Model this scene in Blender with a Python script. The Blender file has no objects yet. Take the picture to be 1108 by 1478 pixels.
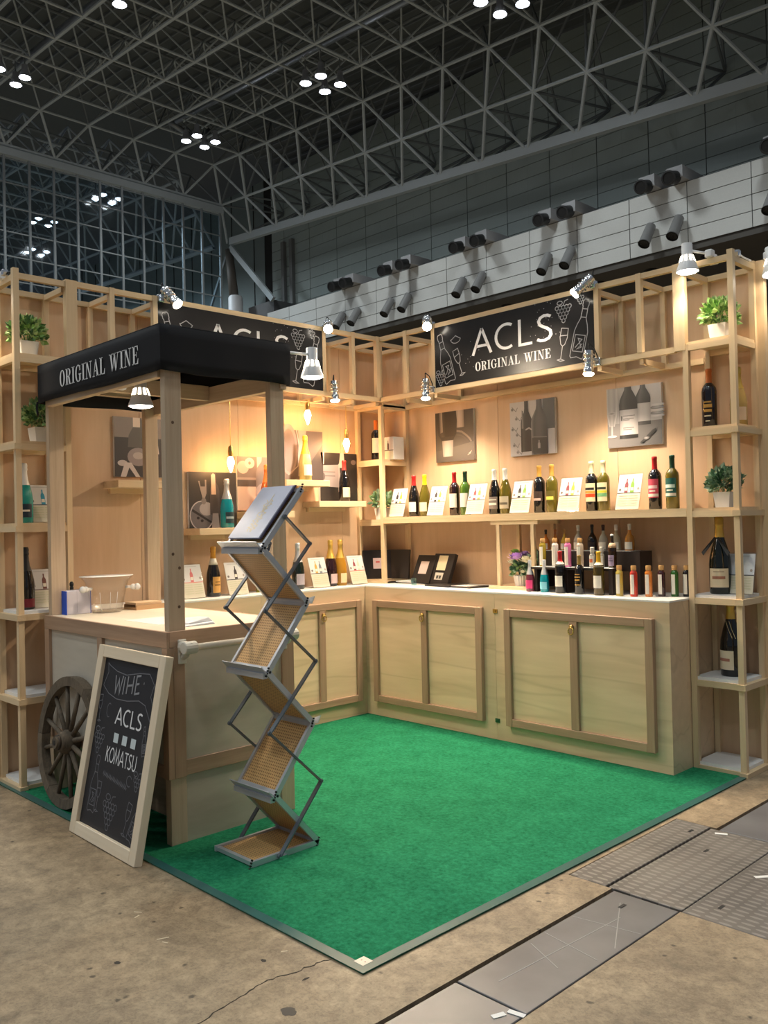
import bpy, math, random
from mathutils import Vector, Matrix, Quaternion

random.seed(11)
S = bpy.context.scene
COL = S.collection
PI = math.pi

# ------------------------------------------------------------------ camera
CAM = (4.844, -4.697, 1.337)
YAW, PITCH, ROLL, FPX = 0.80066, 0.013876, -0.022507, 1259.4
fw = Vector((-math.sin(YAW) * math.cos(PITCH), math.cos(YAW) * math.cos(PITCH), math.sin(PITCH)))
rt = Vector((math.cos(YAW), math.sin(YAW), 0))
up = rt.cross(fw)
r2 = rt * math.cos(ROLL) + up * math.sin(ROLL)
u2 = up * math.cos(ROLL) - rt * math.sin(ROLL)
cd = bpy.data.cameras.new('camera')
cam = bpy.data.objects.new('camera', cd)
COL.objects.link(cam)
cam.matrix_world = Matrix(((r2.x, u2.x, -fw.x, CAM[0]), (r2.y, u2.y, -fw.y, CAM[1]), (r2.z, u2.z, -fw.z, CAM[2]), (0, 0, 0, 1)))
cd.sensor_fit = 'HORIZONTAL'
cd.sensor_width = 36.0
cd.lens = 36.0 * FPX / 1108.0
cd.clip_end = 300
S.camera = cam

# ------------------------------------------------------------------ world, exposure
S.view_settings.view_transform = 'Standard'
S.view_settings.look = 'None'
S.view_settings.exposure = 0.22
S.view_settings.gamma = 1.0
S.view_settings.use_curve_mapping = False
W = bpy.data.worlds.new('hall_air')
S.world = W
W.use_nodes = True
W.node_tree.nodes['Background'].inputs[0].default_value = (0.80, 0.88, 1.0, 1)
W.node_tree.nodes['Background'].inputs[1].default_value = 0.17

HALL_W = 800.0        # watts of one high-bay cluster
SPOT_W = 64.0         # small silver clip spotlights
WHITE_W = 20.0        # white shaded spotlights
BULB_E = 80.0         # filament bulb emission

def lamp_light(name, kind, loc, power, color, radius=0.05, size=2.0, blend=0.6, aim=None, parent=None):
    ld = bpy.data.lights.new(name, kind)
    ld.energy = power
    ld.color = color
    ld.shadow_soft_size = radius
    if kind == 'SPOT':
        ld.spot_size = size
        ld.spot_blend = blend
    o = bpy.data.objects.new(name, ld)
    COL.objects.link(o)
    o.location = loc
    if aim is not None:
        o.rotation_mode = 'QUATERNION'
        o.rotation_quaternion = (Vector(aim)).to_track_quat('-Z', 'Y')
    if parent is not None:
        o.parent = parent
    return o

COOL = (0.93, 1.0, 0.98)
WARM = (1.0, 0.81, 0.585)
AMBER = (1.0, 0.62, 0.26)
ROOF_A = 2.037
def roof_z(x):
    return 17.34 - 0.0725 * (x + 17.146)
# lamps of the hall's regular 7.8 m grid
for cx in (-25.95, -18.15, -10.4, -2.6, 5.2):
    for cy in (15.1, 7.3, -0.5, -8.3, -16.1):
        lamp_light('high_bay_glow', 'SPOT', (cx, cy, roof_z(cx) - 1.3), HALL_W, COOL, 0.55, 2.5, 0.8, (0, 0, -1))

# ------------------------------------------------------------------ materials
MATS = {}
def nodes(name):
    m = bpy.data.materials.new(name)
    m.use_nodes = True
    nt = m.node_tree
    return m, nt, nt.nodes['Principled BSDF']

def plain(name, col, rough=0.5, metal=0.0, trans=0.0, emit=None, estr=0.0, coat=0.0, spec=0.5, ior=1.45, alpha=1.0):
    if name in MATS:
        return MATS[name]
    m, nt, b = nodes(name)
    b.inputs['Base Color'].default_value = (*col, 1)
    b.inputs['Roughness'].default_value = rough
    b.inputs['Metallic'].default_value = metal
    b.inputs['Transmission Weight'].default_value = trans
    b.inputs['IOR'].default_value = ior
    b.inputs['Specular IOR Level'].default_value = spec
    b.inputs['Coat Weight'].default_value = coat
    b.inputs['Alpha'].default_value = alpha
    if emit:
        b.inputs['Emission Color'].default_value = (*emit, 1)
        b.inputs['Emission Strength'].default_value = estr
    # faint procedural variation so that no surface is perfectly even
    if not emit and trans == 0 and metal == 0:
        n = nt.nodes.new('ShaderNodeTexNoise')
        n.inputs['Scale'].default_value = 18
        tc = nt.nodes.new('ShaderNodeTexCoord')
        nt.links.new(tc.outputs['Object'], n.inputs['Vector'])
        mx = nt.nodes.new('ShaderNodeMix')
        mx.data_type = 'RGBA'
        mx.inputs[6].default_value = (*[c * 0.93 for c in col], 1)
        mx.inputs[7].default_value = (*[min(1, c * 1.05) for c in col], 1)
        nt.links.new(n.outputs['Fac'], mx.inputs[0])
        nt.links.new(mx.outputs[2], b.inputs['Base Color'])
    MATS[name] = m
    return m

def wood(name, c1, c2, axis='z', scale=9.0, rough=0.55, stretch=0.06, vary=0.10, streak=None):
    if name in MATS:
        return MATS[name]
    m, nt, b = nodes(name)
    tc = nt.nodes.new('ShaderNodeTexCoord')
    mp = nt.nodes.new('ShaderNodeMapping')
    sc = [scale, scale, scale]
    sc['xyz'.index(axis)] = scale * stretch
    mp.inputs['Scale'].default_value = sc
    oi = nt.nodes.new('ShaderNodeObjectInfo')
    off = nt.nodes.new('ShaderNodeVectorMath'); off.operation = 'MULTIPLY_ADD'
    off.inputs[1].default_value = (0, 0, 0)
    ml = nt.nodes.new('ShaderNodeMath'); ml.operation = 'MULTIPLY'; ml.inputs[1].default_value = 37.0
    nt.links.new(oi.outputs['Random'], ml.inputs[0])
    add = nt.nodes.new('ShaderNodeVectorMath'); add.operation = 'ADD'
    nt.links.new(tc.outputs['Object'], mp.inputs['Vector'])
    nt.links.new(mp.outputs['Vector'], add.inputs[0])
    nt.links.new(ml.outputs[0], add.inputs[1])
    n1 = nt.nodes.new('ShaderNodeTexNoise')
    n1.inputs['Scale'].default_value = 1.0
    n1.inputs['Detail'].default_value = 6
    n1.inputs['Roughness'].default_value = 0.62
    n1.inputs['Distortion'].default_value = 0.8
    nt.links.new(add.outputs[0], n1.inputs['Vector'])
    n2 = nt.nodes.new('ShaderNodeTexNoise')
    n2.inputs['Scale'].default_value = 7.0
    n2.inputs['Detail'].default_value = 3
    nt.links.new(add.outputs[0], n2.inputs['Vector'])
    mixf = nt.nodes.new('ShaderNodeMath'); mixf.operation = 'MULTIPLY_ADD'
    mixf.inputs[1].default_value = 0.35
    nt.links.new(n2.outputs['Fac'], mixf.inputs[0])
    nt.links.new(n1.outputs['Fac'], mixf.inputs[2])
    cr = nt.nodes.new('ShaderNodeValToRGB')
    cr.color_ramp.elements[0].position = 0.45
    cr.color_ramp.elements[0].color = (*c2, 1)
    cr.color_ramp.elements[1].position = 0.85
    cr.color_ramp.elements[1].color = (*c1, 1)
    nt.links.new(mixf.outputs[0], cr.inputs[0])
    base_out = cr.outputs['Color']
    if streak:
        mp2 = nt.nodes.new('ShaderNodeMapping'); sc2 = [streak] * 3; sc2['xyz'.index(axis)] = streak * 0.10
        mp2.inputs['Scale'].default_value = sc2
        nt.links.new(tc.outputs['Object'], mp2.inputs['Vector'])
        ad2 = nt.nodes.new('ShaderNodeVectorMath'); ad2.operation = 'ADD'
        nt.links.new(mp2.outputs['Vector'], ad2.inputs[0]); nt.links.new(ml.outputs[0], ad2.inputs[1])
        n3 = nt.nodes.new('ShaderNodeTexNoise'); n3.inputs['Scale'].default_value = 1.0; n3.inputs['Detail'].default_value = 2
        nt.links.new(ad2.outputs[0], n3.inputs['Vector'])
        r3 = nt.nodes.new('ShaderNodeValToRGB')
        r3.color_ramp.elements[0].position = 0.478; r3.color_ramp.elements[0].color = (1, 1, 1, 1)
        r3.color_ramp.elements[1].position = 0.522; r3.color_ramp.elements[1].color = (1, 1, 1, 1)
        e3 = r3.color_ramp.elements.new(0.5); e3.color = (0.72, 0.69, 0.64, 1)
        nt.links.new(n3.outputs['Fac'], r3.inputs[0])
        m3 = nt.nodes.new('ShaderNodeMix'); m3.data_type = 'RGBA'; m3.blend_type = 'MULTIPLY'; m3.inputs[0].default_value = 0.45
        nt.links.new(base_out, m3.inputs[6]); nt.links.new(r3.outputs['Color'], m3.inputs[7])
        base_out = m3.outputs[2]
    hv = nt.nodes.new('ShaderNodeHueSaturation')
    mr = nt.nodes.new('ShaderNodeMapRange')
    mr.inputs['To Min'].default_value = 1 - vary
    mr.inputs['To Max'].default_value = 1 + vary
    nt.links.new(oi.outputs['Random'], mr.inputs['Value'])
    nt.links.new(mr.outputs['Result'], hv.inputs['Value'])
    nt.links.new(base_out, hv.inputs['Color'])
    nt.links.new(hv.outputs['Color'], b.inputs['Base Color'])
    b.inputs['Roughness'].default_value = rough
    bm = nt.nodes.new('ShaderNodeBump')
    bm.inputs['Strength'].default_value = 0.06
    bm.inputs['Distance'].default_value = 0.004
    nt.links.new(n2.outputs['Fac'], bm.inputs['Height'])
    nt.links.new(bm.outputs['Normal'], b.inputs['Normal'])
    MATS[name] = m
    return m

PINE = {a: wood('pine_' + a, (0.74, 0.56, 0.345), (0.63, 0.455, 0.265), a, 14, 0.5, 0.05, 0.06) for a in 'xyz'}
STUD = {a: wood('stud_' + a, (0.60, 0.46, 0.32), (0.46, 0.33, 0.215), a, 16, 0.55, 0.05, 0.05) for a in 'xyz'}
LAUAN = wood('lauan_wall', (0.625, 0.425, 0.27), (0.535, 0.35, 0.21), 'z', 4.5, 0.5, 0.10, 0.035)
TRIM = {a: wood('trim_' + a, (0.46, 0.30, 0.195), (0.34, 0.21, 0.132), a, 18, 0.5, 0.05, 0.05) for a in 'xyz'}
CPLY = wood('counter_ply', (0.74, 0.555, 0.365), (0.63, 0.46, 0.29), 'x', 5.0, 0.42, 0.12, 0.03, streak=4.0)
CPLY_L = wood('counter_ply_y', (0.74, 0.555, 0.365), (0.63, 0.46, 0.29), 'y', 5.0, 0.42, 0.12, 0.03, streak=4.0)
DPLY = wood('door_ply', (0.83, 0.625, 0.41), (0.68, 0.50, 0.31), 'x', 3.5, 0.22, 0.12, 0.03, streak=4.5)
DPLY_L = wood('door_ply_y', (0.83, 0.625, 0.41), (0.68, 0.50, 0.31), 'y', 3.5, 0.22, 0.12, 0.03, streak=4.5)
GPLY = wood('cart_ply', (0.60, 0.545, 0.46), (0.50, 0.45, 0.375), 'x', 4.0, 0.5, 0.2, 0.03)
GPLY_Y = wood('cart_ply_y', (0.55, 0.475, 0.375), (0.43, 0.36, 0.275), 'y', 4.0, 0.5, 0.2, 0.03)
OLDWOOD = wood('old_wheel_wood', (0.15, 0.115, 0.078), (0.065, 0.048, 0.032), 'z', 30, 0.75, 0.3, 0.12)
FRAMEW = {a: wood('board_frame_' + a, (0.86, 0.725, 0.545), (0.77, 0.63, 0.45), a, 14, 0.55, 0.05, 0.03) for a in 'xyz'}
WHITE = plain('white_board', (0.80, 0.80, 0.79), 0.45)
TOPW = plain('worktop_white', (0.78, 0.76, 0.72), 0.35)
BLACK = plain('matt_black', (0.012, 0.012, 0.013), 0.55)
SIGNBLK = plain('sign_black', (0.022, 0.021, 0.022), 0.22, spec=0.25)
PAINTW = plain('print_white', (0.80, 0.80, 0.82), 0.5)
CHALK = plain('chalk_grey', (0.36, 0.36, 0.38), 0.7)
CHALKD = plain('chalk_dim', (0.16, 0.16, 0.18), 0.7)
CHROME = plain('chrome', (0.75, 0.77, 0.80), 0.18, 1.0)
ALU = plain('aluminium', (0.60, 0.62, 0.67), 0.35, 0.55)
DARKALU = plain('dark_link', (0.15, 0.17, 0.20), 0.42, 0.4)
BRASS = plain('brass', (0.62, 0.42, 0.14), 0.3, 1.0)
ENAMEL = plain('white_enamel', (0.80, 0.80, 0.82), 0.3)
LENS = plain('lens_warm', (1, 1, 1), 0.5, emit=(1.0, 0.90, 0.74), estr=26.0)
LENSC = plain('lens_cool', (1, 1, 1), 0.5, emit=(0.93, 0.97, 1.0), estr=26.0)
LENSF = plain('lens_far', (1, 1, 1), 0.5, emit=(0.80, 0.93, 1.0), estr=7.0)
BULB = plain('bulb_warm', (1, 1, 1), 0.5, emit=(1.0, 0.53, 0.21), estr=BULB_E)
SLOT = plain('slot_glow', (1, 1, 1), 0.5, emit=(1.0, 0.86, 0.62), estr=5.0)
CLOTH = plain('black_cloth', (0.006, 0.0065, 0.010), 0.9)
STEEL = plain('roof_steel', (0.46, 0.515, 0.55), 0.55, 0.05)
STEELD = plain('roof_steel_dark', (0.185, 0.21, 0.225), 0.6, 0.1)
DECK = plain('roof_deck', (0.125, 0.142, 0.15), 0.8)
CREAM = plain('card_cream', (0.78, 0.75, 0.66), 0.5)
CARDW = plain('card_white', (0.82, 0.81, 0.79), 0.35)
REDB = plain('pot_white', (0.80, 0.78, 0.74), 0.5)

def glass_clear(name, tint=(0.97, 0.98, 0.98), gloss=0.10):
    if name in MATS:
        return MATS[name]
    m = bpy.data.materials.new(name); m.use_nodes = True
    nt = m.node_tree; nt.nodes.clear()
    out = nt.nodes.new('ShaderNodeOutputMaterial')
    tr = nt.nodes.new('ShaderNodeBsdfTransparent'); tr.inputs[0].default_value = (*tint, 1)
    gl = nt.nodes.new('ShaderNodeBsdfGlossy'); gl.inputs['Roughness'].default_value = 0.05
    mx = nt.nodes.new('ShaderNodeMixShader')
    lw = nt.nodes.new('ShaderNodeLayerWeight'); lw.inputs[0].default_value = 0.35
    pw = nt.nodes.new('ShaderNodeMath'); pw.operation = 'POWER'; pw.inputs[1].default_value = 3.0
    nt.links.new(lw.outputs['Facing'], pw.inputs[0])
    mm = nt.nodes.new('ShaderNodeMath'); mm.operation = 'MULTIPLY_ADD'
    mm.inputs[1].default_value = 0.30; mm.inputs[2].default_value = 0.03 + gloss * 0.25
    nt.links.new(pw.outputs[0], mm.inputs[0])
    nt.links.new(mm.outputs[0], mx.inputs[0])
    nt.links.new(tr.outputs[0], mx.inputs[1])
    nt.links.new(gl.outputs[0], mx.inputs[2])
    nt.links.new(mx.outputs[0], out.inputs[0])
    MATS[name] = m
    return m
ACRYL = glass_clear('clear_acrylic')
TUBM = glass_clear('clear_tub', (0.965, 0.965, 0.96), 0.10)
PANE = glass_clear('window_glass', (0.80, 0.88, 0.93), 0.0)

def vcol_mat(name, rough=0.4):
    if name in MATS:
        return MATS[name]
    m, nt, b = nodes(name)
    a = nt.nodes.new('ShaderNodeVertexColor'); a.layer_name = 'Col'
    nt.links.new(a.outputs['Color'], b.inputs['Base Color'])
    b.inputs['Roughness'].default_value = rough
    MATS[name] = m
    return m
PRINT = vcol_mat('flat_print', 0.4)
PRINTM = vcol_mat('flat_print_matt', 0.6)

def srgb(r, g, b):
    f = lambda c: ((c / 255) / 12.92) if c / 255 <= 0.04045 else (((c / 255) + 0.055) / 1.055) ** 2.4
    return (f(r), f(g), f(b))

def col_mat(rgb, rough=0.4, **k):
    n = 'c_%02x%02x%02x_%d' % (*rgb, int(rough * 100)) + ('_t' if k.get('trans') else '') + ('_m' if k.get('metal') else '')
    return plain(n, srgb(*rgb), rough, **k)

def glass_col(rgb, trans=0.0):
    n = 'glass_%02x%02x%02x_%d' % (*rgb, int(trans * 100))
    return plain(n, srgb(*rgb), 0.06, trans=trans, coat=0.3, spec=0.6)

# ------------------------------------------------------------------ mesh helpers
class MB:
    def __init__(self):
        self.v = []; self.f = []; self.c = None
    def box(self, x0, y0, z0, x1, y1, z1):
        n = len(self.v)
        self.v += [(x0, y0, z0), (x1, y0, z0), (x1, y1, z0), (x0, y1, z0), (x0, y0, z1), (x1, y0, z1), (x1, y1, z1), (x0, y1, z1)]
        self.f += [(n, n + 3, n + 2, n + 1), (n + 4, n + 5, n + 6, n + 7), (n, n + 1, n + 5, n + 4), (n + 1, n + 2, n + 6, n + 5), (n + 2, n + 3, n + 7, n + 6), (n + 3, n, n + 4, n + 7)]
        return self
    def beam(self, p0, p1, w, h, upv=(0, 0, 1)):
        p0, p1 = Vector(p0), Vector(p1)
        d = (p1 - p0).normalized()
        u = Vector(upv)
        if abs(d.dot(u)) > 0.98:
            u = Vector((0, 1, 0))
        s = d.cross(u).normalized(); u = s.cross(d).normalized()
        n = len(self.v)
        for p in (p0, p1):
            for a, b in ((-1, -1), (1, -1), (1, 1), (-1, 1)):
                self.v.append(tuple(p + s * a * w / 2 + u * b * h / 2))
        self.f += [(n, n + 3, n + 2, n + 1), (n + 4, n + 5, n + 6, n + 7), (n, n + 1, n + 5, n + 4), (n + 1, n + 2, n + 6, n + 5), (n + 2, n + 3, n + 7, n + 6), (n + 3, n, n + 4, n + 7)]
        return self
    def tube(self, p0, p1, r0, r1=None, seg=10, caps=True):
        r1 = r0 if r1 is None else r1
        p0, p1 = Vector(p0), Vector(p1)
        d = (p1 - p0).normalized()
        u = Vector((0, 0, 1)) if abs(d.z) < 0.95 else Vector((1, 0, 0))
        s = d.cross(u).normalized(); u = s.cross(d).normalized()
        n = len(self.v)
        for p, r in ((p0, r0), (p1, r1)):
            for i in range(seg):
                a = 2 * PI * i / seg
                self.v.append(tuple(p + s * math.cos(a) * r + u * math.sin(a) * r))
        for i in range(seg):
            j = (i + 1) % seg
            self.f.append((n + i, n + j, n + seg + j, n + seg + i))
        if caps:
            self.f.append(tuple(n + i for i in reversed(range(seg))))
            self.f.append(tuple(n + seg + i for i in range(seg)))
        return self
    def path(self, pts, r, seg=6):
        for a, b in zip(pts[:-1], pts[1:]):
            self.tube(a, b, r, r, seg)
        return self
    def lathe(self, prof, seg=20, c=(0, 0, 0), axis=None, sx=1.0, sy=1.0):
        n = len(self.v)
        q = Quaternion((1, 0, 0, 0)) if axis is None else Vector(axis).to_track_quat('Z', 'Y')
        C = Vector(c)
        for r, z in prof:
            for i in range(seg):
                a = 2 * PI * i / seg
                self.v.append(tuple(C + q @ Vector((r * math.cos(a) * sx, r * math.sin(a) * sy, z))))
        for k in range(len(prof) - 1):
            for i in range(seg):
                j = (i + 1) % seg
                b = n + k * seg
                self.f.append((b + i, b + j, b + seg + j, b + seg + i))
        if prof[0][0] > 1e-6:
            self.f.append(tuple(n + i for i in reversed(range(seg))))
        if prof[-1][0] > 1e-6:
            b = n + (len(prof) - 1) * seg
            self.f.append(tuple(b + i for i in range(seg)))
        return self
    def patch(self, r, z0, z1, a0, a1, seg=10, r1=None):
        r1 = r if r1 is None else r1
        n = len(self.v)
        for i in range(seg + 1):
            a = a0 + (a1 - a0) * i / seg
            self.v += [(r * math.cos(a), r * math.sin(a), z0), (r1 * math.cos(a), r1 * math.sin(a), z1)]
        for i in range(seg):
            b = n + 2 * i
            self.f.append((b, b + 2, b + 3, b + 1))
        return self
    def sphere(self, c, r, seg=12, rings=8, sz=1.0):
        prof = [(max(1e-5, r * math.sin(PI * k / rings)), -r * sz * math.cos(PI * k / rings)) for k in range(rings + 1)]
        return self.lathe(prof, seg, c)
    def build(self, name, mat, parent=None, smooth=False, bevel=0.0, loc=None, auto=None):
        me = bpy.data.meshes.new(name)
        me.from_pydata(self.v, [], self.f)
        if smooth:
            me.polygons.foreach_set('use_smooth', [True] * len(me.polygons))
        if self.c is not None:
            ca = me.color_attributes.new('Col', 'FLOAT_COLOR', 'CORNER')
            k = 0
            for p, c in zip(me.polygons, self.c):
                for li in range(p.loop_total):
                    cc = c[li] if isinstance(c[0], tuple) else c
                    ca.data[k].color = (*cc, 1); k += 1
        if smooth and auto:
            me.set_sharp_from_angle(angle=auto)
        me.materials.append(mat)
        me.validate()
        o = bpy.data.objects.new(name, me)
        COL.objects.link(o)
        if loc is not None:
            o.location = loc
        if parent is not None:
            o.parent = parent
        if bevel:
            md = o.modifiers.new('bevel', 'BEVEL'); md.width = bevel; md.segments = 1; md.limit_method = 'ANGLE'
        return o

def thing(name, label, cat, loc=(0, 0, 0), rotz=0.0, group=None):
    o = bpy.data.objects.new(name, None)
    o.empty_display_size = 0.1
    COL.objects.link(o)
    o.location = loc
    o.rotation_euler = (0, 0, rotz)
    o['label'] = label; o['category'] = cat
    if group:
        o['group'] = group
    return o

def tag(o, label, cat, group=None):
    o['label'] = label; o['category'] = cat
    if group:
        o['group'] = group
    return o

def struct(name, label=None, loc=(0, 0, 0)):
    o = bpy.data.objects.new(name, None)
    COL.objects.link(o)
    o.location = loc
    o['kind'] = 'structure'
    if label:
        o['label'] = label; o['category'] = name.split('_')[0]
    return o

def bx(name, mat, parent, x0, y0, z0, x1, y1, z1, bevel=0.0):
    return MB().box(x0, y0, z0, x1, y1, z1).build(name, mat, parent, bevel=bevel)

def timber(name, parent, p0, p1, w=0.03, h=0.03, mats=None, upv=(0, 0, 1)):
    mats = mats or PINE
    d = [abs(b - a) for a, b in zip(p0, p1)]
    ax = 'xyz'[d.index(max(d))]
    return MB().beam(p0, p1, w, h, upv).build(name, mats[ax], parent)

# flat print: coloured polygons stacked by hair-thin steps on a board; frame = (origin, u, v, n)
class Print:
    def __init__(self, origin, u, v):
        self.o = Vector(origin); self.u = Vector(u); self.vv = Vector(v)
        self.n = self.u.cross(self.vv).normalized()
        self.m = MB(); self.m.c = []; self.k = 0
    def poly(self, pts, col, srg=True):
        self.k += 1
        off = self.n * (0.0002 * self.k)
        n = len(self.m.v)
        for x, y in pts:
            self.m.v.append(tuple(self.o + self.u * x + self.vv * y + off))
        self.m.f.append(tuple(range(n, n + len(pts))))
        self.m.c.append(srgb(*col) if srg else col)
        return self
    def rect(self, x0, y0, x1, y1, col):
        return self.poly([(x0, y0), (x1, y0), (x1, y1), (x0, y1)], col)
    def ell(self, cx, cy, rx, ry, col, seg=20, a0=0, a1=2 * PI):
        return self.poly([(cx + rx * math.cos(a0 + (a1 - a0) * i / seg), cy + ry * math.sin(a0 + (a1 - a0) * i / seg)) for i in range(seg)], col)
    def stroke(self, pts, w, col):
        self.k += 1
        off = self.n * (0.0002 * self.k)
        v, f = stroke2d(pts, w)
        n = len(self.m.v)
        for x, y in v:
            self.m.v.append(tuple(self.o + self.u * x + self.vv * y + off))
        for q in f:
            self.m.f.append(tuple(n + i for i in q)); self.m.c.append(srgb(*col))
        return self
    def grad(self, pts, cols):
        self.k += 1
        off = self.n * (0.0002 * self.k)
        n = len(self.m.v)
        for x, y in pts:
            self.m.v.append(tuple(self.o + self.u * x + self.vv * y + off))
        self.m.f.append(tuple(range(n, n + len(pts))))
        self.m.c.append([srgb(*c) for c in cols])
        return self
    def vase(self, xc, prof, cols, s, tilt=0.0):
        """round body in a photo: profile of (half width, y), shades across from one side to the other"""
        P = []
        for (w0, y0), (w1, y1) in zip(prof[:-1], prof[1:]):
            if y0 >= s: break
            P.append((w0, y0))
            if y1 > s:
                f_ = (s - y0) / (y1 - y0); P.append((w0 + (w1 - w0) * f_, s)); break
        else:
            P.append(prof[-1])
        self.k += 1
        off = self.n * (0.0002 * self.k)
        N = len(cols); n = len(self.m.v)
        for w, y in P:
            for i in range(N):
                x = min(max(xc + w * (2 * i / (N - 1) - 1) + tilt * y, 0), s)
                self.m.v.append(tuple(self.o + self.u * x + self.vv * max(y, 0) + off))
        for r in range(len(P) - 1):
            for i in range(N - 1):
                a = n + r * N + i
                self.m.f.append((a, a + 1, a + N + 1, a + N))
                c0, c1 = srgb(*cols[i]), srgb(*cols[i + 1])
                self.m.c.append([c0, c1, c1, c0])
        return self
    def disc(self, cx, cy, rx, ry, c_in, c_out, seg=20):
        self.k += 1
        off = self.n * (0.0002 * self.k)
        n = len(self.m.v)
        P = [(cx, cy)] + [(cx + rx * math.cos(2 * PI * i / seg), cy + ry * math.sin(2 * PI * i / seg)) for i in range(seg)]
        for x, y in P:
            self.m.v.append(tuple(self.o + self.u * x + self.vv * y + off))
        a, b = srgb(*c_in), srgb(*c_out)
        for i in range(seg):
            self.m.f.append((n, n + 1 + i, n + 1 + (i + 1) % seg)); self.m.c.append([a, b, b])
        return self
    def build(self, name, parent, mat=None):
        return self.m.build(name, mat or PRINT, parent)

def stroke2d(pts, w):
    """ribbon of quads along a 2-d polyline, mitred joints"""
    P = [Vector((p[0], p[1])) for p in pts]
    v = []; f = []
    L = len(P)
    for i, p in enumerate(P):
        a = (P[i] - P[i - 1]).normalized() if i else (P[1] - P[0]).normalized()
        b = (P[i + 1] - P[i]).normalized() if i < L - 1 else a
        t = (a + b)
        t = t.normalized() if t.length > 1e-6 else a
        n = Vector((-t.y, t.x))
        k = max(0.35, n.dot(Vector((-a.y, a.x))))
        ww = w[i] if isinstance(w, (list, tuple)) else w
        v += [tuple(p + n * ww / 2 / k), tuple(p - n * ww / 2 / k)]
    for i in range(L - 1):
        f.append((2 * i + 1, 2 * i + 3, 2 * i + 2, 2 * i))
    return v, f

def arc(cx, cy, rx, ry, d0, d1, n=14):
    return [(cx + rx * math.cos(math.radians(d0 + (d1 - d0) * i / n)), cy + ry * math.sin(math.radians(d0 + (d1 - d0) * i / n))) for i in range(n + 1)]

# humanist capitals: (advance, strokes)
SANS = {
    'A': (0.80, [[(0.03, 0), (0.40, 1.0)], [(0.40, 1.0), (0.76, 0)], [(0.17, 0.33), (0.62, 0.33)]]),
    'C': (0.76, [arc(0.46, 0.5, 0.40, 0.455, 58, 302, 18)]),
    'L': (0.60, [[(0.10, 1.0), (0.10, 0.05), (0.56, 0.05)]]),
    'S': (0.62, [[(0.53, 0.88), (0.42, 0.94), (0.29, 0.95), (0.16, 0.89), (0.10, 0.77), (0.14, 0.64), (0.26, 0.55), (0.40, 0.47), (0.51, 0.36), (0.53, 0.22), (0.45, 0.10), (0.30, 0.05), (0.16, 0.06), (0.04, 0.12)]]),
    'K': (0.64, [[(0.10, 0), (0.10, 1)], [(0.55, 1.0), (0.12, 0.50)], [(0.20, 0.56), (0.60, 0)]]),
    'O': (0.84, [arc(0.42, 0.5, 0.36, 0.455, 0, 360, 24)]),
    'M': (0.90, [[(0.06, 0), (0.16, 1.0), (0.45, 0.15), (0.74, 1.0), (0.84, 0)]]),
    'T': (0.64, [[(0.32, 0), (0.32, 1)], [(0.02, 0.95), (0.62, 0.95)]]),
    'U': (0.76, [[(0.10, 1), (0.10, 0.35)] + arc(0.38, 0.35, 0.28, 0.30, 180, 360, 10) + [(0.66, 1)]]),
}
def ring_part(cx, cy, ro, ri, ryo, ryi, d0, d1, n=16):
    v = []; f = []
    for i in range(n + 1):
        a = math.radians(d0 + (d1 - d0) * i / n)
        v += [(cx + ro * math.cos(a), cy + ryo * math.sin(a)), (cx + ri * math.cos(a), cy + ryi * math.sin(a))]
    for i in range(n):
        f.append((2 * i + 1, 2 * i, 2 * i + 2, 2 * i + 3))
    return v, f
def rects(*rs):
    v = []; f = []
    for x0, y0, x1, y1 in rs:
        n = len(v)
        v += [(x0, y0), (x1, y0), (x1, y1), (x0, y1)]; f.append((n, n + 1, n + 2, n + 3))
    return v, f
def quads(*qs):
    v = []; f = []
    for q in qs:
        n = len(v); v += list(q); f.append((n, n + 1, n + 2, n + 3))
    return v, f
T_ = 0.05
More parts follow.
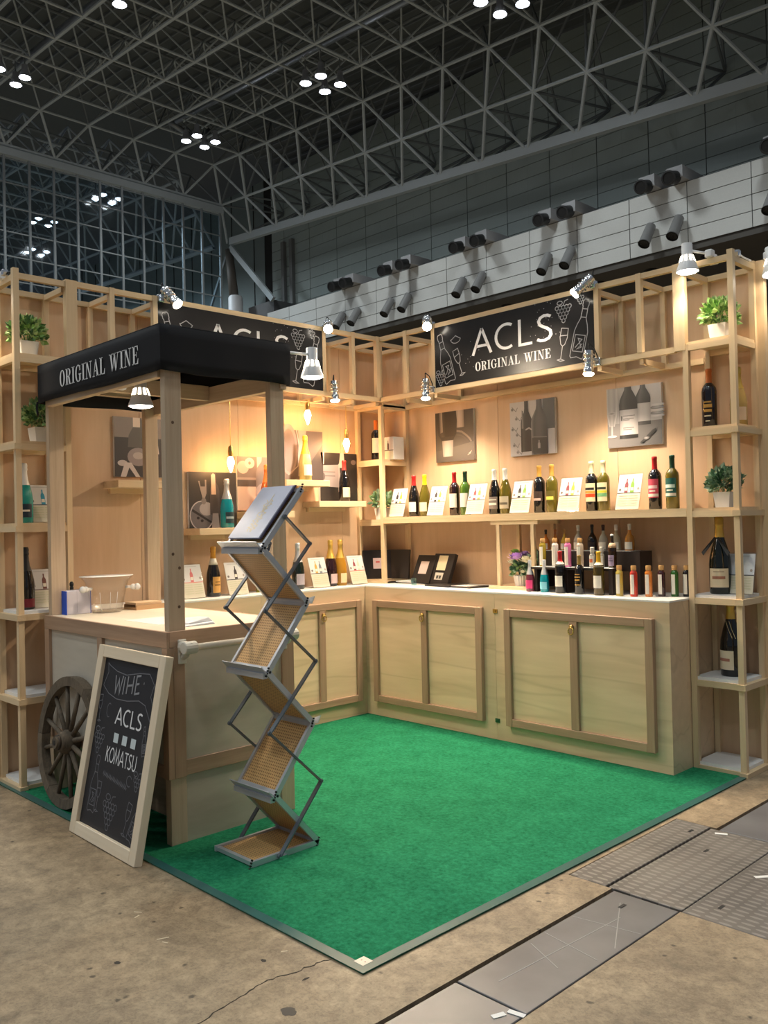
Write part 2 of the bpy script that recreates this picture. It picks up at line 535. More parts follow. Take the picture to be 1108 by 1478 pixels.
# high-contrast serif capitals: (advance, list of (verts, faces))
SERIF = {
    'O': (0.74, [ring_part(0.36, 0.5, 0.34, 0.17, 0.515, 0.475, 0, 360, 26)]),
    'R': (0.76, [rects((0.10, 0, 0.27, 1), (0.01, 0, 0.36, T_), (0.01, 1 - T_, 0.30, 1), (0.27, 0.48, 0.36, 0.48 + T_)),
                 ring_part(0.34, 0.74, 0.32, 0.15, 0.26, 0.215, -90, 90, 14), rects((0.26, 1 - T_, 0.35, 1)),
                 quads([(0.36, 0.50), (0.46, 0.02), (0.64, 0.0), (0.54, 0.46)]), rects((0.52, 0, 0.76, T_))]),
    'I': (0.40, [rects((0.11, 0, 0.28, 1), (0.01, 0, 0.38, T_), (0.01, 1 - T_, 0.38, 1))]),
    'G': (0.78, [ring_part(0.38, 0.5, 0.36, 0.19, 0.515, 0.475, 40, 300, 20), rects((0.52, 0.06, 0.68, 0.42), (0.43, 0.42, 0.76, 0.42 + T_), (0.56, 0.66, 0.66, 0.95)),
                 quads([(0.50, -0.01), (0.55, 0.0), (0.60, 0.10), (0.50, 0.05)])]),
    'N': (0.82, [rects((0.13, 0, 0.18, 1), (0.62, 0.0, 0.67, 1), (0.02, 0, 0.29, T_), (0.51, 1 - T_, 0.79, 1), (0.0, 1 - T_, 0.26, 1)),
                 quads([(0.10, 1), (0.56, 0), (0.67, 0), (0.28, 1)])]),
    'A': (0.76, [quads([(0.10, 0), (0.155, 0), (0.40, 0.98), (0.345, 0.98)], [(0.50, 0), (0.70, 0), (0.44, 1.0), (0.31, 1.0)]),
                 rects((0.0, 0, 0.25, T_), (0.42, 0, 0.76, T_), (0.19, 0.30, 0.56, 0.30 + T_))]),
    'L': (0.66, [rects((0.11, 0, 0.28, 1), (0.01, 0, 0.62, T_), (0.01, 1 - T_, 0.38, 1)), quads([(0.50, 0.04), (0.62, 0.04), (0.64, 0.32), (0.60, 0.32)])]),
    'W': (1.12, [quads([(0.10, 1), (0.30, 0), (0.42, 0), (0.28, 1)], [(0.34, 0.0), (0.40, 0.0), (0.60, 0.98), (0.55, 0.98)],
                       [(0.48, 1), (0.68, 0), (0.80, 0), (0.66, 1)], [(0.73, 0), (0.79, 0), (1.00, 1), (0.95, 1)]), rects((0.0, 1 - T_, 0.38, 1), (0.42, 1 - T_, 0.74, 1), (0.86, 1 - T_, 1.10, 1))]),
    'E': (0.68, [rects((0.11, 0, 0.28, 1), (0.01, 0, 0.62, T_), (0.01, 1 - T_, 0.60, 1), (0.28, 0.49, 0.46, 0.49 + T_), (0.44, 0.38, 0.48, 0.66)),
                 quads([(0.50, 0.04), (0.62, 0.04), (0.64, 0.30), (0.60, 0.30)], [(0.58, 0.72), (0.62, 0.72), (0.60, 0.97), (0.50, 0.97)])]),
}
def text_geo(text, font, h, sx=1.0, w=0.12, gap=0.0):
    """2-d verts/faces of a line of text, height h, origin at left baseline"""
    V = []; F = []; x = 0.0
    for ch in text:
        if ch == ' ':
            x += 0.42; continue
        adv, parts = font[ch]
        for p in parts:
            if isinstance(p, tuple):
                v, f = p
            else:
                v, f = stroke2d(p, w)
            n = len(V)
            V += [((x + a) * h * sx, b * h) for a, b in v]
            F += [tuple(n + i for i in q) for q in f]
        x += adv + gap
    return V, F, (x - gap) * h * sx
def put_text(name, parent, mat, text, font, h, origin, u, v, sx=1.0, w=0.12, gap=0.0, center=True, lift=0.0012):
    """a line of flat letters, each letter a piece of its own"""
    V, F, wd = text_geo(text, font, h, sx, w, gap)
    o, u, v = Vector(origin), Vector(u), Vector(v)
    n = u.cross(v).normalized()
    x = -wd / 2 if center else 0.0
    for ch in text:
        if ch == ' ':
            x += 0.42 * h * sx; continue
        V, F, _ = text_geo(ch, font, h, sx, w, gap)
        m = MB()
        m.v = [tuple(o + u * (a + x) + v * b + n * lift) for a, b in V]
        m.f = F
        m.build('letter', mat, parent)
        x += (font[ch][0] + gap) * h * sx
def strokes(name, parent, mat, lines, origin, u, v, w, lift=0.001):
    o, u, v = Vector(origin), Vector(u), Vector(v)
    n = u.cross(v).normalized()
    m = MB()
    for ln in lines:
        V, F = stroke2d(ln, w)
        k = len(m.v)
        m.v += [tuple(o + u * a + v * b + n * lift) for a, b in V]
        m.f += [tuple(k + i for i in q) for q in F]
    return m.build(name, mat, parent)

# ================================================================== HALL
def concrete_mat():
    m, nt, b = nodes('concrete')
    tc = nt.nodes.new('ShaderNodeTexCoord')
    def noise(sc, det, rough=0.6, dist=0.0):
        n = nt.nodes.new('ShaderNodeTexNoise')
        n.inputs['Scale'].default_value = sc; n.inputs['Detail'].default_value = det
        n.inputs['Roughness'].default_value = rough; n.inputs['Distortion'].default_value = dist
        nt.links.new(tc.outputs['Object'], n.inputs['Vector'])
        return n
    a = noise(2.6, 10, 0.72, 0.6); c = noise(16.0, 10, 0.78, 0.3); d = noise(3.1, 4, 0.55)
    r1 = nt.nodes.new('ShaderNodeValToRGB')
    e = r1.color_ramp.elements
    e[0].position = 0.32; e[0].color = (*srgb(128, 111, 90), 1)
    e[1].position = 0.66; e[1].color = (*srgb(180, 159, 130), 1)
    nt.links.new(a.outputs['Fac'], r1.inputs[0])
    r2_ = nt.nodes.new('ShaderNodeValToRGB')
    e = r2_.color_ramp.elements
    e[0].position = 0.34; e[0].color = (0.42, 0.40, 0.38, 1)
    e[1].position = 0.58; e[1].color = (1.08, 1.07, 1.05, 1)
    nt.links.new(c.outputs['Fac'], r2_.inputs[0])
    mx = nt.nodes.new('ShaderNodeMix'); mx.data_type = 'RGBA'; mx.blend_type = 'MULTIPLY'
    mx.inputs[0].default_value = 0.75
    nt.links.new(r1.outputs['Color'], mx.inputs[6]); nt.links.new(r2_.outputs['Color'], mx.inputs[7])
    # fine grit
    gr = noise(90.0, 4, 0.8)
    rg = nt.nodes.new('ShaderNodeValToRGB')
    rg.color_ramp.elements[0].position = 0.33; rg.color_ramp.elements[0].color = (0.62, 0.60, 0.57, 1)
    rg.color_ramp.elements[1].position = 0.52; rg.color_ramp.elements[1].color = (1, 1, 1, 1)
    nt.links.new(gr.outputs['Fac'], rg.inputs[0])
    mg = nt.nodes.new('ShaderNodeMix'); mg.data_type = 'RGBA'; mg.blend_type = 'MULTIPLY'; mg.inputs[0].default_value = 0.8
    nt.links.new(mx.outputs[2], mg.inputs[6]); nt.links.new(rg.outputs['Color'], mg.inputs[7])
    mx = mg
    # small dark spots
    vo = nt.nodes.new('ShaderNodeTexVoronoi'); vo.voronoi_dimensions = '2D'; vo.inputs['Scale'].default_value = 6.0
    vo.inputs['Randomness'].default_value = 1.0
    nt.links.new(tc.outputs['Object'], vo.inputs['Vector'])
    dn = noise(40, 3)
    ad = nt.nodes.new('ShaderNodeMath'); ad.operation = 'MULTIPLY_ADD'; ad.inputs[1].default_value = 0.17
    nt.links.new(dn.outputs['Fac'], ad.inputs[0]); nt.links.new(vo.outputs['Distance'], ad.inputs[2])
    rr = nt.nodes.new('ShaderNodeValToRGB')
    e = rr.color_ramp.elements
    e[0].position = 0.105; e[0].color = (0.26, 0.25, 0.24, 1)
    e[1].position = 0.148; e[1].color = (1, 1, 1, 1)
    nt.links.new(ad.outputs[0], rr.inputs[0])
    # only some of the cells carry a spot
    cmp = nt.nodes.new('ShaderNodeSeparateColor')
    nt.links.new(vo.outputs['Color'], cmp.inputs[0])
    gt = nt.nodes.new('ShaderNodeMath'); gt.operation = 'GREATER_THAN'; gt.inputs[1].default_value = 0.60
    nt.links.new(cmp.outputs[0], gt.inputs[0])
    m2 = nt.nodes.new('ShaderNodeMix'); m2.data_type = 'RGBA'; m2.blend_type = 'MULTIPLY'
    nt.links.new(gt.outputs[0], m2.inputs[0])
    nt.links.new(mx.outputs[2], m2.inputs[6]); nt.links.new(rr.outputs['Color'], m2.inputs[7])
    nt.links.new(m2.outputs[2], b.inputs['Base Color'])
    mr = nt.nodes.new('ShaderNodeMapRange')
    mr.inputs['To Min'].default_value = 0.38; mr.inputs['To Max'].default_value = 0.68
    nt.links.new(d.outputs['Fac'], mr.inputs['Value']); nt.links.new(mr.outputs['Result'], b.inputs['Roughness'])
    bm = nt.nodes.new('ShaderNodeBump'); bm.inputs['Strength'].default_value = 0.12; bm.inputs['Distance'].default_value = 0.004
    nt.links.new(c.outputs['Fac'], bm.inputs['Height']); nt.links.new(bm.outputs['Normal'], b.inputs['Normal'])
    return m
CONC = concrete_mat()

def plate_mat(tread):
    m, nt, b = nodes('tread_plate' if tread else 'smooth_plate')
    tc = nt.nodes.new('ShaderNodeTexCoord')
    n = nt.nodes.new('ShaderNodeTexNoise'); n.inputs['Scale'].default_value = 3.0; n.inputs['Detail'].default_value = 6
    nt.links.new(tc.outputs['Object'], n.inputs['Vector'])
    r = nt.nodes.new('ShaderNodeValToRGB')
    e = r.color_ramp.elements
    lo, hi = ((102, 97, 93), (128, 122, 116)) if tread else ((104, 102, 104), (128, 126, 128))
    e[0].position = 0.3; e[0].color = (*srgb(*lo), 1); e[1].position = 0.7; e[1].color = (*srgb(*hi), 1)
    nt.links.new(n.outputs['Fac'], r.inputs[0])
    b.inputs['Metallic'].default_value = 0.25
    b.inputs['Roughness'].default_value = 0.45 if tread else 0.36
    if tread:
        # raised lozenge tread: two rotated, stretched voronoi fields
        hs = []
        for sgn in (1, -1):
            mp = nt.nodes.new('ShaderNodeMapping')
            mp.inputs['Rotation'].default_value = (0, 0, sgn * PI / 4)
            mp.inputs['Scale'].default_value = (13, 44, 1)
            nt.links.new(tc.outputs['Object'], mp.inputs['Vector'])
            v = nt.nodes.new('ShaderNodeTexVoronoi'); v.inputs['Scale'].default_value = 1.0; v.inputs['Randomness'].default_value = 0.0
            nt.links.new(mp.outputs['Vector'], v.inputs['Vector'])
            g = nt.nodes.new('ShaderNodeMath'); g.operation = 'LESS_THAN'; g.inputs[1].default_value = 0.30
            nt.links.new(v.outputs['Distance'], g.inputs[0]); hs.append(g)
        mxx = nt.nodes.new('ShaderNodeMath'); mxx.operation = 'MAXIMUM'
        nt.links.new(hs[0].outputs[0], mxx.inputs[0]); nt.links.new(hs[1].outputs[0], mxx.inputs[1])
        bm = nt.nodes.new('ShaderNodeBump'); bm.inputs['Strength'].default_value = 0.6; bm.inputs['Distance'].default_value = 0.003
        nt.links.new(mxx.outputs[0], bm.inputs['Height']); nt.links.new(bm.outputs['Normal'], b.inputs['Normal'])
        # the tops of the lozenges are mixed to a brighter grey
        mx = nt.nodes.new('ShaderNodeMix'); mx.data_type = 'RGBA'
        sc = nt.nodes.new('ShaderNodeMath'); sc.operation = 'MULTIPLY'; sc.inputs[1].default_value = 0.65
        nt.links.new(mxx.outputs[0], sc.inputs[0]); nt.links.new(sc.outputs[0], mx.inputs[0])
        nt.links.new(r.outputs['Color'], mx.inputs[6]); mx.inputs[7].default_value = (*srgb(158, 152, 146), 1)
        nt.links.new(mx.outputs[2], b.inputs['Base Color'])
    else:
        nt.links.new(r.outputs['Color'], b.inputs['Base Color'])
    return m
TREAD, SMOOTHP = plate_mat(True), plate_mat(False)

FLOOR = struct('floor', 'bare grey-brown concrete hall floor with a duct of steel covers')
# concrete slabs either side of the service duct; the duct itself is a shallow dark trench
DX0, DX1 = 3.115, 3.385
GROOVE = plain('duct_dark', (0.012, 0.011, 0.010), 0.9)
mb = MB()
mb.box(-70, -40, -0.06, 2.93, 60, 0.0)
slab = mb.build('concrete_slab', CONC, FLOOR)
MB().box(2.93, -40, -0.06, DX0, -1.915, 0).build('concrete_slab', CONC, FLOOR)
MB().box(2.93, -1.075, -0.06, DX0, 60, 0).build('concrete_slab', CONC, FLOOR)
MB().box(DX1, -40, -0.06, 60, -1.925, 0).build('concrete_slab', CONC, FLOOR)
MB().box(3.72, -1.925, -0.06, 60, 60, 0).build('concrete_slab', CONC, FLOOR)
MB().box(2.93, -40, -0.08, 3.72, 60, -0.06).build('duct_bottom', GROOVE, FLOOR)
def plate(name, mat, x0, y0, x1, y1, z=0.0):
    return MB().box(x0, y0, -0.055, x1, y1, z).build(name, mat, FLOOR, bevel=0.002)
g = 0.004
for y0, y1 in ((-2.785, -1.922), (-3.66, -2.785), (-4.5, -3.66), (-5.4, -4.5)):
    plate('smooth_steel_plate', SMOOTHP, 3.131, y0 + g, DX1 - 0.006, y1 - g, 0.0)
plate('tread_plate', TREAD, 2.934, -1.911, 3.088, -1.079, 0.001)
plate('tread_plate', TREAD, 3.100, -1.911, 3.384, -1.095, 0.001)
plate('tread_plate', TREAD, 3.388, -1.921, 3.716, -1.095, 0.001)
for y0, y1 in ((-1.088, -0.30), (-0.296, 0.6), (0.604, 1.5)):
    plate('smooth_steel_plate', SMOOTHP, 3.131, y0 + g, 3.716, y1 - g, 0.0)
# lifting slots, scraps of tape and scratches on the covers
for x, y in ((3.20, -1.35), (3.05, -1.18), (3.47, -1.80), (3.22, -2.02)):
    MB().box(x - 0.006, y - 0.018, 0.0008, x + 0.006, y + 0.018, 0.0020).build('lifting_slot', BLACK, FLOOR)
for (x, y, a, l) in ((3.16, -1.13, 0.5, 0.05), (3.47, -1.45, 0.9, 0.07), (3.36, -2.80, 0.2, 0.05), (3.33, -2.84, 1.2, 0.04)):
    c, s = math.cos(a), math.sin(a)
    MB().beam((x - c * l / 2, y - s * l / 2, 0.0018), (x + c * l / 2, y + s * l / 2, 0.0018), 0.018, 0.0012).build('tape_scrap', WHITE, FLOOR)
SCR = plain('scratch_grey', (0.34, 0.34, 0.34), 0.5)
sc = MB()
for (x0, y0, x1, y1) in ((3.14, -2.2, 3.37, -2.16), (3.15, -2.45, 3.30, -2.52), (3.2, -2.0, 3.36, -2.3), (3.14, -2.36, 3.36, -2.40), (3.22, -2.7, 3.26, -2.1)):
    sc.beam((x0, y0, 0.0004), (x1, y1, 0.0004), 0.003, 0.0006)
sc.build('scratches', SCR, FLOOR)
for (x, y, rx, ry, c_) in ((2.90, -3.22, 0.030, 0.022, (92, 84, 76)), (2.62, -3.10, 0.012, 0.008, (60, 54, 48)), (2.30, -3.42, 0.012, 0.009, (62, 56, 50)), (2.80, -3.08, 0.005, 0.016, (50, 44, 38))):
    rnd_ = random.Random(int(x * 100)); m = MB()
    m.v = [(x + rx * rnd_.uniform(.7, 1.1) * math.cos(2 * PI * i / 16), y + ry * rnd_.uniform(.7, 1.1) * math.sin(2 * PI * i / 16), 0.0006) for i in range(16)]
    m.f = [tuple(range(16))]
    m.build('stain', col_mat(c_, 0.8), FLOOR)
for (x, y, a, l) in ((2.02, -3.20, 0.6, 0.030), (2.05, -3.22, 1.9, 0.022), (2.26, -3.24, 1.2, 0.040), (2.29, -3.25, 0.4, 0.022), (2.62, -3.02, 1.0, 0.02)):
    m = MB().beam((x - math.cos(a) * l / 2, y - math.sin(a) * l / 2, 0.0006), (x + math.cos(a) * l / 2, y + math.sin(a) * l / 2, 0.0006), 0.005, 0.0006)
    m.build('paint_scuff', col_mat((206, 192, 166), 0.7), FLOOR)
# hairline crack running from the carpet edge
ck = MB(); pts = []
for (x, y) in ((2.764, -2.949), (2.752, -3.01), (2.737, -3.089), (2.728, -3.16), (2.733, -3.232), (2.748, -3.33), (2.77, -3.428), (2.765, -3.55)):
    pts.append((x + random.uniform(-.006, .006), y, 0.0005))
fine = []
for a, b in zip(pts[:-1], pts[1:]):
    for k in range(5):
        t = k / 5
        fine.append((a[0] + (b[0] - a[0]) * t + random.uniform(-.006, .006), a[1] + (b[1] - a[1]) * t, 0.0005))
for a, b in zip(fine[:-1], fine[1:]):
    ck.beam(a, b, random.uniform(0.002, 0.005), 0.0008)
ck.build('crack', plain('crack_dark', (0.05, 0.04, 0.03), 0.9), FLOOR)

# ---- rear wall: white gallery parapet (y=20) and recessed dark tile wall (y=22)
WR = struct('wall_rear', 'far hall wall with a white panelled gallery band and dark tiles above')
PANW = plain('gallery_panel_white', srgb(216, 217, 216), 0.5)
TILE = plain('dark_wall_tile', srgb(158, 170, 168), 0.45)
TILE2 = plain('dark_wall_tile_b', srgb(102, 107, 105), 0.45)
JOINT = plain('wall_joint', (0.02, 0.02, 0.02), 0.9)
MB().box(-28.2, 20.03, 9.49, 8, 20.25, 11.38).build('parapet_core', JOINT, WR)
proto = None
rows = [(9.49, 9.96), (9.96, 10.43), (10.43, 10.90), (10.90, 11.38)]
k = -11
while -7.326 + 1.922 * k < 4:
    x0 = -7.326 + 1.922 * k; x1 = x0 + 1.922
    x0c = max(x0, -28.2)
    for z0, z1 in rows:
        if proto is None or x0c != x0:
            o = MB().box(0.014, 0, 0.012, x1 - x0c - 0.014, 0.04, z1 - z0 - 0.012).build('panel', PANW, WR)
            if x0c == x0: proto = o
        else:
            o = proto.copy(); COL.objects.link(o)
        o.location = (x0c, 20.0, z0)
    k += 1
MB().box(-31, 22.03, 9.4, 8, 22.2, 19.0).build('tile_backing', JOINT, WR)
proto = None; cnt = 0
for k in range(-24, 8):
    x0 = -7.643 + 0.9885 * k
    if x0 < -30.6: continue
    for r in range(0, 16):
        z0 = 11.25 + 0.487 * r
        if proto is None:
            o = MB().box(0.008, 0, 0.010, 0.9805, 0.03, 0.477).build('wall_tile', TILE, WR); proto = o
        else:
            o = proto.copy(); COL.objects.link(o)
        wj = 0.014 if k % 2 == 0 else 0.0
        o.location = (x0 + wj, 22.0, z0)
        cnt += 1
# ledge and underside of the gallery with recessed downlights
SOF = plain('soffit_dark', srgb(92, 89, 86), 0.8)
MB().box(-28.2, 20.05, 11.30, 8, 22.0, 11.36).build('ledge', SOF, WR)
MB().box(-28.2, 20.05, 9.30, 8, 26, 9.49).build('soffit', SOF, WR)
MB().box(-40, 26, 0.0, 12, 26.2, 9.5).build('lower_wall', plain('lower_wall_dark', srgb(84, 82, 80), 0.8), WR)
for x in (-20.6, -18.7, -14.9, -13.0, -11.0, -9.1, -7.2, -5.2):
    MB().lathe([(0.20, 0), (0.22, -0.03), (0.16, -0.035), (0.15, 0.0)], 18, (x, 21.0, 9.30)).build('downlight_ring', BLACK, WR, True)
# pilasters of the recessed lower wall on the right
for x in (-6.0, -4.6, -3.2):
    MB().box(x, 25.3, 0, x + 0.5, 26, 9.3).build('pilaster', SOF, WR)

# ---- air nozzles on the parapet
NOZ = plain('nozzle_black', (0.015, 0.015, 0.016), 0.5)
NOZG = plain('nozzle_grey', srgb(128, 128, 129), 0.45)
BOXM = plain('nozzle_box', srgb(168, 168, 172), 0.5)
ux = [-22.64, -21.93, -19.63, -18.63, -15.87, -14.88, -12.13, -11.18, -8.38, -7.48, -4.60]
def upper_nozzle(x):
    t = thing('air_nozzle', 'black drum air nozzle on a grey box along the gallery top', 'nozzle', (x, 19.3, 11.34), 0, 'drum nozzles along the gallery top')
    d = Vector((0.05, -1, -0.30)).normalized()
    MB().tube(d * -0.34, d * 0.14, 0.195, 0.20, 20).build('drum', NOZ, t, True, auto=0.6)
    MB().lathe([(0.20, 0), (0.215, 0.02), (0.215, 0.05), (0.17, 0.06), (0.15, 0.0)], 20, d * 0.10, d).build('rim', plain('nozzle_rim', (0.03, 0.03, 0.032), 0.4), t, True, auto=0.6)
    MB().box(-0.27, 0.26, 0.046, 0.25, 2.0, 0.40).build('duct_box', BOXM, t)
for x in ux: upper_nozzle(x)
lx = [-22.75, -21.8, -19.83, -18.86, -16.04, -15.12, -12.26, -11.35, -8.48, -7.56, -4.75]
def lower_nozzle(x):
    t = thing('spot_nozzle', 'grey cylindrical nozzle angled down from the white gallery panels', 'nozzle', (x, 19.55, 9.78), 0, 'grey nozzles on the gallery front')
    d = Vector((-0.03, -0.55, -0.83)).normalized()
    MB().tube(d * -0.62, d * 0.12, 0.150, 0.172, 20).build('barrel', NOZG, t, True, auto=0.6)
    MB().lathe([(0.172, 0), (0.180, 0.03), (0.145, 0.035), (0.13, -0.10), (0.0001, -0.10)], 20, d * 0.12, d).build('mouth', NOZ, t, True, auto=0.6)
for x in lx: lower_nozzle(x)

# ---- ceiling: octahedral space frame, rising towards -x, stepping down to the rear wall
CEIL = struct('ceiling', 'dark steel space-frame roof of the exhibition hall')
A = ROOF_A; H = A / math.sqrt(2)
X0 = -29.38
def N0(i, j): x = X0 + A * i; return Vector((x, 18 - A * j, roof_z(x)))
def N1(i, j): x = X0 + A * (i - 0.5); return Vector((x, 18 - A * (j - 0.5), roof_z(x) - H))      # below layer 0, towards the wall
def NU(i, j): x = X0 + A * (i + 0.5); return Vector((x, 18 - A * (j + 0.5), roof_z(x) + H))      # above layer 0
def N2(i): x = X0 + A * (i - 1); return Vector((x, 18 + A, roof_z(x) - 2 * H))
NI, NJ = 20, 10
unit = {}
def unit_bar(kind):
    if kind not in unit:
        m = MB().tube((0, 0, -0.5), (0, 0, 0.5), 1.0, 1.0, 6)
        me = bpy.data.meshes.new(kind); me.from_pydata(m.v, [], m.f); unit[kind] = me
    return unit[kind]
def bar_obj(name, a, b, r, mat, parent):
    me = unit_bar(name + mat.name)
    if not me.materials: me.materials.append(mat)
    o = bpy.data.objects.new(name, me); COL.objects.link(o)
    d = b - a
    o.matrix_world = Matrix.Translation((a + b) / 2) @ d.to_track_quat('Z', 'Y').to_matrix().to_4x4() @ Matrix.Diagonal((r, r, d.length, 1))
    o.parent = parent
    return o
camv = Vector(CAM)
chords, webs, uppers = [], [], []
for i in range(NI):
    for j in range(NJ):
        if i + 1 < NI: chords.append((N0(i, j), N0(i + 1, j), 0.062))
        if j + 1 < NJ: chords.append((N0(i, j), N0(i, j + 1), 0.050))
        if i + 1 < NI and j + 1 < NJ:
            for di, dj in ((0, 0), (1, 0), (0, 1), (1, 1)):
                webs.append((N0(i + di, j + dj), NU(i, j), 0.034))
            if i + 2 < NI: uppers.append((NU(i, j), NU(i + 1, j), 0.05))
            if j + 2 < NJ: uppers.append((NU(i, j), NU(i, j + 1), 0.05))
girder = []
for i in range(NI):
    for a_, b_ in ((N0(i, 0), N1(i, 0)), (N1(i, 0), N2(i))): girder.append((a_, b_, 0.062))
    if i + 1 < NI:
        girder.append((N0(i, 0), N1(i + 1, 0), 0.055))
        girder.append((N1(i, 0), N2(i + 1), 0.055))
        girder.append((N1(i, 0), N1(i + 1, 0), 0.060))
for a_, b_, r in girder: bar_obj('girder_tube', a_, b_, r, STEEL, CEIL)
# deep part behind the girder face, between face and rear wall
back = []
for i in range(NI - 1):
    q = NU(i, -1); q2 = NU(i, -2)
    back += [(N0(i, 0), q, 0.045), (N0(i + 1, 0), q, 0.045), (N1(i, 0), q, 0.05), (N1(i + 1, 0), q, 0.05)]
    lo = N1(i, 0) + Vector((A / 2, A * 1.5, 0)); lo2 = N2(i)
    back += [(N1(i, 0), lo, 0.045), (N1(i + 1, 0), lo, 0.045), (lo, q, 0.045), (lo2, lo, 0.05), (N2(i + 1), lo, 0.05), (lo, lo + Vector((0, 1.4, H * 0.8)), 0.05), (lo, lo + Vector((A, 0, -A * 0.0725)), 0.05), (q, q + Vector((A, 0, -A * 0.0725)), 0.05)]
for j in range(0, 10):
    a_, b_ = N1(0, j), N0(0, j)
    girder.append((a_, b_, 0.055)); bar_obj('girder_tube', a_, b_, 0.055, STEEL, CEIL)
    if j: bar_obj('girder_tube', N0(0, j - 1), a_, 0.055, STEEL, CEIL)
    if j < 9: bar_obj('girder_tube', N1(0, j), N1(0, j + 1), 0.07, STEEL, CEIL)
    # second face of the left girder, dark behind
    q = N1(0, j) + Vector((-A / 2, -A / 2, H))
    back += [(N1(0, j), q, 0.05), (N1(0, j + 1), q, 0.05), (q, q + Vector((0, -A, 0)), 0.06)]
# bottom chord of the rear girder: a deep box beam
p0, p1 = N2(0), N2(NI - 1)
MB().beam(p0 + Vector((0.3, 0, 0)), p1, 0.22, 0.34).build('bottom_chord', STEEL, CEIL)
mid = lambda t: (t[0] + t[1]) / 2
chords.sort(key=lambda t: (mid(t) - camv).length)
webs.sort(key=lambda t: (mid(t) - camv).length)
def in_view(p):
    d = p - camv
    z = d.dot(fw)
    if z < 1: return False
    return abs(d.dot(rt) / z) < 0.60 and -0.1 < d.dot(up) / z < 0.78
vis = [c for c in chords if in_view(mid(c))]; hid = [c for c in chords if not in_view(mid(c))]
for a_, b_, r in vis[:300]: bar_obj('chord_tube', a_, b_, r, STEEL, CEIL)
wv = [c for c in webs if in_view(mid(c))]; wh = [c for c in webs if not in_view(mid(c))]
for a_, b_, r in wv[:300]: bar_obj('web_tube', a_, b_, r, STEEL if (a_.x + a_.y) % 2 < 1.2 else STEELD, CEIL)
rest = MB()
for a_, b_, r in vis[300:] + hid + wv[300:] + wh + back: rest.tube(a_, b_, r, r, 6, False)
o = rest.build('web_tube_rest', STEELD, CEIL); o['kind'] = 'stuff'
rest = MB()
for a_, b_, r in uppers: rest.tube(a_, b_, r, r, 6, False)
o = rest.build('upper_chord_tubes', STEELD, CEIL); o['kind'] = 'stuff'
# roof deck above the frame with purlins
def roof_pt(x, y, dz): return (x, y, roof_z(x) + dz)
dk = MB()
xa, xb, ya, yb = -31.5, 14, -6, 26
dk.v = [roof_pt(xa, ya, H + 0.55), roof_pt(xb, ya, H + 0.55), roof_pt(xb, yb, H + 0.55), roof_pt(xa, yb, H + 0.55), roof_pt(xa, ya, H + 0.7), roof_pt(xb, ya, H + 0.7), roof_pt(xb, yb, H + 0.7), roof_pt(xa, yb, H + 0.7)]
dk.f = [(0, 3, 2, 1), (4, 5, 6, 7), (0, 1, 5, 4), (1, 2, 6, 5), (2, 3, 7, 6), (3, 0, 4, 7)]
dk.build('roof_deck', DECK, CEIL)
for k in range(0, 52):
    y = -5 + 0.6 * k
    MB().beam(roof_pt(xa, y, H + 0.50), roof_pt(xb, y, H + 0.50), 0.06, 0.12).build('purlin', STEELD, CEIL)
# conduit pipes under the roof
PIPE = plain('pipe_galv', srgb(150, 155, 162), 0.35, 0.6)
for y, dz in ((14.6, 0.35), (8.0, 0.35)):
    MB().tube(roof_pt(-27, y, dz), roof_pt(8, y, dz), 0.12, 0.12, 10).build('duct_pipe', PIPE, CEIL, True)
MB().path([(-27.6, 14.6, 18.6), (-27.6, 15.6, 18.3), (-27.8, 16.3, 18.2), (-28.2, 16.9, 18.5), (-28.3, 17.0, 19.2)], 0.12, 10).build('duct_elbow', PIPE, CEIL, True)

# ---- left end: glazed partition with mullions; the next hall seen through it
WIN = struct('window_1', 'tall glazed partition with steel mullions at the end of the hall')
GX = -30.42
MUL = plain('mullion_grey', srgb(150, 156, 160), 0.45, 0.3)
ys = [18.95 - 1.0185 * k for k in range(0, 18)]
zs = [16.35 - 0.985 * k for k in range(0, 8)]
ptop = 16.5
protom = protot = protop = None
for y in ys:
    if protom is None:
        o = MB().box(-0.05, -0.045, zs[-1] - 0.2, 0.05, 0.045, ptop).build('mullion', MUL, WIN); protom = o
    else:
        o = protom.copy(); COL.objects.link(o)
    o.location = (GX, y, 0)
for y in ys[:-1]:
    for zi, z in enumerate(zs):
        if protot is None:
            o = MB().box(-0.03, -1.0185, -0.022, 0.03, 0, 0.022).build('transom', MUL, WIN); protot = o
        else:
            o = protot.copy(); COL.objects.link(o)
        o.location = (GX, y, z)
        if zi + 1 < len(zs):
            if protop is None:
                o = MB().box(-0.006, -1.0185, -0.985, 0.006, 0, 0).build('pane', PANE, WIN); protop = o
            else:
                o = protop.copy(); COL.objects.link(o)
            o.location = (GX - 0.01, y, z)
MB().box(GX - 0.12, 1.2, 16.45, GX + 0.12, 19.1, 16.75).build('head_beam', STEEL, WIN)
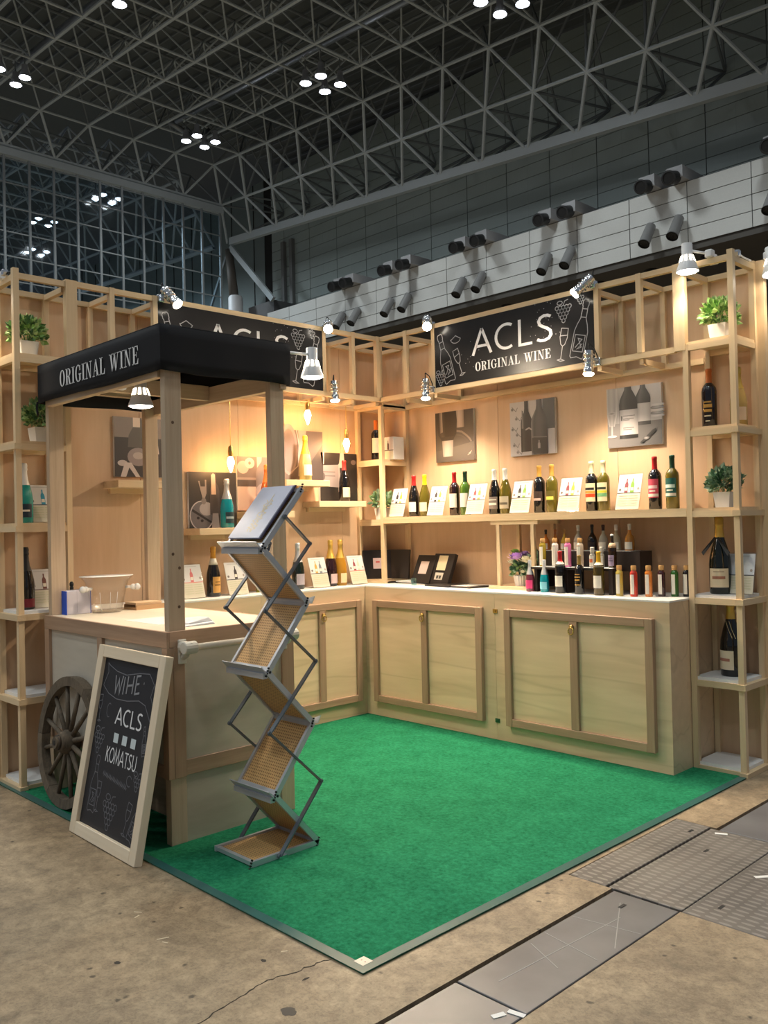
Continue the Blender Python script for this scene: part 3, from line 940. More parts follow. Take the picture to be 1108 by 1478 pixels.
# next hall: its rear girder, roof and tile wall
NH = struct('wall_beyond', 'next exhibition hall seen through the glazed partition')
sl = 0.055
def M0(i, j, l):
    x = -32.6 - A * i
    return Vector((x - (0, -A / 2, -A)[l] * 0, 18 + A * l / 2 - A * j, 15.62 + 2 * H - H * l + sl * (-33.1 - x)))
nb = MB()
for i in range(0, 16):
    for l in range(3):
        nb.tube(M0(i, 0, l), M0(i + 1, 0, l), 0.075 if l < 2 else 0.13, None, 6, False)
    off = Vector((-A / 2, 0, 0))
    for l in range(2):
        a_ = M0(i, 0, l); b_ = M0(i, 0, l + 1)
        nb.tube(a_, b_, 0.06, None, 6, False); nb.tube(a_, M0(i + 1, 0, l + 1), 0.06, None, 6, False)
    for j in range(1, 8):
        nb.tube(M0(i, j, 0), M0(i, j - 1, 0), 0.06, None, 6, False)
        nb.tube(M0(i, j, 0), M0(i + 1, j, 0), 0.06, None, 6, False)
        u_ = M0(i, j, 0) + Vector((-A / 2, A / 2, H))
        for q in (M0(i, j, 0), M0(i + 1, j, 0), M0(i, j - 1, 0), M0(i + 1, j - 1, 0)):
            nb.tube(q, u_, 0.045, None, 6, False)
o = nb.build('frame_tubes', plain('far_steel', srgb(165, 175, 184), 0.55), NH); o['kind'] = 'stuff'
MB().box(-75, 22, 8, -31, 22.2, 19).build('tile_wall', plain('far_tile', srgb(120, 132, 132), 0.5), NH)
for k in range(0, 24):
    MB().box(-31.9 - 1.975 * k, 21.97, 8, -31.86 - 1.975 * k, 22.0, 19).build('wall_joint', JOINT, NH)
MB().box(-75, -6, 21.2, -31.5, 26, 21.4).build('far_roof', DECK, NH)

# corner column, its brace and the service box below it
COLM = plain('column_grey', srgb(120, 122, 122), 0.55)
cp = thing('corner_column', 'steel corner column with a diagonal brace under the roof girder', 'column', (-31.0, 20.0, 0))
MB().tube((-0.25, 0, 15.1), (0.15, 0, 12.5), 0.20, 0.24, 14).build('shaft', plain('shaft_brown', srgb(92, 86, 80), 0.6), cp, True)
MB().lathe([(0.36, 8.0), (0.36, 12.6), (0.30, 12.7)], 16, (0.25, 0, 0)).build('sleeve', plain('sleeve_white', srgb(205, 206, 210), 0.5), cp, True, auto=0.6)
MB().beam((-0.1, 0, 15.2), (2.75, 0.4, 12.1), 0.16, 0.26).build('brace', STEEL, cp)
MB().beam((-0.35, 0.0, 15.0), (-3.2, 0.2, 11.2), 0.10, 0.14).build('brace', STEELD, cp)
sb = thing('service_box', 'dark grey steel enclosure at the end of the white gallery', 'enclosure', (-29.6, 20.9, 8.0))
MB().box(-0.85, -0.35, 0, 1.2, 0.9, 4.15).build('casing', plain('casing_dark', srgb(96, 97, 99), 0.6), sb)
for x in (0.95, 0.30):
    MB().box(x - 0.11, 0.90, 0.0, x + 0.11, 1.08, 7.4).build('post', COLM, sb)
MB().box(-1.6, 0.45, 2.6, -0.85, 0.75, 3.4).build('arm', COLM, sb)

# ---- high-bay lamps, four to a cluster
def lamp_head(loc, lens, far=False):
    lab = ('small high-bay lamp shining in the next hall behind the glazing' if far else 'bright round high-bay lamp hanging in a cluster of four under the roof')
    t = thing('high_bay_lamp', lab, 'lamp', loc, 0, 'far lamps behind the glazing' if far else 'high-bay lamps under the roof frame')
    return t
LP = {}
def high_bay(loc, far=False):
    t = lamp_head(loc, None, far)
    key = far
    if key not in LP:
        a = MB().lathe([(0.06, 0.42), (0.10, 0.40), (0.11, 0.20), (0.15, 0.14), (0.20, 0.0), (0.215, -0.06), (0.20, -0.055), (0.14, 0.10)], 16).build('reflector', plain('lamp_reflector', srgb(170, 172, 180), 0.3, 0.5), t, True, auto=0.7)
        b = MB().lathe([(0.0001, -0.13), (0.07, -0.12), (0.13, -0.075), (0.165, -0.02), (0.165, 0.01)], 16).build('lens', LENSF if far else LENSC, t, True)
        c = MB().tube((0, 0, 0.40), (0, 0, 0.85), 0.025, 0.025, 6).build('hanger', STEELD, t)
        LP[key] = (a, b, c)
    else:
        for p in LP[key]:
            q = p.copy(); COL.objects.link(q); q.parent = t
for cx, cy in ((-18.15, 15.1), (-25.95, 15.1), (-25.95, 7.25), (-18.2, 7.25), (-10.4, 15.25)):
    for dx, dy in ((-0.41, -0.44), (0.41, -0.44), (-0.41, 0.44), (0.41, 0.44)):
        high_bay((cx + dx, cy + dy, roof_z(cx + dx) - 0.6))
    f = MB()
    z = roof_z(cx) + 0.25
    for s in (-0.44, 0.44):
        f.beam((cx - 0.6, cy + s, z), (cx + 0.6, cy + s, z), 0.05, 0.05)
        f.beam((cx + s * 0.93, cy - 0.6, z), (cx + s * 0.93, cy + 0.6, z), 0.05, 0.05)
    f.build('lamp_cradle', STEEL, CEIL)
for cx, cy, cz in ((-34.6, 15.3, 17.5), (-41.1, 14.9, 18.0), (-46.3, 16.7, 18.0)):
    for dx, dy in ((-0.38, -0.42), (0.38, -0.42), (-0.38, 0.42), (0.38, 0.42)):
        high_bay((cx + dx, cy + dy, cz), True)
    lamp_light('far_glow', 'SPOT', (cx, cy, cz - 0.7), 2600, (0.8, 0.93, 1.0), 0.5, 2.6, 0.8, (0, 0, -1))

# ================================================================== BOOTH SHELL
def RM(s, d, z): return (s, -d, z)          # right wall: s along the wall from the corner, d out from it
def LM(s, d, z): return (d, -s, z)          # left wall
SIDES = {'R': RM, 'L': LM}
def sbox(side, name, mat, parent, s0, d0, z0, s1, d1, z1, bevel=0.0):
    a, b = SIDES[side](s0, d0, z0), SIDES[side](s1, d1, z1)
    lo = [min(p, q) for p, q in zip(a, b)]; hi = [max(p, q) for p, q in zip(a, b)]
    if isinstance(mat, dict):
        dd = [h - l for h, l in zip(hi, lo)]
        mat = mat['xyz'[dd.index(max(dd))]]
    pl = parent.location if parent is not None else Vector((0, 0, 0))
    return MB().box(*[l - p for l, p in zip(lo, pl)], *[h - p for h, p in zip(hi, pl)]).build(name, mat, parent, bevel=bevel)

# carpet with teal edge tape
def carpet_mat():
    m, nt, b = nodes('green_needle_felt')
    tc = nt.nodes.new('ShaderNodeTexCoord')
    n = nt.nodes.new('ShaderNodeTexNoise'); n.inputs['Scale'].default_value = 55; n.inputs['Detail'].default_value = 6; n.inputs['Roughness'].default_value = 0.75
    n2 = nt.nodes.new('ShaderNodeTexNoise'); n2.inputs['Scale'].default_value = 7; n2.inputs['Detail'].default_value = 5
    for q in (n, n2): nt.links.new(tc.outputs['Object'], q.inputs['Vector'])
    ad = nt.nodes.new('ShaderNodeMath'); ad.operation = 'MULTIPLY_ADD'; ad.inputs[1].default_value = 0.30
    nt.links.new(n2.outputs['Fac'], ad.inputs[0]); nt.links.new(n.outputs['Fac'], ad.inputs[2])
    r = nt.nodes.new('ShaderNodeValToRGB')
    e = r.color_ramp.elements
    e[0].position = 0.42; e[0].color = (*srgb(14, 88, 58), 1); e[1].position = 0.88; e[1].color = (*srgb(48, 142, 100), 1)
    nt.links.new(ad.outputs[0], r.inputs[0]); nt.links.new(r.outputs['Color'], b.inputs['Base Color'])
    b.inputs['Roughness'].default_value = 0.95
    b.inputs['Specular IOR Level'].default_value = 0.1
    bm = nt.nodes.new('ShaderNodeBump'); bm.inputs['Strength'].default_value = 0.5; bm.inputs['Distance'].default_value = 0.006
    nt.links.new(n.outputs['Fac'], bm.inputs['Height']); nt.links.new(bm.outputs['Normal'], b.inputs['Normal'])
    return m
CX, CY = 2.905, 2.946
cpt = thing('carpet', 'green felt carpet with teal taped edges covering the booth floor', 'carpet', (0, 0, 0))
MB().box(0.0, -CY, 0.0, CX, 0.0, 0.006).build('pile', carpet_mat(), cpt)
TAPE = plain('teal_tape', srgb(52, 96, 92), 0.3)
MB().box(CX - 0.034, -CY + 0.034, 0.0055, CX + 0.004, 0.0, 0.0075).build('edge_tape', TAPE, cpt)
MB().box(0.0, -CY - 0.004, 0.0055, CX + 0.004, -CY + 0.034, 0.0075).build('edge_tape', TAPE, cpt)
stk = thing('corner_sticker', 'small cream square sticker on the front corner of the green carpet', 'sticker', (2.857, -2.90, 0.0068))
MB().box(-0.021, -0.021, 0, 0.021, 0.021, 0.0012).build('square', col_mat((238, 228, 205), 0.5), stk)
dm = MB()
for dx in (-0.008, 0.008): dm.box(dx - 0.002, -0.002, 0.0012, dx + 0.002, 0.002, 0.0016)
dm.build('print_dots', col_mat((190, 120, 90), 0.5), stk)

WALLH = 2.672
for side, nm, seams in (('R', 'wall_right', (0.0, 0.30, 1.135, 2.045, 2.62, 2.90)), ('L', 'wall_left', (0.0, 0.43, 1.338, 2.06, 2.62, 2.916))):
    w = struct(nm, 'plywood booth wall of upright panels %s' % ('behind the long bottle shelf' if side == 'R' else 'behind the cart and pendant bulbs'))
    for a, b in zip(seams[:-1], seams[1:]):
        sbox(side, 'panel', LAUAN, w, a + 0.0012, -0.012, 0.0, b - 0.0012, 0.0, WALLH)
    # studs behind the panels
    for s in seams:
        sbox(side, 'stud', PINE, w, max(0.0, s - 0.02), -0.045, 0, s + 0.02, -0.0125, WALLH)

# ---- shelf towers at the free ends
LEV = (0.04, 0.49, 0.925, 1.385, 1.815, 2.275)
T = 0.03
for side, s1, lab in (('R', 2.905, 'open pine shelf tower holding two magnum champagne bottles'),
                      ('L', 2.918, 'open pine shelf tower behind the cart and wagon wheel')):
    b = SIDES[side](2.76, 0.14, 0)
    t = thing('shelf_tower', lab, 'shelf', b)
    s0 = 2.62
    sbox(side, 'post', PINE, t, s1 - T, 0.285 - T, 0.0, s1, 0.285, 2.715)
    sbox(side, 'post', PINE, t, s0, 0.285 - T, 0.0, s0 + T, 0.285, 2.262)
    sbox(side, 'post', PINE, t, s0 - 0.045, 0.285 - T - 0.004, 2.232, s0 + 0.018, 0.289, 2.702)
    sbox(side, 'post', PINE, t, s0, 0.0, 0.0, s0 + T, T, 2.67)
    sbox(side, 'post', PINE, t, s1 - T, 0.0, 0.0, s1, T, 2.70)
    sbox(side, 'post', PINE, t, s1, -0.03, 0.0, s1 + 0.042, 0.006, 2.70)
    for k, z in enumerate(LEV):
        tb = 0.016
        sbox(side, 'rail', PINE, t, s0 + T, 0.285 - T, z - tb - 0.032, s1 - T, 0.283, z - tb)
        sbox(side, 'rail', PINE, t, s0 + T, 0.0, z - tb - 0.032, s1 - T, 0.025, z - tb)
        sbox(side, 'rail', PINE, t, s1 - T - 0.001, -0.004, z - tb - 0.030, s1 + 0.012, 0.300, z - tb) if k < 5 else sbox(side, 'rail', PINE, t, s1 - T + 0.003, T, z - tb - 0.03, s1 - 0.003, 0.285 - T, z - tb)
        mat = WHITE if k < 3 else PINE
        sbox(side, 'shelf_board', mat, t, s0 + 0.012, 0.012, z - tb, s1 - 0.018 if k < 3 else s1 - 0.006, 0.272, z)
    # top ring
    sbox(side, 'rail', PINE, t, s0 + 0.018, 0.285 - T, 2.662, s1 - T, 0.283, 2.692)
    sbox(side, 'rail', PINE, t, s0 + T, 0.0, 2.64, s1 - T, T, 2.67)
    sbox(side, 'rail', PINE, t, s1 - T, T, 2.652, s1, 0.285 - T, 2.684)
    sbox(side, 'rail', PINE, t, s0 + 0.002, T, 2.635, s0 + T, 0.285 - T, 2.665)

# ---- header frames running along the wall tops
for side, lab in (('R', 'pine header frame carrying the unobstructed sign above the long bottle shelf'), ('L', 'pine header frame carrying the sign behind the black canopy')):
    t = thing('header_frame', lab, 'frame', SIDES[side](1.45, 0.14, 2.227))
    a, e = (0.285, 2.575) if side == 'R' else (0.32, 2.575)
    sbox(side, 'rail', PINE, t, a - T, 0.255, 2.670, e, 0.285, 2.700)
    sbox(side, 'rail', PINE, t, a - T, 0.255, 2.227, e, 0.285, 2.259)
    sbox(side, 'rail', PINE, t, 0.03, 0.0, 2.640, e + 0.04, T, 2.668)
    sbox(side, 'rail', PINE, t, 0.032, 0.0, 2.190, e + 0.04, T, 2.222)
    if side == 'L':
        sbox(side, 'lamp_batten', PINE, t, 0.46, 0.148, 2.192, 1.62, 0.172, 2.1965)
    for s in (a - T, 0.530, 0.800, 2.085, 2.355):
        sbox(side, 'post', PINE, t, s, 0.258, 2.259, s + T, 0.289, 2.702)
        sbox(side, 'post', PINE, t, s + 0.005, 0.0, 2.222, s + T + 0.005, 0.028, 2.640)
        sbox(side, 'crosspiece', PINE, t, s + 0.002, T, 2.640, s + T - 0.002, 0.258, 2.668)
        sbox(side, 'crosspiece', PINE, t, s + 0.002, T, 2.197, s + T - 0.002, 0.268, 2.226)

# ---- corner shelf unit standing on the counters
t = thing('corner_shelf', 'pine corner shelf unit where the two plywood walls meet', 'shelf', (0.14, -0.14, 0.905))
def tb(name, x0, y0, z0, x1, y1, z1, mat=PINE):
    return sbox('R', name, mat, t, x0, y0, z0, x1, y1, z1)
tb('post', 0.255, 0.255, 0.905, 0.285, 0.285, 2.20)
tb('post', 0.0, 0.255, 0.905, 0.03, 0.285, 2.20)
tb('post', 0.255, 0.0, 0.905, 0.285, 0.03, 2.20)
tb('post', 0.0, 0.0, 0.905, 0.03, 0.03, 2.20)
for z in (0.93, 1.372, 1.812, 2.225):
    tb('rail', 0.03, 0.258, z - 0.045, 0.255, 0.283, z - 0.014)
    tb('rail', 0.258, 0.03, z - 0.045, 0.283, 0.255, z - 0.014) if z != 0.93 else None
    if z < 2.2: tb('shelf_board', 0.004, 0.004, z - 0.014, 0.278, 0.278, z)
tb('back_panel', 0.03, 0.0, 0.93, 0.255, 0.006, 1.34, LAUAN)

# ---- long wall shelf on the right wall
t = thing('wall_shelf', 'long pine wall shelf lined with wine bottles and cards', 'shelf', (1.45, -0.14, 1.35))
sbox('R', 'shelf_board', PINE, t, 0.286, 0.002, 1.371, 2.618, 0.283, 1.386)
sbox('R', 'front_rail', PINE, t, 0.286, 0.257, 1.341, 2.618, 0.284, 1.3705)
sbox('R', 'back_rail', PINE, t, 0.286, 0.002, 1.341, 2.618, 0.026, 1.3705)
# ---- little square support frame under it
t = thing('shelf_support', 'pine support frame with slim posts between counter and wall shelf', 'support', (1.45, -0.15, 0.905))
sbox('R', 'base_board', PINE, t, 1.265, 0.03, 0.905, 1.650, 0.30, 0.925)
for s in (1.315, 1.585):
    for d in (0.05, 0.262):
        sbox('R', 'post', PINE, t, s, d - 0.012, 0.925, s + 0.024, d + 0.012, 1.316)
for d in (0.05, 0.262):
    sbox('R', 'top_rail', PINE, t, 1.270, d - 0.013, 1.316, 1.640, d + 0.013, 1.3405)

# ---- small floating shelves on the left wall
FS = [(2.30, 1.98, 1.625, 'small floating pine shelf half hidden by the canopy post'),
      (1.765, 1.41, 1.336, 'small floating pine shelf holding the blue sparkling bottle'),
      (1.36, 1.02, 1.438, 'small floating pine shelf behind the cart post with the orange bottle'),
      (1.085, 0.70, 1.652, 'highest small floating pine shelf, holding the pale gold bottle'),
      (0.80, 0.355, 1.508, 'small floating pine shelf by the corner with the red-capped bottle')]
for a, b, z, lab in FS:
    t = thing('floating_shelf', lab, 'shelf', (0.09, -(a + b) / 2, z - 0.05))
    sbox('L', 'shelf_board', PINE, t, b, 0.0, z - 0.042, a, 0.185, z, 0.0015)
    sbox('L', 'cleat', PINE, t, b + 0.07, 0.0, z - 0.072, a - 0.03, 0.03, z - 0.0425)

# ---- counters
def counter(side, lab, s0, s1, dep, door, ply, dply, catch=True):
    c = SIDES[side]((s0 + s1) / 2, dep / 2, 0)
    t = thing('counter_cabinet', lab, 'cabinet', c)
    sbox(side, 'body', ply, t, s0 + 0.0008, 0.002, 0.006, s1 - 0.0008, dep, 0.895)
    if door:
        a, b = door; z0, z1 = 0.108, 0.81; w = 0.046; mid_ = (a + b) / 2
        fr = 0.032
        dr_ = sbox(side, 'door', dply, t, a + 0.004, dep - 0.001, z0 + 0.004, b - 0.004, dep + 0.006, z1 - 0.004)
        subs = [sbox(side, 'stile', TRIM, t, a, dep, z0, a + w, dep + fr, z1, 0.002),
                sbox(side, 'stile', TRIM, t, b - w, dep, z0, b, dep + fr, z1, 0.002),
                sbox(side, 'stile', TRIM, t, mid_ - 0.026, dep, z0 + w, mid_ + 0.026, dep + fr - 0.002, z1 - w, 0.002),
                sbox(side, 'rail', TRIM, t, a + w, dep, z0, b - w, dep + fr - 0.001, z0 + w, 0.002),
                sbox(side, 'rail', TRIM, t, a + w, dep, z1 - w, b - w, dep + fr - 0.001, z1, 0.002),
                sbox(side, 'panel', dply, t, a + w, dep, z0 + w, mid_ - 0.026, dep + 0.012, z1 - w),
                sbox(side, 'panel', dply, t, mid_ + 0.026, dep, z0 + w, b - w, dep + 0.012, z1 - w)]
        for q_ in subs: q_.parent = dr_
        # brass hook catch on the middle stile
        f = SIDES[side]
        base = Vector(c)
        k = MB()
        q = lambda s, d_, z: tuple(Vector(f(s, d_, z)) - base)
        d0 = dep + fr
        k.tube(q(mid_ - 0.005, d0 - 0.002, 0.735), q(mid_ - 0.005, d0 + 0.012, 0.735), 0.013, 0.011, 10)
        ring = [q(mid_ - 0.005 + 0.017 * math.cos(x), d0 + 0.012, 0.712 + 0.02 * math.sin(x)) for x in [PI * 2 * i / 10 for i in range(11)]]
        k.path(ring, 0.0042, 6)
        k.build('ring_catch', BRASS, dr_, True)
    return t
c1 = counter('R', 'plywood counter cabinet below the black folders in the corner', 0.002, 1.466, 0.496, (0.404, 1.376), CPLY, DPLY)
c2 = counter('R', 'plywood counter cabinet below the rows of small bottles', 1.466, 2.617, 0.496, (1.556, 2.533), CPLY, DPLY)
c3 = counter('L', 'plywood counter cabinet seen beside the folding brochure stand', 0.497, 1.40, 0.304, (0.561, 1.277), CPLY_L, DPLY_L)
c4 = counter('L', 'plywood counter cabinet mostly hidden behind the cart', 1.40, 2.60, 0.304, (1.56, 2.40), CPLY_L, DPLY_L)
for z, m in ((0.79, BRASS), (0.123, plain('latch_green', srgb(70, 110, 80), 0.4, 0.6))):
    k = MB().box(1.455, -0.502, z - 0.012, 1.487, -0.4955, z + 0.012).box(1.462, -0.507, z - 0.006, 1.476, -0.502, z + 0.006)
    k.v = [tuple(Vector(p) - c2.location) for p in k.v]
    k.build('toggle_latch', m, c2)
t = thing('worktop', 'white worktop carrying folders and rows of small bottles', 'worktop', (1.3, -0.25, 0.895))
sbox('R', 'board', TOPW, t, 0.0, 0.0, 0.8955, 2.6175, 0.497, 0.905)
t = thing('worktop', 'white worktop carrying champagne bottles under the pendant bulbs', 'worktop', (0.15, -1.5, 0.895))
sbox('L', 'board', TOPW, t, 0.4975, 0.0, 0.8955, 2.60, 0.305, 0.905)

# ================================================================== SIGNS
def chalk_bottle(x, y, h, tilt, w):
    prof = [(0, 0.03), (0.11, 0.0), (0.135, 0.03), (0.135, 0.46), (0.10, 0.58), (0.055, 0.68), (0.05, 0.88), (0.062, 0.90), (0.062, 0.97), (0.04, 1.0)]
    pts = [(-a, b) for a, b in prof] + [(a, b) for a, b in reversed(prof)]
    lab_ = [(-0.10, 0.12), (-0.10, 0.40), (0.10, 0.40), (0.10, 0.12), (-0.10, 0.12)]
    neck = [(-0.05, 0.84), (0.05, 0.84)]; neck2 = [(-0.052, 0.70), (0.052, 0.70)]
    scr = [(-0.06, 0.18), (0.05, 0.33), (-0.03, 0.34), (0.06, 0.20), (-0.02, 0.16), (0.07, 0.26)]
    c, s = math.cos(tilt), math.sin(tilt)
    return [[(x + h * (a * c - b * s), y + h * (a * s + b * c)) for a, b in ln] for ln in (pts, lab_, neck, neck2, scr)]
def chalk_glass(x, y, h, tilt):
    bowl = [(-0.12, 0.98), (-0.13, 0.70), (-0.07, 0.50), (0.0, 0.45), (0.07, 0.50), (0.13, 0.70), (0.12, 0.98), (-0.12, 0.98)]
    stem = [(0, 0.45), (0, 0.06)]; foot = [(-0.13, 0.03), (0.0, 0.07), (0.13, 0.03), (0, 0.0), (-0.13, 0.03)]; lvl = [(-0.12, 0.75), (0.12, 0.78)]
    c, s = math.cos(tilt), math.sin(tilt)
    return [[(x + h * (a * c - b * s), y + h * (a * s + b * c)) for a, b in ln] for ln in (bowl, stem, foot, lvl)]
def chalk_grapes(x, y, r, rows_=4):
    out = []
    for i in range(rows_):
        for j in range(rows_ - i):
            cx = x + (j - (rows_ - i - 1) / 2) * 1.9 * r; cy = y - i * 1.7 * r
            out.append(arc(cx, cy, r, r, 0, 360, 8))
    out.append([(x, y + r), (x + r, y + 3 * r), (x + 3 * r, y + 3.4 * r)])
    out.append(arc(x - 2 * r, y + 2.4 * r, 1.6 * r, r, 0, 360, 8))
    return out

for side, lab in (('R', 'black sign reading ACLS ORIGINAL WINE above the long bottle shelf'), ('L', 'black ACLS sign partly hidden behind the cart canopy')):
    f = SIDES[side]
    loc = f(1.457, 0.275, 2.26)
    t = thing('sign_board', lab, 'sign', loc)
    pan = sbox(side, 'panel', SIGNBLK, t, 0.8305, 0.262, 2.2595, 2.0845, 0.286, 2.6695)
    if side == 'R':
        org = Vector((-1.457 + 0.83, -0.286 + 0.275, 0)); U = Vector((1, 0, 0))
    else:
        org = Vector((0.286 - 0.275, 1.457 - 2.085, 0)); U = Vector((0, 1, 0))
    V = Vector((0, 0, 1))
    put_text('large_lettering', pan, PAINTW, 'ACLS', SANS, 0.167, org + U * 0.652 + V * 0.167, U, V, 1.245, 0.105, 0.10)
    put_text('small_lettering', pan, PAINTW, 'ORIGINAL WINE', SERIF, 0.058, org + U * 0.652 + V * 0.062, U, V, 1.10, 0.12, 0.05)
    for nm, ln in (('chalk_bottle', chalk_bottle(0.140, 0.022, 0.345, 0.28, 1)), ('chalk_glass', chalk_glass(0.245, 0.055, 0.19, 0.33)),
                   ('chalk_bottle', chalk_bottle(1.125, 0.03, 0.345, -0.25, 1)), ('chalk_glass', chalk_glass(1.015, 0.03, 0.20, -0.2)),
                   ('chalk_grapes', chalk_grapes(0.050, 0.075, 0.011, 4)), ('chalk_grapes', chalk_grapes(1.045, 0.350, 0.012, 5)), ('chalk_grapes', chalk_grapes(1.165, 0.385, 0.009, 3)),
                   ('chalk_slice', [arc(0.19, 0.31, 0.045, 0.035, 190, 350, 8), [(0.15, 0.30), (0.19, 0.325), (0.235, 0.30)]])):
        strokes(nm, pan, CHALK, ln, org, U, V, 0.0048)
    dots = []
    rnd = random.Random(5)
    for _ in range(46):
        x, y = rnd.choice(((0.9, 0.2), (0.95, 0.3), (0.35, 0.2))); x += rnd.uniform(-.12, .12); y += rnd.uniform(-.14, .12)
        dots.append([(x, y), (x + 0.004, y + rnd.uniform(-.003, .003))])
    o = strokes('chalk_dots', pan, CHALK, dots, org, U, V, 0.004); o['kind'] = 'stuff'

# ================================================================== PICTURES
def bottle_poly(x, y, h, w, top=None):
    """bottle silhouette with base at (x,y)"""
    half = [(w / 2, 0), (w / 2, 0.56 * h), (w * 0.42, 0.66 * h), (w * 0.17, 0.78 * h), (w * 0.16, h)]
    return [(x + a, y + b) for a, b in half] + [(x - a, y + b) for a, b in reversed(half)]
def clip(pts, s):
    return [(min(max(a, 0), s), min(max(b, 0), s)) for a, b in pts]
def picture(side, s0, z0, lab, draw, size=0.355, base=(90, 80, 76)):
    f = SIDES[side]
    t = thing('photo_panel', lab, 'picture', f(s0, 0.008, z0))
    pno = sbox(side, 'panel', plain('panel_edge_white', (0.7, 0.68, 0.66), 0.5), t, s0 - size / 2, 0.0, z0, s0 + size / 2, 0.018, z0 + size)
    if side == 'R':
        p = Print((-size / 2, -0.0104, 0), (1, 0, 0), (0, 0, 1))
    else:
        p = Print((0.0104, -size / 2, 0), (0, 1, 0), (0, 0, 1))
    p.rect(0, 0, size, size, base)
    q = lambda *pts: clip([(a * size, b * size) for a, b in pts], size)
    draw(p, q, size)
    p.build('print', pno)
    return t
def G(v, w=(1.0, 0.95, 0.92)):
    v = 128 + (v - 128) * 1.15 - 34
    return tuple(int(max(0, min(255, v * k))) for k in w)
def GS(*vs, w=(1.0, 0.95, 0.92)): return [G(v, w) for v in vs]
SEP = (1.0, 0.90, 0.82); NEU = (1.0, 0.97, 0.97)
def sc_(prof, s): return [(a * s, b * s) for a, b in prof]
BOTP = [(.50, 0), (.50, 1.60), (.46, 1.80), (.34, 2.02), (.20, 2.25), (.165, 2.45), (.16, 3.3)]
def bot(p, s, xc, y0, w, cols, k=1.0, tilt=0.0, prof=BOTP):
    p.vase(xc * s, [(a * w * s, (y0 + b * w * k) * s) for a, b in prof], cols, s, tilt)
def d_r1(p, q, s):
    p.grad(q((0, 0), (1, 0), (1, 1), (0, 1)), GS(112, 128, 96, 70, w=SEP))
    p.grad(q((0, 0), (1, 0), (1, .36), (0, .22)), GS(104, 126, 140, 112, w=SEP))
    p.vase(.66 * s, sc_([(.10, .66), (.10, .92), (.10, 1.0)], s), GS(168, 196, 188, 150, w=SEP), s)
    p.stroke([(a * s, b * s) for a, b in ((.55, .60), (.70, .57), (.82, .49), (.90, .42), (.94, .36))], 0.014, G(156, SEP))
    p.stroke([(a * s, b * s) for a, b in ((.56, .52), (.68, .50), (.78, .44), (.86, .36))], 0.008, G(118, SEP))
    p.vase(.32 * s, sc_([(.12, .10), (.15, .40), (.17, .46), (.24, .55), (.26, .8), (.24, 1.0)], s), GS(64, 104, 60, 52, 58, 74, w=SEP), s)
    p.vase(.325 * s, sc_([(.125, .105), (.15, .43)], s), GS(176, 204, 206, 192, 170, w=SEP), s)
    p.grad(q((.13, .58), (.20, .60), (.19, 1), (.11, 1)), GS(126, 178, 190, 116, w=SEP))
    p.grad(q((.17, .425), (.47, .425), (.50, .50), (.16, .50)), GS(70, 70, 80, 80, w=SEP))
    p.poly(q((.86, .13), (.95, .19), (.91, .12)), G(214, SEP)); p.stroke([(.84 * s, .10 * s), (.92 * s, .14 * s)], 0.006, G(196, SEP))
def d_r2(p, q, s):
    p.grad(q((0, 0), (1, 0), (1, 1), (0, 1)), GS(196, 206, 200, 214, w=NEU))
    rg_ = random.Random(21)
    for a in ((.05, .92), (.14, .74), (.05, .55), (.15, .44), (.08, .25), (.16, .12)):
        p.stroke([(a[0] * s, a[1] * s), ((a[0] + .09) * s, (a[1] - .09) * s), ((a[0] + .13) * s, (a[1] - .02) * s)], 0.005, G(150, NEU))
        p.disc((a[0] + .01) * s, (a[1] - .05) * s, .035 * s, .03 * s, G(110, NEU), G(176, NEU), 10)
    bot(p, s, .38, .07, .26, GS(58, 96, 74, 62, 58, 66, w=NEU), 1.25)
    p.grad(q((.27, .50), (.31, .50), (.31, .82), (.28, .84)), GS(128, 150, 150, 120, w=NEU))
    bot(p, s, .93, .45, .36, GS(92, 84, 78, 74, w=NEU), 1.0)
    p.grad(q((.86, 0), (1, 0), (1, .42), (.86, .45)), GS(188, 196, 186, 178, w=NEU))
    bot(p, s, .665, .0, .36, GS(150, 92, 104, 108, 98, 80, 66, w=NEU), 1.02)
    p.grad(q((.50, .04), (.83, .0), (.83, .29), (.50, .31)), GS(92, 70, 68, 86, w=NEU))
    p.poly(q((.51, .32), (.83, .30), (.83, .315), (.51, .335)), G(140, NEU))
    p.vase(.655 * s, sc_([(.03, .11), (.03, .20), (.012, .22), (.012, .26)], s), GS(150, 178, 150, w=NEU), s)
    p.stroke([(.36 * s, .47 * s), (.44 * s, .50 * s), (.50 * s, .46 * s)], 0.010, G(176, NEU))
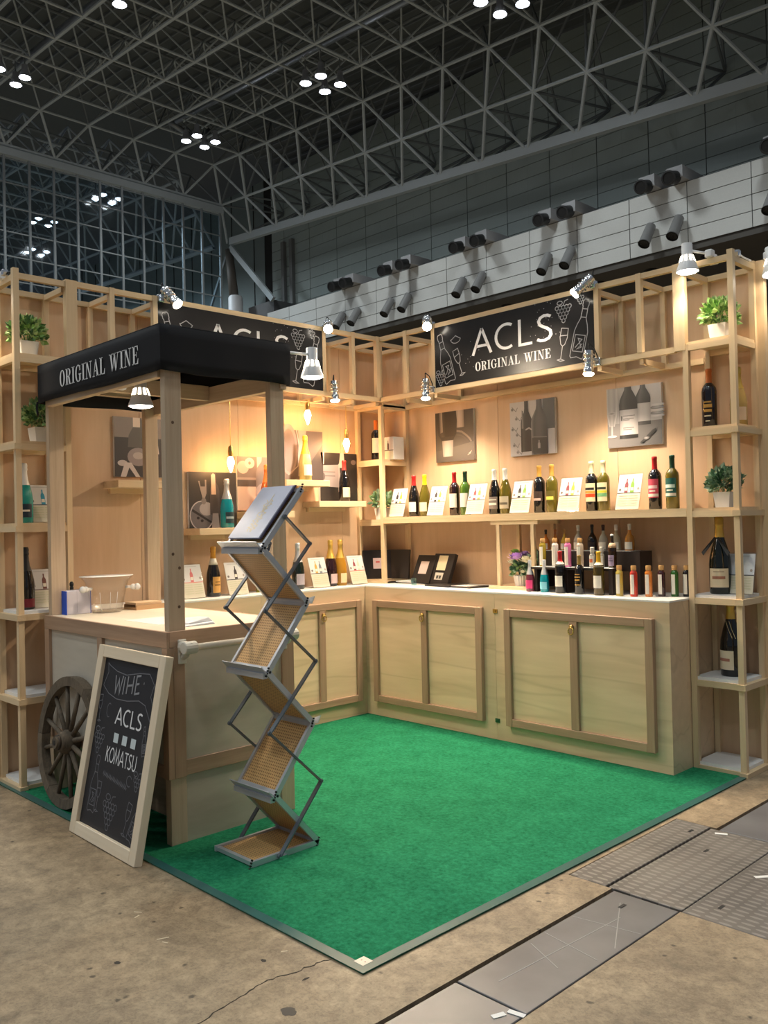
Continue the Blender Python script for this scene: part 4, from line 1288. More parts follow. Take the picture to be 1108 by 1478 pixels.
def d_r3(p, q, s):
    p.grad(q((0, .36), (1, .36), (1, 1), (0, 1)), GS(166, 190, 216, 182, w=NEU)); p.grad(q((0, 0), (1, 0), (1, .40), (0, .40)), GS(150, 118, 128, 160, w=NEU))
    for k in range(5): p.disc(.92 * s, (.47 + .045 * k) * s, .13 * s, .028 * s, G(196 if k % 2 else 224, NEU), G(140 if k % 2 else 196, NEU))
    bot(p, s, .67, .34, .27, GS(70, 116, 100, 86, 74, w=NEU), 1.0); p.vase(.67 * s, sc_([(.135, .40), (.135, .70)], s), GS(170, 204, 200, 176, w=NEU), s)
    bot(p, s, .40, .14, .34, GS(58, 104, 84, 74, 64, 58, w=NEU), 1.06); p.vase(.405 * s, sc_([(.170, .20), (.170, .62)], s), GS(178, 212, 214, 204, 178, w=NEU), s)
    for y, x1 in ((.51, .52), (.46, .50), (.44, .42), (.31, .50), (.28, .46)): p.rect(.30 * s, y * s, x1 * s, (y + .014) * s, G(150, NEU))
    p.rect(.26 * s, .44 * s, .29 * s, .52 * s, G(120, NEU))
    p.vase(.09 * s, sc_([(.05, .36), (.07, .44), (.10, .55), (.12, .75), (.11, 1.0)], s), GS(206, 176, 190, 170, 208, w=NEU), s)
    p.disc(.09 * s, .58 * s, .09 * s, .025 * s, G(140, NEU), G(196, NEU)); p.stroke([(.09 * s, .37 * s), (.09 * s, .20 * s)], 0.010, G(206, NEU)); p.disc(.09 * s, .19 * s, .09 * s, .02 * s, G(190, NEU), G(214, NEU))
    p.grad(q((.60, .05), (.66, .04), (.90, .22), (.90, .27), (.84, .25)), GS(92, 84, 70, 76, 96, w=NEU)); p.disc(.72 * s, .12 * s, .06 * s, .028 * s, G(196, NEU), G(110, NEU))
def d_l1(p, q, s):
    p.grad(q((0, 0), (1, 0), (1, .66), (0, .66)), GS(50, 46, 52, 62)); p.grad(q((0, .66), (1, .66), (1, 1), (0, 1)), GS(112, 124, 166, 150))
    p.vase(.44 * s, sc_([(.19, .40), (.19, .62), (.14, .80), (.09, .88), (.08, 1.0)], s), GS(150, 116, 96, 84, 78), s)
    p.grad(q((.36, .85), (.50, .85), (.50, 1), (.38, 1)), GS(232, 216, 222, 236, w=(1.0, .90, .80)))
    p.disc(.43 * s, .34 * s, .215 * s, .16 * s, G(176), G(132)); p.disc(.43 * s, .36 * s, .11 * s, .06 * s, G(204), G(160)); p.stroke([(.30 * s, .30 * s), (.43 * s, .27 * s), (.56 * s, .31 * s)], 0.006, G(110))
    p.grad(q((.60, 1), (.70, .72), (.73, .40), (.80, .40), (.80, .7), (.82, 1)), GS(206, 190, 170, 176, 200, 214)); p.disc(.76 * s, .38 * s, .06 * s, .03 * s, G(226), G(190))
    p.disc(.15 * s, .22 * s, .10 * s, .055 * s, G(214), G(176)); p.grad(q((.10, 0), (.18, .22), (.30, .22), (.46, 0), (.36, 0), (.26, .14), (.20, 0)), GS(196, 220, 220, 186, 176, 150, 176))
def d_l2(p, q, s):
    p.grad(q((0, 0), (1, 0), (1, 1), (0, 1)), GS(50, 44, 60, 74))
    p.disc(.27 * s, .22 * s, .255 * s, .275 * s, G(190, NEU), G(190, NEU)); p.disc(.27 * s, .22 * s, .235 * s, .255 * s, G(124, NEU), G(86, NEU)); p.disc(.38 * s, .35 * s, .15 * s, .12 * s, G(188, NEU), G(110, NEU))
    p.poly(q((.05, .30), (.45, .08), (.47, .11), (.07, .34)), G(36)); p.disc(.18 * s, .18 * s, .035 * s, .03 * s, G(24), G(40)); p.disc(.26 * s, .13 * s, .035 * s, .03 * s, G(24), G(40))
    p.vase(.29 * s, sc_([(.055, .41), (.014, .43), (.012, .54), (.045, .60), (.072, .74), (.070, .88)], s), GS(158, 132, 112, 132, 154), s)
    p.vase(.29 * s, sc_([(.046, .61), (.066, .72)], s), GS(196, 222, 204, 186), s)
    bot(p, s, .53, .22, .20, GS(56, 104, 84, 66, 54), 1.15); p.vase(.53 * s, sc_([(.075, .58), (.045, .72), (.035, .93), (.03, .97)], s), GS(196, 224, 200, 176, w=(1, .90, .82)), s)
    p.grad(q((.44, .0), (.62, .0), (.60, .24), (.48, .24)), GS(176, 130, 96, 140))
def d_l3(p, q, s):
    w_ = (1.0, .88, .82)
    p.grad(q((0, 0), (1, 0), (1, 1), (0, 1)), GS(206, 196, 216, 176, w=w_)); p.grad(q((0, .44), (.46, .44), (.46, 1), (0, 1)), GS(84, 92, 134, 116, w=w_)); p.rect(0, .44 * s, .44 * s, .55 * s, G(74, w_)); p.grad(q((0, .57), (.44, .57), (.44, .61), (0, .61)), GS(140, 160, 160, 140, w=w_))
    p.disc(.13 * s, .80 * s, .135 * s, .125 * s, G(206, w_), G(166, w_)); p.disc(.29 * s, .88 * s, .115 * s, .105 * s, G(228, w_), G(190, w_)); p.disc(.29 * s, .88 * s, .03 * s, .03 * s, G(110, w_), G(160, w_))
    bot(p, s, .62, .14, .42, GS(110, 146, 140, 124, 106, w=w_), .95); p.disc(.60 * s, .34 * s, .195 * s, .175 * s, G(190, w_), G(156, w_))
    p.grad(q((.56, .78), (.64, .78), (.63, 1), (.57, 1)), GS(206, 190, 206, 220, w=w_))
def d_l4(p, q, s):
    p.grad(q((0, 0), (1, 0), (1, 1), (0, 1)), GS(120, 66, 116, 96)); p.disc(.14 * s, .60 * s, .23 * s, .45 * s, G(176), G(132)); p.disc(.15 * s, .58 * s, .17 * s, .36 * s, G(150), G(158)); p.stroke([(.36 * s, s), (.38 * s, .7 * s), (.32 * s, .38 * s), (.14 * s, .14 * s), (.13 * s, 0)], 0.007, G(196))
    p.grad(q((.40, 1), (.60, 1), (.54, .6), (.50, .1), (.36, .1), (.42, .6)), GS(190, 176, 150, 110, 120, 176, w=(1, .9, .84))); p.grad(q((.62, 0), (1, 0), (1, .80), (.70, .40)), GS(70, 60, 96, 84)); p.stroke([(.72 * s, .18 * s), (.76 * s, .36 * s), (.70 * s, .44 * s)], 0.006, G(150))
def d_l5(p, q, s):
    p.grad(q((0, 0), (1, 0), (1, 1), (0, 1)), GS(34, 40, 62, 46)); p.vase(.25 * s, sc_([(.235, .31), (.235, .75)], s), GS(140, 172, 166, 150, 128, w=(1, .93, .93)), s); p.vase(.25 * s, sc_([(.235, .75), (.23, 1.0)], s), GS(70, 60, 48, 56, 92), s)
    for y in (.62, .53, .44): p.rect(.14 * s, y * s, .42 * s, (y + .014) * s, G(122))
    p.disc(.085 * s, .53 * s, .04 * s, .08 * s, G(96), G(130)); p.grad(q((.03, .76), (.09, .76), (.11, 1), (.03, 1)), GS(196, 176, 206, 214, w=(1, .88, .8)))
    p.grad(q((.48, .22), (.54, .30), (.53, .8), (.48, .76)), GS(150, 176, 190, 166)); p.grad(q((.52, .7), (.68, .7), (.64, 1), (.54, 1)), GS(170, 190, 206, 196, w=(1, .88, .82))); p.disc(.90 * s, .82 * s, .08 * s, .06 * s, G(150), G(60))
picture('R', 0.755, 1.772, 'sepia photo of a wine bottle and barrel above the long shelf', d_r1, 0.358, (96, 86, 79))
picture('R', 1.431, 1.768, 'grey photo of three dark wine bottles above the long shelf', d_r2, 0.358)
picture('R', 2.171, 1.766, 'grey photo of labelled bottles with stacked plates and corkscrew', d_r3, 0.358)
def d_l1(p, q, s):
    p.rect(0, 0, s, .66 * s, (58, 52, 52)); p.rect(0, .66 * s, s, s, (134, 120, 114))
    p.poly(q((.24, .5), (.26, .7), (.34, .84), (.34, 1), (.48, 1), (.60, .8), (.62, .5)), (92, 86, 80)); p.rect(.34 * s, .84 * s, .47 * s, s, (225, 206, 192))
    p.ell(.43 * s, .34 * s, .20 * s, .155 * s, (150, 138, 138)); p.ell(.43 * s, .36 * s, .10 * s, .06 * s, (186, 174, 172))
    p.poly(q((.60, 1), (.70, .70), (.74, .40), (.82, .40), (.78, .7), (.78, 1)), (216, 196, 190))
    p.ell(.14 * s, .23 * s, .09 * s, .05 * s, (196, 186, 184)); p.poly(q((.10, 0), (.18, .24), (.30, .24), (.46, 0), (.38, 0), (.26, .16), (.20, 0)), (206, 196, 194))
def d_l2(p, q, s):
    p.rect(0, 0, s, s, (54, 49, 47))
    p.ell(.26 * s, .22 * s, .25 * s, .27 * s, (176, 170, 172)); p.ell(.26 * s, .22 * s, .23 * s, .25 * s, (98, 94, 98)); p.ell(.36 * s, .34 * s, .15 * s, .12 * s, (150, 144, 144))
    p.poly(q((.05, .30), (.45, .08), (.47, .11), (.07, .34)), (40, 37, 38)); p.ell(.18 * s, .18 * s, .03 * s, .025 * s, (30, 28, 30)); p.ell(.26 * s, .13 * s, .03 * s, .025 * s, (30, 28, 30))
    p.poly(q((.24, .72), (.26, .62), (.36, .62), (.36, .74)), (214, 200, 194)); p.poly(q((.19, .84), (.25, .62), (.28, .52), (.32, .52), (.36, .62), (.36, .86), (.33, .86), (.33, .74), (.24, .74), (.22, .84)), (142, 132, 128)); p.ell(.30 * s, .48 * s, .05 * s, .06 * s, (120, 112, 110))
    p.poly(clip(bottle_poly(.53 * s, .24 * s, .74 * s, .20 * s), s), (78, 72, 72)); p.poly(q((.46, .60), (.56, .60), (.54, .96), (.50, .98), (.46, .95)), (206, 184, 170))
    p.poly(q((.46, .0), (.62, .0), (.60, .26), (.48, .26)), (150, 142, 142))
def d_l3(p, q, s):
    p.rect(0, 0, s, s, (205, 180, 166)); p.poly(q((0, .44), (.45, .44), (.45, 1), (0, 1)), (118, 104, 98)); p.rect(0, .44 * s, .44 * s, .56 * s, (84, 74, 70)); p.rect(0, .57 * s, .44 * s, .61 * s, (150, 134, 126))
    p.ell(.13 * s, .80 * s, .13 * s, .12 * s, (190, 166, 154)); p.ell(.28 * s, .88 * s, .11 * s, .10 * s, (214, 190, 176)); p.ell(.28 * s, .88 * s, .03 * s, .03 * s, (130, 112, 104))
    p.poly(clip(bottle_poly(.62 * s, .14 * s, 1.0 * s, .40 * s), s), (134, 122, 120)); p.ell(.60 * s, .34 * s, .19 * s, .17 * s, (176, 160, 158))
def d_l4(p, q, s):
    p.rect(0, 0, s, s, (110, 96, 92)); p.ell(.14 * s, .62 * s, .22 * s, .50 * s, (160, 142, 140)); p.ell(.14 * s, .60 * s, .17 * s, .42 * s, (140, 124, 122)); p.stroke([(.34 * s, s), (.40 * s, .7 * s), (.36 * s, .3 * s), (.12 * s, .12 * s)], 0.008, (190, 172, 166))
    p.poly(q((.38, 1), (.58, 1), (.52, .6), (.50, .1), (.36, .1), (.40, .6)), (172, 150, 140)); p.poly(q((.66, 0), (1, 0), (1, .75), (.70, .40)), (78, 68, 66))
def d_l5(p, q, s):
    p.rect(0, 0, s, s, (44, 39, 37)); p.poly(q((.02, .32), (.48, .30), (.48, .76), (.02, .74)), (158, 144, 142)); p.rect(.05 * s, .60 * s, .40 * s, .62 * s, (120, 108, 106)); p.rect(.05 * s, .52 * s, .40 * s, .54 * s, (120, 108, 106)); p.ell(.09 * s, .52 * s, .04 * s, .07 * s, (104, 92, 92))
    p.poly(q((.06, .76), (.10, .76), (.12, 1), (.02, 1)), (206, 182, 168)); p.poly(q((.48, .2), (.54, .3), (.52, .8), (.48, .76)), (176, 160, 156)); p.poly(q((.50, .7), (.66, .7), (.64, 1), (.54, 1)), (190, 168, 158))
    p.ell(.90 * s, .82 * s, .07 * s, .05 * s, (120, 104, 98))
picture('L', 2.055, 1.655, 'photo of a cork and champagne bottle beside the rear canopy post', d_l1, 0.36)
picture('L', 1.555, 1.338, 'dark photo of a plate, flute and champagne behind the blue bottle', d_l2, 0.36)
picture('L', 1.185, 1.450, 'pinkish photo of a bottle with rounds of fruit behind the orange bottle', d_l3, 0.36)
picture('L', 0.80, 1.652, 'brownish photo of a large wine glass behind the pale gold bottle', d_l4, 0.36)
picture('L', 0.47, 1.506, 'dark photo of a bottle label behind the red-capped bottle by the corner', d_l5, 0.36)

# ================================================================== CART
X0c, X1c, Y0c, Y1c, HC = 0.345, 1.575, -2.81, -2.14, 0.903
cart = thing('display_cart', 'wooden display cart with panelled sides, four posts and a towel-rail handle', 'cart', (0.96, -2.475, 0.0))
def cb(name, mat, x0, y0, z0, x1, y1, z1, bevel=0.0015):
    o = cart.location
    if isinstance(mat, dict):
        dd = (x1 - x0, y1 - y0, z1 - z0); mat = mat['xyz'[dd.index(max(dd))]]
    return MB().box(x0 - o.x, y0 - o.y, z0, x1 - o.x, y1 - o.y, z1).build(name, mat, cart, bevel=bevel)
CTOP = wood('cart_top', (0.74, 0.66, 0.53), (0.66, 0.57, 0.44), 'x', 5, 0.4, 0.1, 0.02)
cb('top_board', CTOP, X0c + 0.012, Y0c + 0.012, HC - 0.02, X1c - 0.012, Y1c - 0.012, HC)
cb('inner_body', GPLY, X0c + 0.03, Y0c + 0.035, 0.30, X1c - 0.03, Y1c - 0.03, HC - 0.02, 0)
# edging
cb('edge_trim', TRIM, X0c, Y0c, HC - 0.068, X1c, Y0c + 0.013, HC + 0.001)
cb('edge_trim', TRIM, X1c - 0.013, Y0c + 0.013, HC - 0.066, X1c, Y1c, HC + 0.001)
cb('edge_trim', TRIM, X0c, Y0c + 0.013, HC - 0.066, X0c + 0.013, Y1c, HC + 0.001)
cb('edge_trim', TRIM, X0c + 0.013, Y1c - 0.013, HC - 0.066, X1c - 0.013, Y1c, HC + 0.001)
# front (-y) side: stiles, panels, lower rail
for a, b in ((X0c, X0c + 0.052), (0.935, 0.985), (X1c - 0.045, X1c)):
    cb('stile', TRIM, a, Y0c + 0.0005, 0.285, b, Y0c + 0.03, HC - 0.068)
cb('side_panel', GPLY, X0c + 0.052, Y0c + 0.016, 0.335, 0.935, Y0c + 0.03, HC - 0.068, 0)
cb('side_panel', GPLY, 0.985, Y0c + 0.016, 0.335, X1c - 0.045, Y0c + 0.03, HC - 0.068, 0)
cb('lower_rail', TRIM, X0c + 0.052, Y0c + 0.002, 0.285, X1c - 0.045, Y0c + 0.03, 0.335)
# +x side
cb('stile', TRIM, X1c - 0.03, Y0c + 0.03, 0.285, X1c + 0.001, Y0c + 0.085, HC - 0.066)
cb('stile', TRIM, X1c - 0.03, Y1c - 0.07, 0.285, X1c + 0.001, Y1c, HC - 0.066)
cb('side_panel', GPLY_Y, X1c - 0.028, Y0c + 0.085, 0.355, X1c - 0.008, Y1c - 0.07, HC - 0.066, 0)
cb('lower_rail', TRIM, X1c - 0.028, Y0c + 0.085, 0.290, X1c - 0.002, Y1c - 0.07, 0.355)
cb('base_panel', GPLY_Y, X1c - 0.03, Y0c + 0.088, 0.006, X1c - 0.012, Y1c - 0.07, 0.290, 0)
cb('base_panel', TRIM['x'], X0c + 0.06, Y0c + 0.20, 0.006, X1c - 0.05, Y0c + 0.215, 0.30, 0)
cb('base_panel', GPLY_Y, X0c, Y0c + 0.06, 0.006, X0c + 0.012, Y1c - 0.06, HC - 0.06, 0)
cb('leg', STUD, X1c - 0.05, Y0c + 0.012, 0.006, X1c - 0.008, Y0c + 0.088, 0.287)
cb('leg', STUD, X1c - 0.05, Y1c - 0.08, 0.006, X1c - 0.008, Y1c - 0.004, 0.287)
cb('leg', STUD, X0c + 0.012, Y0c + 0.012, 0.006, X0c + 0.06, Y0c + 0.088, 0.287)
cb('leg', STUD, X0c + 0.012, Y1c - 0.08, 0.006, X0c + 0.06, Y1c - 0.004, 0.287)
cb('base_panel', TRIM['y'], X1c - 0.06, Y0c + 0.09, 0.006, X1c - 0.05, Y0c + 0.21, 0.287, 0)
# four canopy posts (2 x 4 studs) and the beams they carry
PZ = 2.03
for a in (X0c + 0.012, X1c - 0.05):
    for b in (Y0c + 0.02, Y1c - 0.098):
        cb('canopy_post', STUD, a, b, HC, a + 0.038, b + 0.078, PZ)
for y in (Y0c + 0.008, Y1c - 0.044):
    cb('canopy_beam', STUD, X0c + 0.01, y, 1.985, X1c - 0.002, y + 0.036, 2.07) if y > -2.5 else cb('canopy_beam', STUD, X0c + 0.055, y, 1.985, X1c - 0.052, y + 0.036, 2.07)
cb('canopy_beam', STUD, 0.93, Y0c + 0.05, 2.00, 0.966, Y1c - 0.045, 2.075)
cb('canopy_beam', STUD, X0c + 0.012, Y0c + 0.1, 2.07, X0c + 0.05, Y1c - 0.1, 2.14)
# knots on the posts
KNOT = plain('knot_brown', (0.12, 0.065, 0.035), 0.6)
k = MB()
for (y, z) in ((-2.755, 1.79), (-2.765, 1.23), (-2.735, 1.17), (-2.74, 1.005)):
    k.lathe([(0.007, 0), (0.006, 0.0008)], 10, (X1c - 0.012 - 0.96, y + 2.475, z), (1, 0, 0))
k.build('wood_knots', KNOT, cart)
# towel-rail handle
CRM = plain('bracket_cream', srgb(214, 206, 192), 0.4)
for y in (-2.742, -2.205):
    h = MB().box(X1c - 0.96, y - 0.018 + 2.475, 0.765, X1c + 0.014 - 0.96, y + 0.018 + 2.475, 0.868)
    h.tube((X1c + 0.010 - 0.96, y + 2.475, 0.838), (X1c + 0.085 - 0.96, y + 2.475, 0.838), 0.026, 0.024, 12)
    h.tube((X1c + 0.012 - 0.96, y + 2.475, 0.79), (X1c + 0.05 - 0.96, y + 2.475, 0.815), 0.012, 0.016, 10)
    h.tube((X1c + 0.066 - 0.96, y - 0.03 + 2.475, 0.838), (X1c + 0.066 - 0.96, y + 0.03 + 2.475, 0.838), 0.027, 0.027, 14)
    h.build('handle_bracket', CRM, cart, False, 0.003)
MB().tube((X1c + 0.066 - 0.96, -2.742 + 2.475, 0.838), (X1c + 0.066 - 0.96, -2.205 + 2.475, 0.838), 0.0135, 0.0135, 14).build('handle_rod', CTOP, cart, True)

# canopy: black cloth box over the posts
can = thing('cart_canopy', 'black cloth cart canopy reading ORIGINAL WINE', 'canopy', (0.96, -2.475, 2.0))
m = MB()
cx0, cx1, cy0, cy1, cz0, cz1 = 0.338 - 0.96, 1.582 - 0.96, -2.82 + 2.475, -2.128 + 2.475, 0.005, 0.203
nx, ny = 24, 14
rnd = random.Random(3)
th = 0.004
# top, gently sagging
def sag(u, v): return cz1 - 0.012 * math.sin(PI * u) * math.sin(PI * v)
base = len(m.v)
for j in range(ny + 1):
    for i in range(nx + 1):
        u, v = i / nx, j / ny
        m.v.append((cx0 + (cx1 - cx0) * u, cy0 + (cy1 - cy0) * v, sag(u, v)))
for j in range(ny):
    for i in range(nx):
        a = base + j * (nx + 1) + i
        m.f.append((a, a + 1, a + nx + 2, a + nx + 1))
# valance skirt with small ripples at the hem
per = []
for i in range(nx): per.append((i / nx, 0.0))
for j in range(ny): per.append((1.0, j / ny))
for i in range(nx): per.append((1 - i / nx, 1.0))
for j in range(ny): per.append((0.0, 1 - j / ny))
L = len(per); base = len(m.v)
for r in range(5):
    w = r / 4
    for (u, v) in per:
        x = cx0 + (cx1 - cx0) * u; y = cy0 + (cy1 - cy0) * v
        nxn = -1 if u == 0 else (1 if u == 1 else 0); nyn = -1 if v == 0 else (1 if v == 1 else 0)
        rip = 0.003 * math.sin(9.0 * (u + v) * 2) * w
        m.v.append((x + nxn * rip, y + nyn * rip, cz1 + (cz0 - cz1) * w + 0.004 * math.sin(7 * (u - v)) * w))
for r in range(4):
    for i in range(L):
        j = (i + 1) % L
        a = base + r * L
        m.f.append((a + i, a + L + i, a + L + j, a + j))
o = m.build('cloth', CLOTH, can, True, auto=0.7)
md = o.modifiers.new('thick', 'SOLIDIFY'); md.thickness = th; md.offset = -1
cloth = o
put_text('lettering', cloth, PAINTW, 'ORIGINAL WINE', SERIF, 0.080, (cx0 + 0.674, cy0 - 0.004, 0.056), (1, 0, 0), (0, 0, 1), 1.07, 0.12, 0.05, True, 0.001)
MB().path([(cx0 - 0.005, cy0, 0.015), (cx0 - 0.008, cy0 - 0.004, -0.02), (cx0 + 0.004, cy0 - 0.003, -0.055)], 0.006, 6).build('tie_cord', CLOTH, can)

# wagon wheel leaning on the cart
wh = thing('wagon_wheel', 'old dark wooden spoked wagon wheel leaning against the cart', 'wheel', (0.715, -2.885, 0.006))
wh.rotation_euler = (-math.radians(6.0), 0, 0)
RW = 0.312
m = MB()
segs = 6
rim_prof = [(RW - 0.045, -0.022), (RW, -0.024), (RW, 0.024), (RW - 0.045, 0.022), (RW - 0.045, -0.022)]
for sgi in range(segs):
    mm = MB()
    n = 8
    for i in range(n + 1):
        a = 2 * PI * (sgi + (i / n) * 0.992 + 0.004) / segs
        for r, d in rim_prof[:4]:
            mm.v.append((r * math.cos(a), d, RW + r * math.sin(a)))
    for i in range(n):
        for q in range(4):
            p = (q + 1) % 4
            mm.f.append((4 * i + q, 4 * i + p, 4 * i + 4 + p, 4 * i + 4 + q))
    mm.f.append((0, 3, 2, 1)); mm.f.append((4 * n, 4 * n + 1, 4 * n + 2, 4 * n + 3))
    mm.build('felloe', OLDWOOD, wh)
for k in range(12):
    a = 2 * PI * (k + 0.5) / 12
    c, s = math.cos(a), math.sin(a)
    MB().tube((0.04 * c, -0.004, RW + 0.04 * s), ((RW - 0.03) * c, 0, RW + (RW - 0.03) * s), 0.0125, 0.010, 8).build('spoke', OLDWOOD, wh, True)
MB().lathe([(0.0001, -0.075), (0.028, -0.075), (0.032, -0.062), (0.032, -0.055), (0.045, -0.05), (0.058, -0.02), (0.058, 0.02), (0.045, 0.04), (0.0001, 0.042)], 18, (0, 0, RW), (0, 1, 0)).build('hub', OLDWOOD, wh, True, auto=0.6)
MB().lathe([(0.012, 0), (0.012, 0.002)], 12, (0, -0.077, RW), (0, 1, 0)).build('hub_bore', BLACK, wh)
MB().lathe([(0.034, 0), (0.036, 0.002), (0.036, 0.010), (0.034, 0.012)], 18, (0, -0.066, RW), (0, 1, 0)).build('hub_band', plain('rusty_iron', (0.07, 0.055, 0.045), 0.6, 0.5), wh, True)

# A-board leaning on the cart
bd = thing('chalkboard_sign', 'pine-framed chalkboard reading WINE ACLS KOMATSU leaning on the cart', 'chalkboard', (1.345, -2.995, 0.0))
lean = math.atan2(0.160, 0.812)
bd.rotation_euler = (-lean, 0, math.radians(-1.0))
bw, bh, fw_ = 0.612, 0.828, 0.052
for nm, q in (('frame_stile', (-bw / 2, -0.018, 0, -bw / 2 + fw_, 0.018, bh)), ('frame_stile', (bw / 2 - fw_, -0.018, 0, bw / 2, 0.018, bh))):
    MB().box(*q).build(nm, FRAMEW['z'], bd, bevel=0.002)
for nm, q in (('frame_rail', (-bw / 2 + fw_, -0.018, 0, bw / 2 - fw_, 0.018, fw_)), ('frame_rail', (-bw / 2 + fw_, -0.018, bh - fw_, bw / 2 - fw_, 0.018, bh))):
    MB().box(*q).build(nm, FRAMEW['x'], bd, bevel=0.002)
slate = MB().box(-bw / 2 + fw_, 0.0, fw_, bw / 2 - fw_, 0.010, bh - fw_).build('slate', plain('slate_blue_black', srgb(34, 35, 42), 0.5), bd)
O_ = Vector((-bw / 2 + fw_, 0.0, fw_)); U, V = Vector((1, 0, 0)), Vector((0, 0, 1))
iw, ih = bw - 2 * fw_, bh - 2 * fw_
put_text('large_lettering', slate, PAINTW, 'ACLS', SANS, 0.072, O_ + U * 0.300 + V * 0.452, U, V, 1.12, 0.115, 0.06)
put_text('lower_lettering', slate, PAINTW, 'KOMATSU', SANS, 0.064, O_ + U * 0.285 + V * 0.288, U, V, 0.80, 0.10, 0.04)
for dx in (-0.078, 0.0, 0.078):
    c = O_ + U * (0.292 + dx) + V * 0.394
    sq = MB()
    sq.v = [tuple(c + U * a + V * b + Vector((0, -0.0012, 0))) for a, b in ((-.021, -.019), (.021, -.019), (.021, .021), (-.021, .021))]
    sq.f.append((0, 1, 2, 3))
    sq.build('white_square', plain('square_white', srgb(205, 216, 220), 0.5), slate)
ban = [[(0.05, 0.66), (0.035, 0.70), (0.06, 0.69), (0.13, 0.672), (0.22, 0.665), (0.34, 0.685), (0.42, 0.69), (0.47, 0.65), (0.49, 0.62)],
       [(0.05, 0.66), (0.02, 0.60), (0.08, 0.57), (0.16, 0.555), (0.26, 0.558), (0.36, 0.572), (0.42, 0.56), (0.48, 0.50)],
       [(0.47, 0.65), (0.455, 0.60), (0.48, 0.57)]]
strokes('banner_outline', slate, CHALKD, ban, O_, U, V, 0.004)
WINE = [[(0.12, .635), (0.135, .585), (0.155, .625), (0.172, .585), (0.188, .638)], [(0.205, .636), (0.205, .584)],
        [(0.235, .64), (0.235, .588)], [(0.285, .645), (0.285, .592)], [(0.235, .612), (0.285, .618)],
        [(0.345, .650), (0.31, .646), (0.31, .594), (0.35, .60)], [(0.31, .622), (0.338, .626)], [(0.375, .63), (0.38, .63)]]
wn = [[((a - 0.12) * 1.0 + 0.125, (b - 0.61) * 1.45 + 0.618) for a, b in ln] for ln in WINE]
strokes('banner_lettering', slate, plain('chalk_mid', (0.27, 0.27, 0.29), 0.7), wn, O_, U, V, 0.009)
scr = []
x = 0.15
while x < 0.36:
    scr.append([(x, 0.232 - 0.1 * (x - .15)), (x + 0.004, 0.246 - 0.1 * (x - .15)), (x + 0.009, 0.228 - 0.1 * (x - .15)), (x + 0.014, 0.236 - 0.1 * (x - .15))]); x += 0.013
for nm, ln in (('chalk_bottle', chalk_bottle(0.085, 0.06, 0.24, 0.0, 1)), ('chalk_glass', chalk_glass(0.135, 0.07, 0.13, 0.0)), ('chalk_bottle', chalk_bottle(0.455, 0.02, 0.20, -0.35, 1)), ('chalk_glass', chalk_glass(0.40, 0.03, 0.14, -0.2)),
               ('chalk_grapes', chalk_grapes(0.255, 0.12, 0.013, 5)), ('chalk_grapes', chalk_grapes(0.06, 0.38, 0.012, 4)), ('chalk_grapes', chalk_grapes(0.45, 0.26, 0.010, 3)), ('chalk_glass', chalk_glass(0.03, 0.44, 0.12, 0.1)), ('chalk_bottle', chalk_bottle(0.47, 0.36, 0.12, 0.2, 1)),
               ('chalk_script', scr), ('chalk_slice', [arc(0.385, 0.245, 0.022, 0.022, 30, 300, 8)]), ('chalk_slice', [arc(0.11, 0.50, 0.02, 0.03, 60, 300, 8)])):
    strokes(nm, slate, CHALKD, ln, O_, U, V, 0.0035)

# things on the cart
bb = thing('blue_white_box', 'blue and white cardboard box standing on the cart top', 'box', (0.40, -2.68, HC))
MB().box(-0.055, -0.055, 0, 0.050, 0.075, 0.122).build('carton', plain('carton_white', srgb(214, 210, 222), 0.5), bb, bevel=0.002)
MB().box(-0.056, -0.0575, 0, 0.051, -0.0545, 0.123).build('blue_end', plain('carton_blue', srgb(20, 84, 205), 0.45), bb)
MB().box(-0.056, 0.074, 0, 0.051, 0.0765, 0.123).build('blue_end', plain('carton_blue', srgb(20, 84, 205), 0.45), bb)
MB().box(0.0495, 0.0, 0.008, 0.0508, 0.0015, 0.122).build('fold_line', plain('fold_grey', srgb(180, 176, 190), 0.5), bb)
mk = thing('black_marker', 'short black marker cap poking up behind the blue and white box', 'marker', (0.335, -2.655, HC))
MB().lathe([(0.010, 0), (0.010, 0.135), (0.008, 0.14), (0.011, 0.145), (0.011, 0.156), (0.006, 0.165)], 10).build('barrel', BLACK, mk, True, auto=0.6)
tub = thing('clear_wine_bucket', 'clear flared acrylic wine bucket with round knob handles on the cart', 'bucket', (0.478, -2.528, HC))
TS = (0.80, 0.95)
MB().lathe([(0.078, 0.0), (0.083, 0.004), (0.105, 0.10), (0.120, 0.160), (0.148, 0.190), (0.150, 0.192), (0.144, 0.193), (0.117, 0.162), (0.102, 0.10), (0.080, 0.008), (0.0001, 0.008)], 28, (0, 0, 0), None, *TS).build('bowl', TUBM, tub, True)
for a in (-1.25, 0.95):
    c = Vector((math.cos(a) * 0.118 * TS[0], math.sin(a) * 0.118 * TS[1], 0.130)); d = Vector((math.cos(a), math.sin(a), 0))
    kb = MB().tube(c - d * 0.01, c + d * 0.02, 0.008, 0.008, 10)
    kb.sphere(c + d * 0.03, 0.016, 12, 8); kb.sphere(c + d * 0.05, 0.018, 12, 8)
    kb.build('knob', plain('clear_knob', (0.88, 0.87, 0.85), 0.08, trans=0.2), tub, True)
MB().lathe([(0.1495, 0.1915), (0.1505, 0.1925), (0.1495, 0.1935)], 28, (0, 0, 0), None, *TS).build('rim', plain('clear_rim', (0.9, 0.9, 0.9), 0.1), tub, True)
rb = MB()
